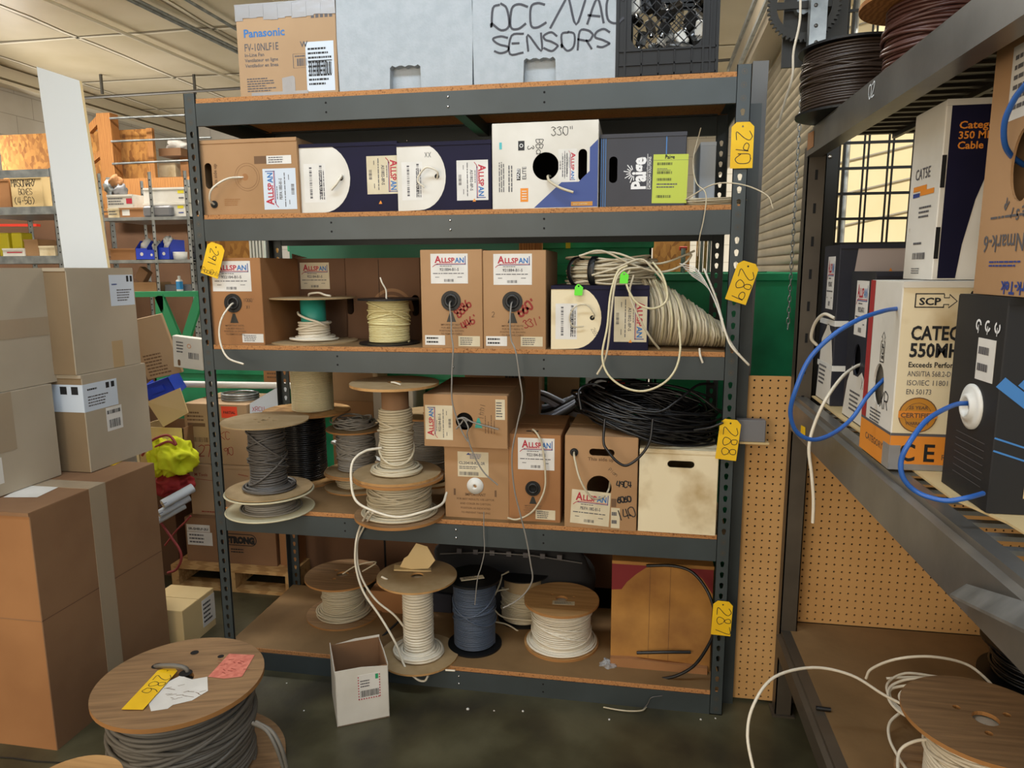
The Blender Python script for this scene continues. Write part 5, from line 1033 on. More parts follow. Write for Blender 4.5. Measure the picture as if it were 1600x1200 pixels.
# ------------------------------------------------------------------ right rack
rr_ = thing('pallet_rack', 'grey steel bulk rack running toward the camera along the right side', 'rack', (2.09, .0, 0))
def rl(x0, x1, y0, y1, z0, z1, m, g): g.box(x0-2.09, x1-2.09, y0, y1, z0, z1, m)
g = G(); rl(2.06, 2.115, .03, .034, 0, 1.90, 'rack_dark', g); rl(2.06, 2.064, .03, .08, 0, 1.90, 'rack_dark', g); rl(2.112, 2.115, .03, .08, 0, 1.90, 'rack_dark', g); rl(2.05, 2.125, .02, .09, 0, .006, 'rack_dark', g)
for k in range(9): g.bar((2.0875-2.09, .0295, 1.0+.1*k), (2.0875-2.09, .0295, 1.03+.1*k), .008, .001, 'hole_dark', (0, 1, 0))
g.build('post', rr_)
g = G(); rl(3.0, 3.055, .03, .08, 0, 1.90, 'rack_dark', g); g.build('post', rr_)
g = G(); rl(3.0, 3.055, -2.6, -2.55, 0, 1.90, 'rack_dark', g); g.build('post', rr_)
def rbeam(z0, z1, x=2.055, m='rack_steel', ye=-2.05, lip=.012):
    g = G(); vs = [(x, z0), (x, z1-lip*1.4), (x+.014, z1-lip), (x+.014, z1), (x+.045, z1), (x+.045, z0)]
    P_ = [(v[0]-2.09, .03, v[1]) for v in vs]+[(v[0]-2.09, ye, v[1]) for v in vs]; n = 6
    g.add(P_, [(k, (k+1) % n, n+(k+1) % n, n+k)[::-1] for k in range(n)]+[tuple(range(n)), tuple(range(n, 2*n))[::-1]], m); g.build('beam', rr_)
rbeam(1.868, 1.955); rbeam(1.018, 1.125)
g = G()                                                            # lower deck: wooden top with steel edge
rl(2.095, 3.05, -2.0, .097, .300, .318, 'board_top', g); g.build('lower_deck', rr_)
rbeam(.245, .318, 2.05, 'rack_dark')
for zz_, nm in ((1.095, 'wire_deck'), (1.93, 'wire_deck')):
    g = G()
    for k in range(34): yy = .02-.062*k; g.bar((2.10-2.09, yy, zz_), (3.05-2.09, yy, zz_), .018, .008, 'galv' if zz_ < 1.5 else 'rack_dark')
    for x in (2.3, 2.7): g.bar((x-2.09, .03, zz_-.01), (x-2.09, -2.0, zz_-.01), .012, .012, 'galv' if zz_ < 1.5 else 'rack_dark')
    g.build(nm, rr_)
g = G(); rl(2.10, 3.05, -2.0, .04, 1.937, 1.942, 'rack_dark', g); g.build('upper_deck_sheet', rr_)
rl_far = G(); rl_far.box(3.0-2.09, 3.03-2.09, -2.0, .03, 1.06, 1.12, 'rack_dark'); rl_far.build('beam', rr_)
g = G(); g.hand(F((2.054, -.56, 1.905), (0, -1, 0), (0, 0, 1)), '02', 0, 0, .03, 'chalk', .003); o_ = g.build('chalk_mark', rr_); o_.matrix_parent_inverse = Matrix.Translation((-2.09, 0, 0))
g = G(); g.poly(F((2.0545, -.12, 1.03), (0, -1, 0), (0, 0, 1)), [(0, 0), (.06, 0), (.055, .04), (0, .035)], 'yellow_tag'); o_ = g.build('yellow_sticker', rr_); o_.matrix_parent_inverse = Matrix.Translation((-2.09, 0, 0))
g = G(); g.poly(F((2.0545, .02, 1.885), (0, -1, 0), (0, 0, 1)), [(0, 0), (.08, 0), (.075, .045), (0, .05)], 'card_orange'); o_ = g.build('orange_tape', rr_); o_.matrix_parent_inverse = Matrix.Translation((-2.09, 0, 0))
# cardboard liner
g = G(); out = [(2.115, .03), (3.0, .03), (3.0, -1.7), (2.17, -1.35), (2.16, -1.28), (2.15, -1.12), (2.115, -1.0), (2.115, -.6), (2.11, -.3)]
g.plate(F((0, 0, 1.126), (1, 0, 0), (0, 1, 0)), [out[::-1]], .004, 'card_pale'); tag(g.build('cardboard_sheet'), 'flat cardboard sheet lining the middle deck of the right rack', 'cardboard')
ZR = 1.131
def rbox(label, y0, y1, x0, z0, z1, m, depth=.36, **k):            # front of the box faces -X (the aisle): built with its own left face there
    return Box(label, 'carton', x0, x0+depth, z0, z1, y0, y1-y0, m=m, top='lid', **k)
# far AllSpan carton
b = rbox('far navy carton wrapped with white straps beside the rack post', -.145, .025, 2.125, ZR, 1.60, 'navy_dark', .5); f = b.left; w_, h_ = b.d, b.h
allspan(f, w_*.30, h_*.60, w_*.45, h_*.33, 0, 'PB3CM-B7', parent=b.t)
g = G(); g.poly(f, [(w_*.02, .003), (w_*.98, .003), (w_*.98, h_*.28), (w_*.80, h_*.46), (w_*.55, h_*.50), (w_*.2, h_*.40)], 'card_white'); g.ring(f, w_*.6, h_*.46, .0, .022, 'card_white', .001)
lines(g, f, w_*.15, h_*.1, w_*.5, h_*.14, 5, 'grey_print', 2, .0012)
fr = b.front; g.poly(fr, [(b.w*.10, h_*.999), (b.w*.995, h_*.999), (b.w*.995, h_*.2), (b.w*.45, h_*.35), (b.w*.2, h_*.55), (b.w*.08, h_*.8)], mat('card_lilac', 'a89a93', .6)); g.poly(fr, [(b.w*.25, h_*.80), (b.w*.30, h_*.80), (b.w*.275, h_*.86)], 'orange_ink', .001); g.text(fr, 'UP', b.w*.245, h_*.765, .016, 'orange_ink', .02, .001); g.build('printing', b.t)
g = G()
for q in (.50, .22): g.plate(f, [hrect(0, h_*q, w_, h_*(q+.035))], .001, 'white_plastic'); g.plate(fr, [hrect(0, h_*q, b.w*.2, h_*(q+.035))], .001, 'white_plastic')
g.build('strap', b.t)
cable([f.p(w_*.95, h_*.55, .0), f.p(w_*.7, h_*.57, .02), f.p(w_*.35, h_*.50, .03), f.p(w_*.15, h_*.40, .03), f.p(w_*.1, h_*.35, .01)], .005, 'cable_white', b.t)
# second
b = rbox('navy and white AllSpan carton with a round hole beside the white category cable carton', -.46, -.262, 2.128, ZR, 1.525, 'navy_dark', .5, holes={'left': [[(.5+.15*cos(a), .42+.105*sin(a)) for a in [2*pi*k/24 for k in range(24)]]]}); f = b.left; w_, h_ = b.d, b.h
allspan(f, w_*.28, h_*.58, w_*.50, h_*.36, 0, 'PB3CM-B7-S', parent=b.t)
g = G(); g.poly(f, [(w_*.0, .003), (w_*.98, .003), (w_*.95, h_*.28), (w_*.75, h_*.35), (w_*.6, h_*.31), (w_*.40, h_*.31), (w_*.33, h_*.37), (w_*.15, h_*.25)], 'card_white'); lines(g, f, w_*.3, h_*.06, w_*.45, h_*.15, 5, 'grey_print', 2, .0012); g.hand(f, 'X', w_*.75, h_*.24, .03, 'black_print', .002); g.build('printing', b.t)
cable([rel(b.t, at(px_, py_, y=yy)) for px_, py_, yy in ((1350, 568, -.37), (1335, 574, -.40), (1315, 590, -.45), (1290, 625, -.5), (1272, 665, -.5), (1264, 700, -.5), (1268, 740, -.5), (1271, 780, -.5), (1270, 817, -.5))], .0042, 'cable_white', b.t)
# SCP carton
X0 = 2.055
b = rbox('white SCP category cable carton with an orange base band', -.83, -.64, X0+.01, ZR, 1.508, 'card_white', .40, holes={'left': [[(.5+.17*cos(a), .42+.12*sin(a)) for a in [2*pi*k/24 for k in range(24)]], slot(.095, .285, .028, .05)]}, face={'front': 'card_cream'}); f = b.left; fr = b.front; w_, h_ = b.d, b.h; W_ = b.w
g = G()
for ff, ww_ in ((f, w_), (fr, W_)): g.rect(ff, 0, .0, ww_, h_*.185, 'orange_box'); g.rect(ff, 0, h_*.185, ww_, h_*.20, 'grey_print')
g.rect(f, 0, h_*.2, w_*.16, h_*.999, mat('carton_red', '9e2a2c', .6)); g.text(fr, 'C E', W_*.04, h_*.05, .05, 'black_print', .02, .001, w=W_*.17)
def arrowbox(ff, a, c, s_):
    t_ = .0022
    for q in ((a, c, a+s_*2.0, c+t_), (a, c+s_, a+s_*2.0, c+s_+t_), (a, c, a+t_, c+s_)): g.rect(ff, *q, 'black_print', .001)
    g.ribbon(ff, [(a+s_*2, c), (a+s_*2, c+s_*.25), (a+s_*2.35, c+s_*.25), (a+s_*2.35, c+.0), (a+s_*2.9, c+s_*.5), (a+s_*2.35, c+s_), (a+s_*2.35, c+s_*.75), (a+s_*2, c+s_*.75), (a+s_*2, c+s_)], .002, 'black_print', .001); g.text(ff, 'SCP', a+s_*.3, c+s_*.22, s_*.75, 'black_print', .03, .001, w=s_*1.5)
WS = W_*.58
arrowbox(fr, WS*.10, h_*.865, .026)
g.text(fr, 'Structured', WS*.52, h_*.90, .028, 'black_print', .03, .001, w=WS*.5); g.text(fr, 'Quality Cable', WS*.52, h_*.865, .015, 'black_print', .03, .001, w=WS*.4)
g.text(fr, 'CATEGORY 6', WS*.09, h_*.70, .038, 'black_print', .03, .001, w=WS*.72); g.text(fr, '550MHz', WS*.09, h_*.61, .038, 'black_print', .03, .001, w=WS*.46)
for i, s_ in enumerate(('Exceeds Performance', 'ANSI/TIA 568.2-D', 'ISO/IEC 11801 CLASS', 'EN 50173')): g.text(fr, s_, WS*.09, h_*(.555-.048*i), .015, 'black_print' if i == 0 else 'grey_print', .02 if i == 0 else .005, .001, w=WS*(.5 if i != 1 and i != 3 else (.34 if i == 1 else .2)))
cx_, cy_ = WS*.20, h_*.30; g.disc(fr, cx_, cy_, .036, 'gold', .001, 28); g.ring(fr, cx_, cy_, .034, .036, 'tan_print', .0014); g.ring(fr, cx_, cy_, .024, .025, 'tan_print', .0014); g.rect(fr, cx_-.036, cy_-.006, cx_+.036, cy_+.008, 'orange_box', .0016); g.text(fr, 'CERTIFIED', cx_, cy_-.005, .013, 'tan_print', .03, .002, center=True, w=.064) if 0 else g.text(fr, 'CERTIFIED', cx_-.032, cy_-.005, .013, 'tan_print', .03, .002, w=.064); g.text(fr, 'WARRANTY', cx_-.022, cy_-.020, .009, 'tan_print', .03, .002, w=.044); g.text(fr, '25 YEAR', cx_-.018, cy_+.012, .009, 'tan_print', .03, .002, w=.036)
g.text(fr, 'RoHS', W_*.24, h_*.06, .016, 'tan_print', .01, .001); arrowbox(f.sub(w_*.62, h_*.55, 90), 0, 0, .022); g.hand(f.sub(w_*.6, h_*.30, 0), 'XR', 0, 0, .035, 'black_print', .003); lines(g, f, w_*.3, h_*.2, w_*.5, h_*.08, 4, 'grey_print', 3, .001); g.text(f, 'CATEGORY', w_*.2, h_*.08, .02, 'tan_print', .02, .001, w=w_*.6)
g.build('printing', b.t)
g = G(); g.plate(fr, [hrect(0, 0, W_*.9, .012)], .001, 'duct'); g.plate(f, [hrect(w_*.8, 0, w_, .05)], .001, 'duct'); g.plate(fr, [hrect(0, 0, .02, .05)], .0012, 'duct'); g.build('duct_tape', b.t)
cable([rel(b.t, at(px_, py_, y=yy)) for px_, py_, yy in ((1404, 482, -.80), (1380, 486, -.84), (1340, 500, -.88), (1300, 525, -.9), (1264, 562, -.9), (1243, 610, -.9), (1235, 645, -.88), (1245, 675, -.86), (1270, 687, -.84), (1300, 678, -.80), (1330, 655, -.76), (1355, 620, -.74), (1382, 592, -.72))], .0045, 'cable_blue', b.t)
# black 5e carton
b = rbox('black 5e network cable carton with a white port ring and blue streaks', -1.085, -.905, 2.135, ZR, 1.487, 'black_print', .5); f = b.left; fr = b.front; w_, h_ = b.d, b.h; W_ = b.w
sticker(f, w_*.52, h_*.60, w_*.34, h_*.20, b.t, 'paper', 'lines', 2)
g = G(); T = Matrix.Translation(f.p(w_*.52, h_*.46, 0)) @ Matrix((f.u, f.v, f.n)).transposed().to_4x4(); g.lathe([(.040, 0), (.040, .003), (.034, .006), (.024, .006), (.022, .012), (.018, .013), (.015, .010), (.015, -.005), (.0001, -.005)], 'white_plastic', T=T, seg=32); g.build('port_ring', b.t)
g = G()
for k, q in enumerate((.50, .68, .86)): g.ring(f, w_*q, h_*.86, .006, .010, 'white_ink', .001, 10, k, 5); g.rect(f, w_*q-.001, h_*.82, w_*q+.001, h_*.86, 'white_ink', .001)
for k in range(7): g.rect(f, w_*.25, h_*(.10+.035*k), w_*.85, h_*(.103+.035*k), 'grey_print', .001)
g.text(fr, '5e', W_*.15, h_*.20, .075, 'teal_ink', .02, .001); g.text(fr, 'HIGH PERFORMANCE', W_*.10, h_*.145, .026, 'grey_print', .005, .001); g.text(fr, 'NETWORK CABLE', W_*.10, h_*.08, .032, 'card_pale', .02, .001); g.text(fr, 'CATEGORY', W_*.10, h_*.78, .05, 'card_pale', .01, .001); g.rect(fr, W_*.09, h_*.70, W_*.9, h_*.715, 'blue_stripe', .001)
for q in (0, .06): g.ribbon(fr, [(W_*(-.0+q), h_*.62), (W_*(.18+q), h_*.42), (W_*(.55+q), h_*.30)], .02-.12*q, 'blue_stripe', .001); g.ribbon(fr, [(0.0, h_*(.36-q)), (W_*.2, h_*(.27-q)), (W_*.6, h_*(.22-q))], .003, 'blue_stripe', .001)
g.build('printing', b.t)
cable([rel(b.t, at(px_, py_, y=yy)) for px_, py_, yy in ((1514, 630, -1.0), (1490, 633, -1.02), (1450, 655, -1.08), (1422, 690, -1.12), (1408, 720, -1.12), (1412, 748, -1.12), (1435, 770, -1.12), (1475, 782, -1.14), (1510, 778, -1.15), (1536, 771, -1.12))], .0042, 'cable_blue', b.t)
# CAT5E carton on the SCP one
b = rbox('upright white and navy category 350 MHz cable carton standing on the SCP carton', -.735, -.575, 2.15, 1.5095, 1.862, 'card_white', .34, holes={'left': [slot(.10, .295, .05, .035)]}); f = b.left; fr = b.front; w_, h_ = b.d, b.h; W_ = b.w
g = G(); g.poly(fr, [(W_*.03, .003), (W_*.13, .003), (W_*.15, h_*.2), (W_*.20, h_*.45), (W_*.29, h_*.72), (W_*.38, h_*.86), (W_*.44, h_*.998), (W_*.03, h_*.998)], 'navy')
for i, s_ in enumerate(('Category', '350 MHz', 'Cable')): g.text(fr, s_, W_*.075, h_*(.84-.055*i), .020, 'orange_ink', .02, .001, w=W_*(.25, .22, .14)[i])
for q in (.12, .52): g.rect(fr, W_*.0, h_*q, W_*.025, h_*(q+.18), 'hole_dark', .001)
g.text(f.sub(w_*.18, h_*.60, 0), 'CAT5E', 0, 0, .032, 'grey_print', .01, .001, w=w_*.5); g.rect(f, w_*.15, h_*.53, w_*.6, h_*.56, 'orange_ink', .001); g.rect(f, w_*.4, h_*.50, w_*.85, h_*.53, 'orange_ink', .001); g.rect(f, w_*.15, h_*.495, w_*.38, h_*.52, 'navy_ink', .001); lines(g, f, w_*.4, h_*.36, w_*.4, h_*.08, 3, 'grey_print', 2, .001); barcode(g, f, w_*.3, h_*.12, w_*.4, h_*.04, 'grey_print', 18, 2, .001); lines(g, f, w_*.3, h_*.2, w_*.3, h_*.03, 1, 'grey_print', 6, .001); lines(g, f, w_*.3, h_*.03, w_*.3, h_*.04, 3, 'grey_print', 6, .001); g.build('printing', b.t)
# LANmark carton on the black one
b = rbox('brown upside-down LANmark carton with an oval port on top of the black carton', -1.14, -.935, 2.145, 1.4885, 1.90, 'card', .45, holes={'left': [[(.62+.18*cos(a), .50+.14*sin(a)) for a in [2*pi*k/28 for k in range(28)]]]}); f = b.left; fr = b.front; w_, h_ = b.d, b.h
sticker(f, w_*.30, h_*.68, w_*.60, h_*.28, b.t, 'paper', 'lines', 6)
g = G(); fi = f.sub(w_*.98, h_*.24, 180); g.text(fi, 'LANmark-6', 0, 0, .04, 'grey_print', .01, .001, w=w_*.86)
for i, ch in enumerate('RISER'): a = R(-130+i*20); q = f.sub(w_*.62+.062*cos(a+pi*0)*1.05, h_*.50+.085*sin(a), math.degrees(a)+90+180); g.text(q, ch, -.006, -.016, .024, 'grey_print', .02, .001)
g.text(f.sub(w_*.98, h_*.055, 180), 'Berk-Tek', 0, 0, .028, 'navy_ink', .03, .001, w=w_*.5); lines(g, f, w_*.25, h_*.11, w_*.5, h_*.03, 2, 'navy_ink', 2, .001); lines(g, f, w_*.2, h_*.30, w_*.7, h_*.02, 1, 'grey_print', 2, .001); g.build('printing', b.t)
cable([rel(b.t, at(px_, py_, y=yy)) for px_, py_, yy in ((1604, 130, -1.1), (1585, 155, -1.08), (1570, 190, -1.06), (1570, 225, -1.04), (1582, 245, -1.02), (1600, 258, -1.0))], .0045, 'cable_blue', b.t)
# spools on the upper deck
zz = 1.957
def deck_spool(label, px, py, hw, y, h, cm, rw, fm='black_plastic', **k):
    q = at(px, py, y=y); P_ = Vector((q.x, y, zz)); r_ = hw*mpp(P_); return spool(label, P_, r_, h, .008, fm, cm, .005, .05, rw*r_, holes='none', edge=fm, **k)
q = at(1330, 120, x=2.28)
spool('black plastic spool of dark brown wire on the upper deck of the right rack', (2.135, -.11, zz), .145, .178, .006, 'black_plastic', 'wire_brown', .0036, .06, .128, holes='none', edge='black_plastic', nl=8, sd=60, jit=.7)
spool('spool of reddish-brown wire with a wooden top flange on the upper deck', (2.215, -.43, zz), .155, .19, .010, 'wood', 'cable_brown', .0045, .06, .092, holes='none', edge='wood', nl=5, sd=61, jit=.5, Rb=.12)
# silver channel, lower right
g = G(); a, c_ = at(1484, 926, x=2.0), at(1600, 985, x=2.02); vs = [at(1484, 928, x=2.03), at(1510, 912, x=2.045), at(1680, 964, x=1.97), at(1680, 1022, x=1.93)]
vs = [Vector(v) for v in vs]; lo = [v+Vector((0, 0, -.004)) for v in vs]; g.add(vs+lo, [(3, 2, 1, 0), (4, 5, 6, 7), (0, 1, 5, 4), (1, 2, 6, 5), (2, 3, 7, 6), (3, 0, 4, 7)], 'galv'); tag(g.build('metal_channel'), 'bright galvanized metal strip sticking out from the lower right', 'metal strip')
# lower deck: wooden spool with loose cable, black reel
P = at(1540, 1125, z=.50); spw = spool('wooden spool of white cable on the lower deck of the right rack', (P.x, P.y, .319), 118*mpp(P), .185, .010, 'ply_grey', 'cable_white', .004, .06, 75*mpp(P), holes='wood', nl=4, sd=70, edge='ply_edge')
for pts in (((1180, 1215, .35), (1168, 1150, .42), (1178, 1100, .48), (1210, 1058, .52), (1270, 1043, .52), (1330, 1055, .50), (1380, 1085, .46), (1425, 1108, .44)), ((1353, 1060, .36), (1362, 1045, .40), (1400, 1030, .46), (1455, 1026, .48), (1510, 1038, .46), (1545, 1065, .44), (1552, 1078, .42)), ((1480, 1064, .42), (1430, 1060, .40), (1395, 1070, .38), (1388, 1090, .37), (1405, 1112, .37), (1440, 1130, .38)), ((1450, 1070, .40), (1410, 1072, .38), (1390, 1080, .37), (1400, 1105, .36), (1430, 1122, .37)), ((1385, 1060, .36), (1430, 1058, .38), (1470, 1062, .42), (1500, 1068, .46)), ((1408, 1112, .36), (1390, 1130, .35), (1390, 1155, .34), (1405, 1185, .335), (1425, 1215, .33)), ((1468, 1058, .41), (1415, 1052, .38), (1387, 1068, .36), (1392, 1092, .35), (1420, 1118, .36), (1450, 1135, .38)), ((1490, 1062, .43), (1440, 1066, .40), (1408, 1082, .37), (1410, 1098, .36), (1440, 1120, .38)), ((1470, 1155, .45), (1430, 1158, .40), (1405, 1175, .36), (1403, 1215, .34))):
    cable([rel(spw, at(a, c, z=zc)) for a, c, zc in pts], .0038, 'cable_white', spw, 'loose_cable')
P = at(1560, 1020, z=.40); t = spool('black cable reel in shadow at the back of the lower deck', (P.x+.12, P.y+.0, .319), .16, .12, .008, 'black_plastic', 'cable_black', .005, .06, .12, holes='none', edge='black_plastic', nl=3, sd=71)
tag(cable([at(1275, 1106, z=.325), at(1298, 1109, z=.325)], .006, 'black_rubber'), 'short black tube offcut on the lower deck of the right rack', 'tubing')
# chain and white wire near the roller door
def chain(x, y, z0, z1, label):
    g = G(); n = int((z1-z0)/.022)
    for k in range(n):
        zz_ = z0+k*.022; r1, r2 = .006, .014
        g.tube([((x+r1*cos(a)) if k % 2 else x, y+(0 if k % 2 else r1*cos(a)), zz_+r2*sin(a)) for a in [2*pi*i/10 for i in range(10)]], .002, 'galv', 5, True)
    tag(g.build('hoist_chain'), label, 'chain')
p = at(1283, 300, y=.55); chain(p.x, .55, 1.45, 2.3, 'steel door chain hanging beside the black jamb')
p = at(1240, 300, y=.72); chain(p.x, .68, 1.3, 2.6, 'steel chain hanging in front of the roller door slats')
tag(cable([at(1250, -40, y=.4), at(1250, 30, y=.4), at(1240, 80, y=.4), at(1238, 120, y=.4), at(1226, 160, y=.45), at(1215, 200, y=.5)], .004, 'cable_white'), 'white cord hanging down in front of the roller door', 'cord')
g = G(); a = at(1262, 80, y=.5); c_ = at(1288, 80, y=.5); g.box(a.x, c_.x, .49, .53, 2.15, HC, 'galv')
for py_ in (8, 40, 66): p = at(1275, py_, y=.49); g.blob((p.x, .489, p.z), .007, .004, .007, 'steel_post', 10, 6, 0)
struct(g.build('trim_6'))

# ------------------------------------------------------------------ behind the unit: green bins, boxes
def gbin(name, x0, x1, y0, zt, label, ribs=(), flat=False, m='green_paint'):
    t = thing(name, label, 'bin', ((x0+x1)/2, y0, 0)); g = G(); w = x1-x0
    g.box(-w/2, w/2, 0, .01, 0, zt, m); g.box(-w/2, w/2, .9, .91, 0, zt, m); g.box(-w/2, -w/2+.01, 0, .9, 0, zt, m); g.box(w/2-.01, w/2, 0, .9, 0, zt, m); g.box(-w/2, w/2, 0, .9, .1, .12, m); g.build('bin_wall', t)
    g = G(); g.bbox(-w/2-.01, w/2+.01, -.03, .02, zt-.035, zt, m, .004); 
    g.build('rim', t)
    for r_ in ribs: g = G(); g.bbox(-w/2, w/2, -.03, 0, r_-.03, r_+.03, m, .008); g.build('rib', t)
gbin('green_container', -1.05, -.215, 1.12, 1.02, 'low green steel container behind the left end of the unit', (.8,))
gbin('green_container', -.20, 1.62, 1.12, 1.665, 'tall dark green steel container behind the shelving unit', (1.53, 1.40, .95))
gbin('green_container', 1.64, 2.26, .84, 1.515, 'lower green steel container right of the shelving, behind the pegboard', (.7,))
g = G(); g.box(at(452, 390, y=1.05).x, at(815, 390, y=1.05).x, 1.05, 1.07, 1.2, at(600, 377, y=1.05).z, 'green_lit'); tag(g.build('steel_sheet'), 'green metal panel in a lit tone leaning on the tall green container', 'panel')  # the panel's lit look is put into its green
g = G(); a = at(812, 380, y=1.04); c_ = at(848, 380, y=1.04); g.box(a.x, c_.x, 1.02, 1.045, 1.55, a.z+.01, 'wood'); tag(g.build('wood_block'), 'short wood block between the green panel and the container rim', 'wood')
g = G(); a = at(884, 378, y=1.08); g.box(a.x, a.x+.022, 1.078, 1.082, a.z-.03, a.z+.006, 'yellow_plastic'); tag(g.build('yellow_label'), 'small yellow sticker on the green container rim', 'sticker')
# OSB and ribbed bit seen between shelves 2 and 3
g = G(); a, c_ = at(1020, 390, y=2.1), at(1078, 390, y=2.1); g.box(a.x, c_.x, 2.1, 2.12, 0, 1.8, 'osb'); tag(g.build('particle_board_panel'), 'strand board panel behind the right end of the green container', 'panel')
g = G(); p = at(1068, 388, y=1.5); g.bbox(p.x-.02, p.x+.02, 1.5, 1.55, p.z-.01, p.z+.01, 'red_plastic', .003); g.tube([p+Vector((0, 0, -.4)), p+Vector((0, 0, 0))], .012, 'galv'); tag(g.build('clamp'), 'red-handled clamp in front of the strand board behind the unit', 'clamp')
g = G()
for k in range(5): x = at(1085+6*k, 390, y=1.5).x; g.tube([(x, 1.5, .1), (x+.02, 1.5, 1.85)], .008, 'galv' if k % 2 else 'wood_pale')
tag(g.build('conduit_bundle'), 'bundle of thin upright conduits behind the right back post', 'conduit')
g = G(); a, c_ = at(322, 388, y=1.5), at(432, 388, y=1.5); g.box(a.x, c_.x, 1.5, 1.52, 0, at(370, 374, y=1.5).z+.2, 'osb'); tag(g.build('particle_board_panel'), 'strand board panel behind the left carton of the third shelf', 'panel')
g = G(); a, c_ = at(391, 388, y=1.44), at(416, 388, y=1.44)
for k in range(5): x = a.x+(c_.x-a.x)*k/5; g.box(x, x+(c_.x-a.x)*.12, 1.43, 1.45, 0, 1.8, 'white_plastic')
g.box(a.x, c_.x, 1.45, 1.46, 0, 1.8, 'grey_print'); tag(g.build('ribbed_panel'), 'white ribbed panel in front of the strand board behind the unit', 'panel')

# pallet and STRONG carton
def pallet(x0, x1, y0, y1, label):
    t = thing('wooden_pallet', label, 'pallet', ((x0+x1)/2, y0, 0)); w = x1-x0; d = y1-y0
    for i in range(6): g = G(); yy = i*d/5.3; g.box(-w/2, w/2, yy, yy+.09, .10, .118, 'wood_pale'); g.build('deck_board', t)
    for i in range(3): g = G(); xx = -w/2+(w-.04)*i/2; g.box(xx, xx+.04, 0, d, .018, .10, 'wood_pale'); g.build('stringer', t)
    for yy in (0, d-.09): g = G(); g.box(-w/2, w/2, yy, yy+.09, 0, .018, 'wood_pale'); g.build('base_board', t)
pallet(-.66, -.02, .60, 1.06, 'low wooden pallet on the floor behind the left end of the unit')
pz = .119
b = Box('brown STRONG carton on the wooden pallet', 'carton', at(292, 860, y=.66).x, at(432, 860, y=.66).x, pz, at(360, 812, y=.66).z, .66, .36, m='card_brown', name='large_carton'); f = b.front; w_, h_ = b.w, b.h
g = G(); f0 = f; a0, c0 = w_*.43, h_*.42; lw, lh = w_*.36, h_*.27; g.plate(f0, [slot(a0+lw/2, c0+lh/2, lw, lh)], .0006, 'black_print') if 0 else g.poly(f0, slot(a0+lw/2, c0+lh/2, lw, lh), 'black_print', .0008); g.poly(f0, slot(a0+lw/2, c0+lh/2, lw*.95, lh*.86), 'card_brown', .0012); g.text(f0, 'STRONG', a0+lw*.06, c0+lh*.22, lh*.72, 'black_print', .09, .0016, w=lw*.88)
lines(g, f0, w_*.5, h_*.24, w_*.2, h_*.12, 2, 'black_print', 3); g.build('printing', b.t); sticker(f, w_*.02, h_*.37, w_*.28, h_*.30, b.t, 'paper', 'lines', 3); g = G(); g.plate(f, [hrect(w_*.02, h_*.68, w_*.28, h_*.84)], .0006, 'paper'); g.text(f, 'SR-SHELF-2U', w_*.04, h_*.72, .016, 'black_print', .03, .001, w=w_*.22); g.build('model_sticker', b.t); zs = pz+b.h
b = Box('plain brown carton beside the STRONG carton on the pallet', 'carton', at(437, 860, y=.68).x, at(463, 860, y=.68).x, pz, pz+.33, .68, .3, m='card_orange', name='small_carton')
b = Box('plain cream carton with faint red print above the STRONG carton', 'carton', at(298, 770, y=.70).x, at(400, 770, y=.70).x, zs+.002, at(345, 728, y=.70).z, .70, .34, m=M['card_white'] if 0 else 'card_tan', name='large_carton', top='lid'); f = b.front
g = G(); g.text(f, 'M Tools', b.w*.08, b.h*.78, .022, 'red_marker', .01); g.ribbon(f, [(b.w*.1, b.h*.72), (b.w*.35, b.h*.70)], .002, 'red_marker'); g.ribbon(f, [(b.w*.75, b.h*.85), (b.w*.9, b.h*.82)], .003, 'red_marker'); lines(g, f, b.w*.15, b.h*.04, b.w*.25, b.h*.05, 1, 'red_marker', 2); g.build('printing', b.t); z2 = b.t.location.z+b.h
b = Box('tan carton with an orange PARTIAL sticker and red marker writing', 'carton', at(290, 680, y=.72).x, at(388, 680, y=.72).x, z2+.003, at(345, 632, y=.72).z, .72, .32, m='card_tan', name='large_carton'); f = b.front; w_, h_ = b.w, b.h
g = G(); g.plate(f, [hrect(w_*.60, h_*.78, w_*.85, h_*.97)], .0006, 'red_sticker'); g.text(f, 'PARTIAL', w_*.63, h_*.85, .018, 'black_print', .02, .001, w=w_*.19); g.build('partial_sticker', b.t)
g = G(); lines(g, f, w_*.05, h_*.70, w_*.3, h_*.18, 3, 'tan_print', 1); g.rect(f, w_*.05, h_*.62, w_*.33, h_*.68, 'tan_print'); barcode(g, f, w_*.08, h_*.36, w_*.28, h_*.08, 'tan_print', 20); g.rect(f, w_*.48, h_*.64, w_*.56, h_*.70, 'tan_print'); g.build('printing', b.t)
g = G(); g.hand(f, '27', w_*.2, h_*.12, .055, 'red_marker', .004, gap=.5); g.hand(f, 'JKC', w_*.48, h_*.42, .04, 'red_marker', .003, gap=1.2); g.hand(f, '90', w_*.6, h_*.16, .04, 'red_marker', .003, gap=.6); g.build('marker_writing', b.t); z3 = b.t.location.z+b.h
g = G(); p = at(375, 612, y=.85); 
for k in range(3): g.tube([(p.x+.09*cos(a), p.y+.07*sin(a), z3+.008+.012*k) for a in [2*pi*i/32 for i in range(32)]], .006, 'galv', 6, True)
tag(g.build('conduit_coil'), 'ring of silver flexible conduit on the PARTIAL carton', 'conduit')
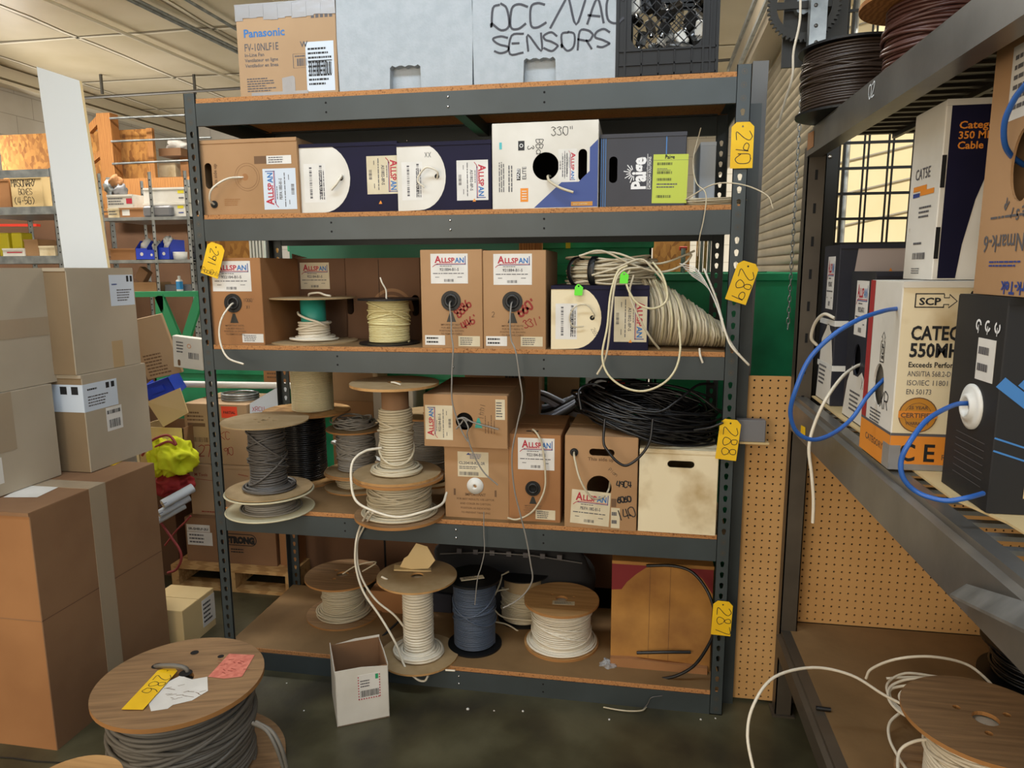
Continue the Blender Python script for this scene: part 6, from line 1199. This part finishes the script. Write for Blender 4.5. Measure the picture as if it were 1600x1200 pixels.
g = G(); fr = F(at(392, 700, y=.66), (1, .25, 0), (0, .1, 1)); s_ = mpp(at(392, 700, y=.66)); g.plate(fr, [[(0, -30*s_-.166), (45*s_, -30*s_-.166), (60*s_, 95*s_), (48*s_, 98*s_), (0, 70*s_)]], .01, 'paper_blue'); g.hand(fr, 'XRCU', 4*s_, 58*s_, .02, 'red_ink', .002, h=.012); tag(g.build('poly_mailer'), 'white printed mailer bag leaning beside the PARTIAL carton', 'package')
g = G(); a, c_ = at(268, 600, y=.9), at(536, 604, y=.9); g.tube([a, c_], .017, 'white_plastic', 16); T = (c_-a).normalized(); g.tube([c_-T*.001, c_+T*.002], .011, 'navy_ink', 12); tag(g.build('plastic_pipe'), 'long white plastic pipe lying across the cartons behind the unit', 'pipe')
b = Box('brown printed carton behind the white pipe', 'carton', at(412, 590, y=1.0).x, at(492, 590, y=1.0).x, at(450, 604, y=1.0).z, at(450, 560, y=1.0).z, 1.0, .08, m='card_orange', name='small_carton'); g = G(); lines(g, b.front, .02, b.h*.25, b.w*.4, b.h*.4, 3, 'tan_print', 2); g.build('printing', b.t)
base_x0, base_x1 = at(400, 860, y=.95).x, at(960, 860, y=.95).x
g = G(); g.box(at(478, 860, y=.78).x, at(700, 860, y=.78).x, .78, 1.04, .02, at(600, 770, y=.78).z, 'card_dark'); g.box(at(600, 860, y=.779).x, at(603, 860, y=.779).x, .778, .779, .02, .5, 'hole_dark'); tag(g.build('crate_carton'), 'wide dark brown carton standing behind the bottom shelf', 'carton')
zc = at(600, 770, y=.78).z
b = Box('tan carton behind the cream spool', 'carton', at(520, 680, y=.82).x, at(585, 680, y=.82).x, zc+.001, at(560, 627, y=.82).z, .82, .2, m='card', name='small_carton')
zt = b.t.location.z+b.h
b = Box('upper tan carton behind the cream spool', 'carton', at(520, 600, y=.82).x, at(583, 600, y=.82).x, zt+.001, at(560, 580, y=.82).z, .82, .2, m='card_tan', name='small_carton')
b = Box('white printed carton behind the tall narrow spool', 'carton', at(584, 650, y=.80).x, at(646, 650, y=.80).x, zc+.001, at(610, 602, y=.80).z, .80, .2, m='card_white', name='small_carton', top='lid'); g = G(); lines(g, b.front.sub(.03, .05, 90), 0, 0, .12, .03, 4, 'grey_print', 2); g.build('printing', b.t)
g = G(); g.bar(at(556, 672, y=.70), at(580, 652, y=.70), .02, .01, 'galv'); g.bar(at(528, 690, y=.70), at(545, 700, y=.66), .03, .008, 'galv'); g.bar(at(520, 690, y=.70), at(600, 722, y=.64), .03, .012, 'white_panel'); g.blob(at(576, 655, y=.70), .01, .01, .006, 'galv'); q = at(545, 690, y=.72); g.bar((q.x, .80, zc), (q.x, .70, q.z), .02, .01, 'galv'); tag(g.build('metal_bracket'), 'bare steel bracket and rail behind the small spools', 'bracket')
# grey hoses behind, support carton
g = G(); a, c_ = at(720, 700, y=.72), at(1010, 700, y=.72); g.box(a.x, c_.x, .72, 1.06, .1, at(850, 672, y=.72).z, 'card_dark'); tag(g.build('crate_carton'), 'brown carton under the grey hose pile behind the unit', 'carton'); zh = at(850, 672, y=.72).z
t = thing('hose_pile', 'coiled glossy grey hoses piled behind the fourth shelf', 'hose', (1.2, .9, zh))
for i in range(9):
    g = G(); pts = [at(815+4*i, 665-7*i, y=.80+.02*i), at(850+3*i, 662-7*i, y=.76+.02*i), at(885, 645-5*i, y=.76+.02*i), at(915, 625-3*i, y=.78+.02*i), at(950, 612-i, y=.85)]
    if i > 4: pts = [at(818, 600+3*i, y=.86), at(845, 598+3*i, y=.82), at(875, 606+4*i, y=.82), at(905, 625+3*i, y=.84), at(940, 640, y=.88)]
    g.tube(smooth_pts([p-t.location for p in pts], 6), .011, 'hose_grey' if i % 3 else 'black_rubber', 10); g.build('hose', t)
b = Box('tan carton behind the grey hoses', 'carton', at(855, 590, y=1.0).x, at(905, 590, y=1.0).x, zh+.001, at(880, 570, y=1.0).z, 1.0, .06, m='card_tan', name='small_carton')
b = Box('small pale blue box beside the red cap behind the black coil', 'carton', at(915, 590, y=1.0).x, at(948, 590, y=1.0).x, zh+.001, at(930, 580, y=1.0).z, 1.0, .06, m='paper_blue', name='small_carton')
g = G(); p = at(963, 598, y=.98); g.box(p.x-.03, p.x+.03, .97, 1.03, zh, p.z-.01, 'orange_box'); g.blob((p.x, p.y, p.z), .04, .03, .016, 'red_plastic'); tag(g.build('paint_can'), 'orange container with a red cap behind the black cable coil', 'container')
b = Box('brown carton with black print behind the sideways carton', 'carton', at(726, 585, y=.75).x, at(842, 585, y=.75).x, zh+.001, at(790, 560, y=.75).z, .75, .2, m='card_brown', name='small_carton'); g = G(); lines(g, b.front, b.w*.55, b.h*.2, b.w*.35, b.h*.6, 3, 'black_print', 3); g.build('printing', b.t)

# things between left stack and unit
g = G(); T = Matrix.Translation(at(247, 560, y=.66)) @ Euler((R(8), R(-12), R(5))).to_matrix().to_4x4(); g.bbox(-.09, .09, 0, .02, -.09, .20, 'card_tan', .002, T); ff = F(T @ Vector((-.09, 0, -.09)), T.to_3x3() @ Vector((1, 0, 0)), T.to_3x3() @ Vector((0, 0, 1))); lines(g, ff, .02, .01, .13, .11, 7, 'tan_print', 3); tag(g.build('flattened_carton'), 'flattened tan carton with printed lines leaning above the blue bin', 'carton')
g = G(); T = Matrix.Translation(at(293, 552, y=.62)) @ Euler((R(6), R(6), 0)).to_matrix().to_4x4(); g.bbox(-.075, .075, 0, .03, -.075, .075, 'card_white', .002, T); ff = F(T @ Vector((-.075, 0, -.075)), T.to_3x3() @ Vector((1, 0, 0)), T.to_3x3() @ Vector((0, 0, 1))); lines(g, ff, .02, .07, .05, .06, 4, 'grey_print', 3); barcode(g, ff, .08, .05, .05, .03, 'grey_print', 16); g.ring(ff, .085, .11, .008, .010, 'orange_ink', .001); g.poly(ff, slot(.03, .025, .014, .03), 'tan_print', .001); tag(g.build('cable_carton'), 'white printed cable carton tilted beside the left upright', 'carton')
# support under that: carton block
b = Box('brown carton under the pile behind the left stack', 'carton', -1.25, -.70, 0, .62, .72, .4, m='card_dark', name='large_carton')
t = thing('storage_bin', 'blue plastic storage bin tipped beside the tan open carton', 'bin', at(250, 612, y=.72), (R(10), R(-20), R(10)))
g = G(); 
for q in ((-.07, .07, 0, .004, -.04, .05), (-.07, -.066, 0, .12, -.04, .05), (.066, .07, 0, .12, -.04, .05), (-.07, .07, 0, .12, -.044, -.04)): g.box(*q, 'blue_bin')
g.build('bin_body', t); g = G(); g.box(-.074, .074, -.006, .006, .044, .054, 'blue_bin'); g.box(-.03, .03, -.006, .001, .0, .03, 'blue_bin'); g.build('rim', t)
t = thing('open_carton', 'open tan carton with a raised flap behind the yellow vest', 'carton', (at(262, 660, y=.64).x, .64, at(262, 700, y=.64).z))
g = G(); w = .17; g.box(-w, w*.45, 0, .004, -.1, .10, 'card_pale'); g.box(-w, -w+.004, 0, .2, -.1, .10, 'card_pale'); g.box(w*.45-.004, w*.45, 0, .2, -.1, .10, 'card_brown'); g.box(-w, w*.45, .2, .204, -.1, .10, 'card_brown'); g.box(-w, w*.45, 0, .2, -.104, -.1, 'card_brown'); g.build('carton_body', t)
g = G(); vs = [at(229, 628, y=.60), at(255, 667, y=.60), at(294, 645, y=.62), at(281, 606, y=.64)]; vs = [v-t.location for v in vs]; g.add(vs+[v+Vector((0, .004, 0)) for v in vs], [(0, 1, 2, 3), (7, 6, 5, 4), (0, 4, 5, 1), (1, 5, 6, 2), (2, 6, 7, 3), (3, 7, 4, 0)], 'card_pale'); g.build('flap', t)
g = G(); p = at(268, 712, y=.55); g.cloth(p+Vector((.01, 0, -.005)), .088, .06, .068, 'hiviz', .42, 1.15, 3); g.cloth(p+Vector((-.045, -.01, -.01)), .045, .045, .075, 'hiviz', .4, 1.3, 8); tag(g.build('safety_vest'), 'crumpled neon yellow safety vest beside the left stack', 'vest')
g = G(); p = at(272, 757, y=.57); g.cloth(p, .085, .06, .05, 'red_cloth', .3, 1.2, 5); tag(g.build('red_cloth'), 'dark red cloth below the neon yellow vest', 'cloth')
for i, (px_, py_) in enumerate(((278, 775), (272, 790), (265, 803))):
    g = G(); p = at(px_, py_, y=.50); d = Vector((.075, .12, .045)); g.tube([p-d*.5, p+d*.5], .022-.003*i, 'paper_blue', 18); g.tube([p-d*.505, p-d*.5], .015, 'paper_cream', 14); g.ribbon(F(p-d*.5+Vector((0, -.023, 0)), (1, 0, 0), (0, 0, 1)), [(0, 0), (.04, .02)], .002, 'navy_ink'); tag(g.build('rolled_drawing'), ('topmost', 'middle', 'lowest')[i]+' of the rolled white drawings beside the cream carton', 'paper roll', 'rolled drawings')
tag(cable([at(222, 712, y=.5), at(235, 690, y=.5), at(262, 680, y=.5), at(275, 695, y=.5), at(262, 690, y=.5), at(240, 700, y=.5)], .006, 'red_hose'), 'thin red hose looped above the neon yellow vest', 'hose')
tag(cable([at(250, 815, y=.5), at(268, 840, y=.5), at(281, 860, y=.5), at(283, 875, y=.5), at(275, 890, y=.5), at(262, 895, y=.5)], .006, 'red_hose'), 'red hose bowed down beside the wooden pallet', 'hose')
tag(cable([at(258, 852, y=.56), at(275, 830, y=.55), at(290, 815, y=.54), at(298, 806, y=.54)], .005, 'red_hose'), 'red hose end crossing behind the bowed hose', 'hose')
g = G(); g.blob(at(272, 850, y=.95), .09, .06, .14, 'black_cloth', 30, 20, .12, 5); tag(g.build('black_bag'), 'black bag in shadow left of the STRONG carton', 'bag')

# ------------------------------------------------------------------ back left: galvanized shelving etc.
def gal_unit(label, xs, y0, dp, shelves, zt, m='galv', beam=.02, pw=.022):
    t = thing('storage_shelving', label, 'shelving', (xs[0], y0, 0))
    for x in xs:
        for yy in (0, dp):
            g = G(); X = x-xs[0]; g.box(X, X+pw, yy, yy+.003, 0, zt, m); g.box(X, X+.003, yy, yy+pw, 0, zt, m)
            for k in range(int(zt/.04)): g.disc(F((0, yy-.0005, 0), (1, 0, 0), (0, 0, 1)), X+pw*.5, .02+.04*k, .005, 'hole_dark')
            g.build('post', t)
    for z_ in shelves:
        g = G(); g.box(0, xs[-1]-xs[0]+pw, 0, dp, z_-beam, z_-beam+.003, m); g.box(0, xs[-1]-xs[0]+pw, -.002, 0, z_-beam, z_, m); g.box(0, xs[-1]-xs[0]+pw, 0, dp, z_-.003, z_, m); g.build('shelf', t)
    return t
YB = 1.8
x3 = [at(157, 330, y=YB).x, at(237, 350, y=YB).x, at(292, 350, y=YB).x]
zA, zB_, zC_ = at(230, 339, y=YB).z, at(230, 406, y=YB).z, at(255, 457, y=YB).z
gal_unit('galvanized slotted-angle shelving in the back left with blue bins', x3, YB, .4, (zA, zB_, zC_), 2.15)
def bb(label, a, b_, c, d, y, z0, m, depth=.15, name='small_carton', pr=None, top='lid', **k):
    q = boxpx(label, 'carton', a, b_, c, d, y, depth, z0+.0005, m=m, name=name, top=top, **k)
    if pr: g = G(); pr(g, q.front, q.w, q.h); g.build('printing', q.t)
    return q
q = bb('white and red printed carton atop two small cartons on the galvanized shelf', 167, 207, 304, 321, YB+.03, zA+.062, 'card_white', pr=lambda g, f, w, h: (g.rect(f, w*.75, h*.3, w*.98, h*.7, 'red_ink'), lines(g, f, w*.05, h*.2, w*.6, h*.6, 3)))
q = bb('small cream carton, left one under the white and red carton', 168, 186, 321, 338, YB+.03, zA, 'card_cream', pr=lambda g, f, w, h: lines(g, f, w*.1, h*.2, w*.7, h*.6, 3))
q.body.scale = (1, 1, .061/q.h)
q = bb('small brown carton, right one under the white and red carton', 187, 226, 323, 338, YB+.03, zA, 'card_orange', pr=lambda g, f, w, h: g.rect(f, w*.1, h*.2, w*.4, h*.8, 'paper'))
q.body.scale = (1, 1, .061/q.h)
q = bb('lower of two white cartons with yellow stickers on the galvanized shelf', 224, 293, 317, 341, YB+.06, zA, 'card_white', .2, pr=lambda g, f, w, h: (g.rect(f, w*.78, h*.6, w*.92, h*.8, 'yellow_plastic'), lines(g, f, w*.8, h*.2, w*.12, h*.2, 1, 'navy_ink')))
q2 = bb('upper of two white cartons with yellow stickers on the galvanized shelf', 224, 293, 293, 316, YB+.06, zA+q.h+.001, 'card_white', .2, pr=lambda g, f, w, h: (g.rect(f, w*.78, h*.6, w*.92, h*.8, 'yellow_plastic'), lines(g, f, w*.8, h*.2, w*.12, h*.2, 1, 'grey_print')))
g = G(); p = at(248, 330, y=YB+.03); g.bbox(p.x-.10, p.x+.10, YB+.005, YB+.055, zA+.001, zA+.07, 'grey_box', .012); tag(g.build('plastic_tray'), 'grey plastic tray in front of the white cartons', 'tray')
for px_, py_, m_ in ((172, 292, 'galv'), (188, 297, 'grey_box'), (181, 284, 'card_orange')):
    g = G(); p = at(px_, py_, y=YB+.12); g.blob(p, .04, .04, .04, m_, 14, 10, .3, px_); g.tube([p, (p.x, p.y, zA+.13)], .02, m_, 8); tag(g.build('metal_fitting'), 'grey metal fitting jumbled above the white and red carton', 'fitting', 'fittings above the small cartons')
g = G(); a, c_ = at(172, 300, y=2.5), at(305, 300, y=2.5); g.box(a.x, c_.x, 2.5, 2.52, at(200, 345, y=2.5).z, at(200, 279, y=2.5).z, 'wood'); tag(g.build('plywood_sheet'), 'orange-brown plywood sheet behind the galvanized shelving', 'plywood')
g = G(); g.box(at(150, 450, y=2.56).x, at(330, 450, y=2.56).x, 2.56, 2.58, .0, at(200, 345, y=2.5).z+.05, 'card_dark'); tag(g.build('plywood_sheet'), 'dark brown board closing the back of the lower galvanized shelves', 'plywood')
bb('long brown carton at the left of the blue bins', 172, 212, 388, 405, YB+.03, zB_, 'card_orange')
def blue_bin(a, b_, c, d, y, z0, label):
    xl, xr = at(a, (c+d)/2, y=y).x, at(b_, (c+d)/2, y=y).x; w = xr-xl; h = at(a, c, y=y).z-z0
    t = thing('storage_bin', label, 'bin', ((xl+xr)/2, y, z0)); g = G(); g.box(-w/2, w/2, 0, .004, 0, h*.6, 'blue_bin'); g.box(-w/2, w/2, .16, .164, 0, h, 'blue_bin'); g.box(-w/2, w/2, 0, .16, 0, .004, 'blue_bin')
    for s_ in (-w/2, w/2-.004): g.add([(s_, 0, 0), (s_, .16, 0), (s_, .16, h), (s_, .05, h), (s_, 0, h*.6)], [(0, 1, 2, 3, 4)], 'blue_bin'); g.add([(s_+.004, 0, 0), (s_+.004, .16, 0), (s_+.004, .16, h), (s_+.004, .05, h), (s_+.004, 0, h*.6)], [(4, 3, 2, 1, 0)], 'blue_bin')
    g.build('bin_body', t); g = G(); g.blob((0, .07, h*.75), w*.4, .05, h*.35, 'white_plastic', 16, 10, .3, a); tag_ = g.build('bagged_parts', t); g = G(); g.disc(F((0, 0, 0), (1, 0, 0), (0, 0, 1)), 0, h*.3, min(w, h)*.14, 'paper'); g.build('sticker', t)
blue_bin(212, 230, 376, 405, YB+.02, zB_, 'left blue parts bin on the galvanized shelf'); blue_bin(230, 243, 380, 405, YB+.02, zB_, 'middle blue parts bin on the galvanized shelf'); blue_bin(247, 264, 374, 405, YB+.02, zB_, 'right blue parts bin on the galvanized shelf')
g = G(); p = at(282, 404, y=YB+.08); g.lathe([(0.001, .001), (.04, .001), (.045, .05), (.041, .05), (.038, .004)], 'white_plastic', c=(p.x, YB+.08, zB_)); tag(g.build('plastic_tub'), 'white plastic tub right of the blue bins', 'tub')
bb('tan carton on the lowest galvanized shelf', 208, 245, 441, 457, YB+.03, zC_, 'card')
g = G(); a, c_ = at(252, 450, y=YB+.03), at(296, 450, y=YB+.03); g.bbox(a.x, c_.x, YB+.06, YB+.16, zC_+.001, zC_+.05, 'grey_box', .006); tag(g.build('plastic_tray'), 'grey tray behind the blue and white bottle', 'tray')
t = thing('squeeze_bottle', 'blue and white squeeze bottle on the lowest galvanized shelf', 'bottle', (at(281, 450, y=YB+.03).x, YB+.03, zC_)); g = G(); g.lathe([(.001, .001), (.018, .001), (.02, .01), (.02, .075), (.008, .088), (.008, .092)], 'white_plastic'); g.build('bottle_body', t); g = G(); g.lathe([(.0205, .02), (.0205, .070)], 'bottle_blue'); g.build('label_band', t); g = G(); g.lathe([(.009, .09), (.009, .104), (.001, .106)], 'white_plastic'); g.build('cap', t)
g = G(); T = Matrix.Translation(at(220, 430, y=YB+.1)) @ Euler((0, R(35), 0)).to_matrix().to_4x4(); g.bbox(-.035, .035, 0, .05, -.045, .045, 'card_brown', .002, T); tag(g.build('small_carton'), 'small brown carton tilted on its corner under the blue bins', 'carton')
# green stand
t = thing('green_sawhorse', 'green steel sawhorse left of the shelving unit', 'sawhorse', (at(260, 460, y=1.3).x, 1.3, 0)); o_ = t.location
g = G(); g.bar(at(206, 460, y=1.3)-o_, at(318, 459, y=1.3)-o_, .05, .03, 'green_frame'); g.build('top_rail', t)
for a, c in (((249, 462), (285, 545)), ((312, 464), (286, 545)), ((250, 462), (254, 560))):
    g = G(); A_, B2 = at(*a, y=1.28)-o_, at(*c, y=1.28)-o_; B3 = A_+(B2-A_)*1.5; g.bar(A_, B3, .05, .02, 'green_frame', (0, 1, 0)); g.build('leg', t)
# left unit
xa, xb = at(-60, 300, y=YB).x, at(80, 300, y=YB).x
t = gal_unit('blue-grey shelving unit at the far left holding the masonry carton', [xa, xb], YB, .5, (at(40, 323, y=YB).z, at(40, 400, y=YB).z), at(80, 262, y=YB).z, 'galv', .05, .04)
g = G(); g.box(0, xb-xa, -.003, 0, at(40, 290, y=YB).z+.05, at(40, 265, y=YB).z, 'galv'); g.build('beam', t)
zs = at(40, 323, y=YB).z
def mas(g, f, w, h): g.hand(f, 'MASONARY', w*.04, h*.68, h*.24, 'black_print', .004, gap=.8, aspect=.62); g.hand(f, 'BOXES', w*.25, h*.42, h*.19, 'black_print', .003, gap=.8, aspect=.7); g.hand(f, '(4-5G)', w*.08, h*.10, h*.24, 'black_print', .004, gap=.8, aspect=.7)
bb('tan carton marked MASONARY BOXES in black marker', 17, 66, 276, 320, YB+.04, zs, 'card_pale', .3, 'masonry_carton', mas); bb('plain brown carton left of the masonry carton', -10, 15, 280, 320, YB+.05, zs, 'card_orange', .3)
z4 = at(40, 400, y=YB).z
bb('tan carton on the lower shelf of the far left unit', 38, 60, 374, 399, YB+.04, z4, 'card', .2); bb('cream printed carton on the lower shelf, far left unit', 61, 86, 384, 399, YB+.03, z4, 'card_cream', .1); bb('white and red carton at the left edge of the lower shelf', 4, 38, 388, 399, YB+.03, z4, 'card_white', .1, pr=lambda g, f, w, h: g.rect(f, w*.2, h*.4, w*.9, h*.55, 'red_ink'))
for i, (a, b_) in enumerate(((0, 17), (20, 38))): g = G(); p = at((a+b_)/2, 374, y=YB+.16); g.bbox(p.x-.04, p.x+.04, YB+.14, YB+.24, z4+.001, at(10, 364, y=YB+.16).z, 'yellow_plastic', .006); tag(g.build('battery_charger'), ('left', 'right')[i]+' yellow tool case on the lower shelf of the far left unit', 'tool case')
g = G(); g.bar(at(0, 352, y=2.6), at(60, 352, y=2.6), .04, .02, 'red_plastic'); tag(g.build('rack_beam'), 'orange-red rack beam far behind the left unit', 'beam')
g = G(); g.box(at(-40, 360, y=2.7).x, at(150, 360, y=2.7).x, 2.7, 2.72, 0, at(40, 335, y=2.7).z, 'card_dark'); tag(g.build('plywood_sheet'), 'dark board behind the lower part of the far left unit', 'plywood')
# OSB loft and wooden rack
YO = 3.0
zo1, zo0 = at(100, 207, y=YO).z, at(100, 290, y=YO).z
t = thing('strand_board_wall', 'strand board partition with timber frame at the back left', 'partition', (at(120, 250, y=YO).x, YO, 0)); o_ = t.location
g = G(); g.box(at(2, 250, y=YO).x-o_.x, at(241, 250, y=YO).x-o_.x, 0, .02, .0, zo1, 'osb'); g.build('strand_board', t)
g = G(); a = at(236, 250, y=YO); g.box(a.x-o_.x, a.x+.05-o_.x, -.03, .0, .0, zo1, 'wood'); g.build('edge_stud', t)
g = G(); p = at(168, 178, y=2.85); g.box(p.x-.07-o_.x, p.x+.05-o_.x, -.19, -.10, 1.6, p.z, 'wood'); g.build('post', t)
g = G(); g.bar(at(160, 182, y=2.86)-o_, at(139, 205, y=2.86)-o_, .04, .05, 'wood'); g.build('upper_brace', t); g = G(); g.bar(at(165, 235, y=2.86)-o_, at(144, 252, y=2.86)-o_, .04, .04, 'wood'); g.build('lower_brace', t)
for i, (py0, py1) in enumerate(((185, 178), (221, 215), (256, 249))): g = G(); g.tube([at(172+i*2, py0, y=2.8), at(330, py1, y=2.8)], .009, 'galv', 10); tag(g.build('conduit_rail'), ('top', 'middle', 'bottom')[i]+' steel rail running from the wooden post to the right', 'rail')
g = G(); a = at(248, 238, y=3.1); g.box(a.x, a.x+.20, 3.1, 3.3, a.z-.03, a.z+.03, 'card_brown'); g.blob((a.x+.12, 3.2, a.z+.06), .09, .05, .04, 'paper', 18, 12, .4, 3); tag(g.build('parts_tray'), 'brown tray of white bags beside the strand board', 'tray')
b = Box('cream carton far back beside the strand board', 'carton', at(248, 265, y=3.2).x, at(274, 265, y=3.2).x, at(260, 277, y=3.2).z, at(260, 255, y=3.2).z, 3.2, .2, m='card_cream', name='small_carton', top='lid')
b = Box('yellow-brown carton far back at the right of the strand board', 'carton', at(282, 265, y=3.2).x, at(300, 265, y=3.2).x, at(290, 277, y=3.2).z, at(290, 240, y=3.2).z, 3.2, .2, m='card_orange', name='small_carton', top='lid')
g = G(); z_ = at(260, 277, y=3.2).z; g.box(at(240, 277, y=3.18).x, at(330, 277, y=3.18).x, 3.18, 3.6, z_-.03, z_-.001, 'wood')
for px_ in (244, 325): q = at(px_, 277, y=3.18); g.box(q.x, q.x+.05, 3.2, 3.25, 0, z_-.03, 'wood')
tag(g.build('wooden_shelf'), 'timber shelf carrying the far back cartons', 'shelf')
# ceiling conduits
for i, (p0, p1, zc_, r_, lab) in enumerate((((72, 0), (378, 130), 3.36, .014, 'left one of the long ceiling conduits'), ((203, 0), (372, 82), 3.36, .014, 'double ceiling conduit above the fan carton'), ((292, 0), (368, 45), 3.37, .012, 'rightmost ceiling conduit beside the fan carton'))):
    a, c_ = at(*p0, z=zc_), at(*p1, z=zc_); d = (c_-a); g = G(); g.tube([a-d*.8, c_+d*.6], r_, 'galv' if i else 'ceiling_tape', 10)
    if i == 1: g.tube([a-d*.8+Vector((.05, 0, 0)), c_+d*.6+Vector((.05, 0, 0))], r_*.7, 'galv', 8)
    tag(g.build('ceiling_conduit'), lab, 'conduit')
g = G(); g.tube(smooth_pts([at(-30, 150, z=3.22), at(20, 160, z=3.22), at(60, 160, z=3.22), at(130, 153, z=3.22), at(260, 145, z=3.22), at(420, 135, z=3.22)], 5), .014, 'steel_post', 10)
for px_ in (160, 305): p = at(px_, 147, z=3.22); g.bar(p, (p.x, p.y, HC), .02, .02, 'steel_post')
tag(g.build('ceiling_conduit'), 'dark cross conduit hung below the ceiling at the back left', 'conduit')
g = G(); g.tube(smooth_pts([at(1120, 95, z=3.25), at(1150, 93, z=3.25), at(1165, 95, z=3.25), at(1180, 60, z=3.3), at(1215, 0, z=3.3)], 5), .012, 'steel_post', 8)
for px_, py_ in ((1179, 55), (1205, 5)): p = at(px_, py_, z=3.3); g.bar(p, (p.x, p.y, HC), .012, .012, 'steel_post')
tag(g.build('ceiling_conduit'), 'thin conduit bending along the ceiling above the roller door', 'conduit')

# pieces that belong to a part go under that part
for o in list(S.objects):
    if o.type != 'EMPTY' or 'label' not in o: continue
    kids = {k.name.split('.')[0]: k for k in o.children}
    for k in list(o.children):
        n = k.name.split('.')[0]; host = None
        if n in ('cable', 'long_cable', 'thin_wire'): host = kids.get('grommet') or kids.get('cable_port') or kids.get('port_ring') or kids.get('printing') and kids.get('carton_body')
        elif n in ('cable_end', 'cable_tail', 'loose_cable', 'hanging_cable') : host = kids.get('wound_cable')
        elif n == 'barcode': host = kids.get('barcode_label') or kids.get('shipping_label')
        elif n in ('loose_loop', 'tape_wrap', 'tie_string'): host = kids.get('coil')
        if host is not None and host is not k and host.parent is o:
            inv = k.matrix_parent_inverse.copy(); k.parent = host; k.matrix_parent_inverse = inv

# printing or tape that lies on several sides of a box: one part for each side
import numpy as np
for o in list(S.objects):
    if o.type != 'MESH' or o.parent is None or o.name.split('.')[0] not in ('printing', 'duct_tape', 'marker_writing', 'packing_tape', 'strap', 'fold_line', 'torn_label', 'bolt_hole', 'hanging_cable', 'barcode', 'wrapped_label'): continue
    me = o.data; nv = len(me.vertices); par = list(range(nv))
    def find(a):
        while par[a] != a: par[a] = par[par[a]]; a = par[a]
        return a
    for e in me.edges:
        a, b = find(e.vertices[0]), find(e.vertices[1])
        if a != b: par[a] = b
    rootsv = [find(i) for i in range(nv)]; ids = {q: k for k, q in enumerate(dict.fromkeys(rootsv))}; isl = np.array([ids[q] for q in rootsv]); k = len(ids)
    if k < 2 or k > 2500: continue
    co_ = np.empty(nv*3, dtype=np.float32); me.vertices.foreach_get('co', co_); co_ = co_.reshape(nv, 3)
    lo = np.full((k, 3), np.inf); hi = np.full((k, 3), -np.inf); np.minimum.at(lo, isl, co_); np.maximum.at(hi, isl, co_)
    size = (hi-lo).max(axis=1); gap = np.maximum(0, np.maximum(lo[:, None]-hi[None], lo[None]-hi[:, None])); near = np.sqrt((gap**2).sum(axis=2)) <= np.maximum(.0195, .49*np.maximum(size[:, None], size[None]))
    pp = list(range(k))
    def fi(a):
        while pp[a] != a: pp[a] = pp[pp[a]]; a = pp[a]
        return a
    for a, b in zip(*np.nonzero(np.triu(near, 1))):
        a, b = fi(int(a)), fi(int(b))
        if a != b: pp[a] = b
    grp = [fi(i) for i in range(k)]; names = list(dict.fromkeys(grp))
    if len(names) < 2: continue
    base = o.name.split('.')[0]
    for q in names:
        sel = [f for f in me.polygons if grp[isl[f.vertices[0]]] == q]; vm = {}; vs = []; fs = []
        for f in sel:
            for v in f.vertices:
                if v not in vm: vm[v] = len(vs); vs.append(tuple(me.vertices[v].co))
            fs.append([vm[v] for v in f.vertices])
        m2 = bpy.data.meshes.new(base); m2.from_pydata(vs, [], fs)
        for mm in me.materials: m2.materials.append(mm)
        m2.polygons.foreach_set('material_index', [f.material_index for f in sel]); m2.polygons.foreach_set('use_smooth', [f.use_smooth for f in sel]); m2.update()
        n_ = bpy.data.objects.new(base, m2); C.objects.link(n_); n_.parent = o.parent; n_.matrix_parent_inverse = o.matrix_parent_inverse.copy()
    bpy.data.objects.remove(o)
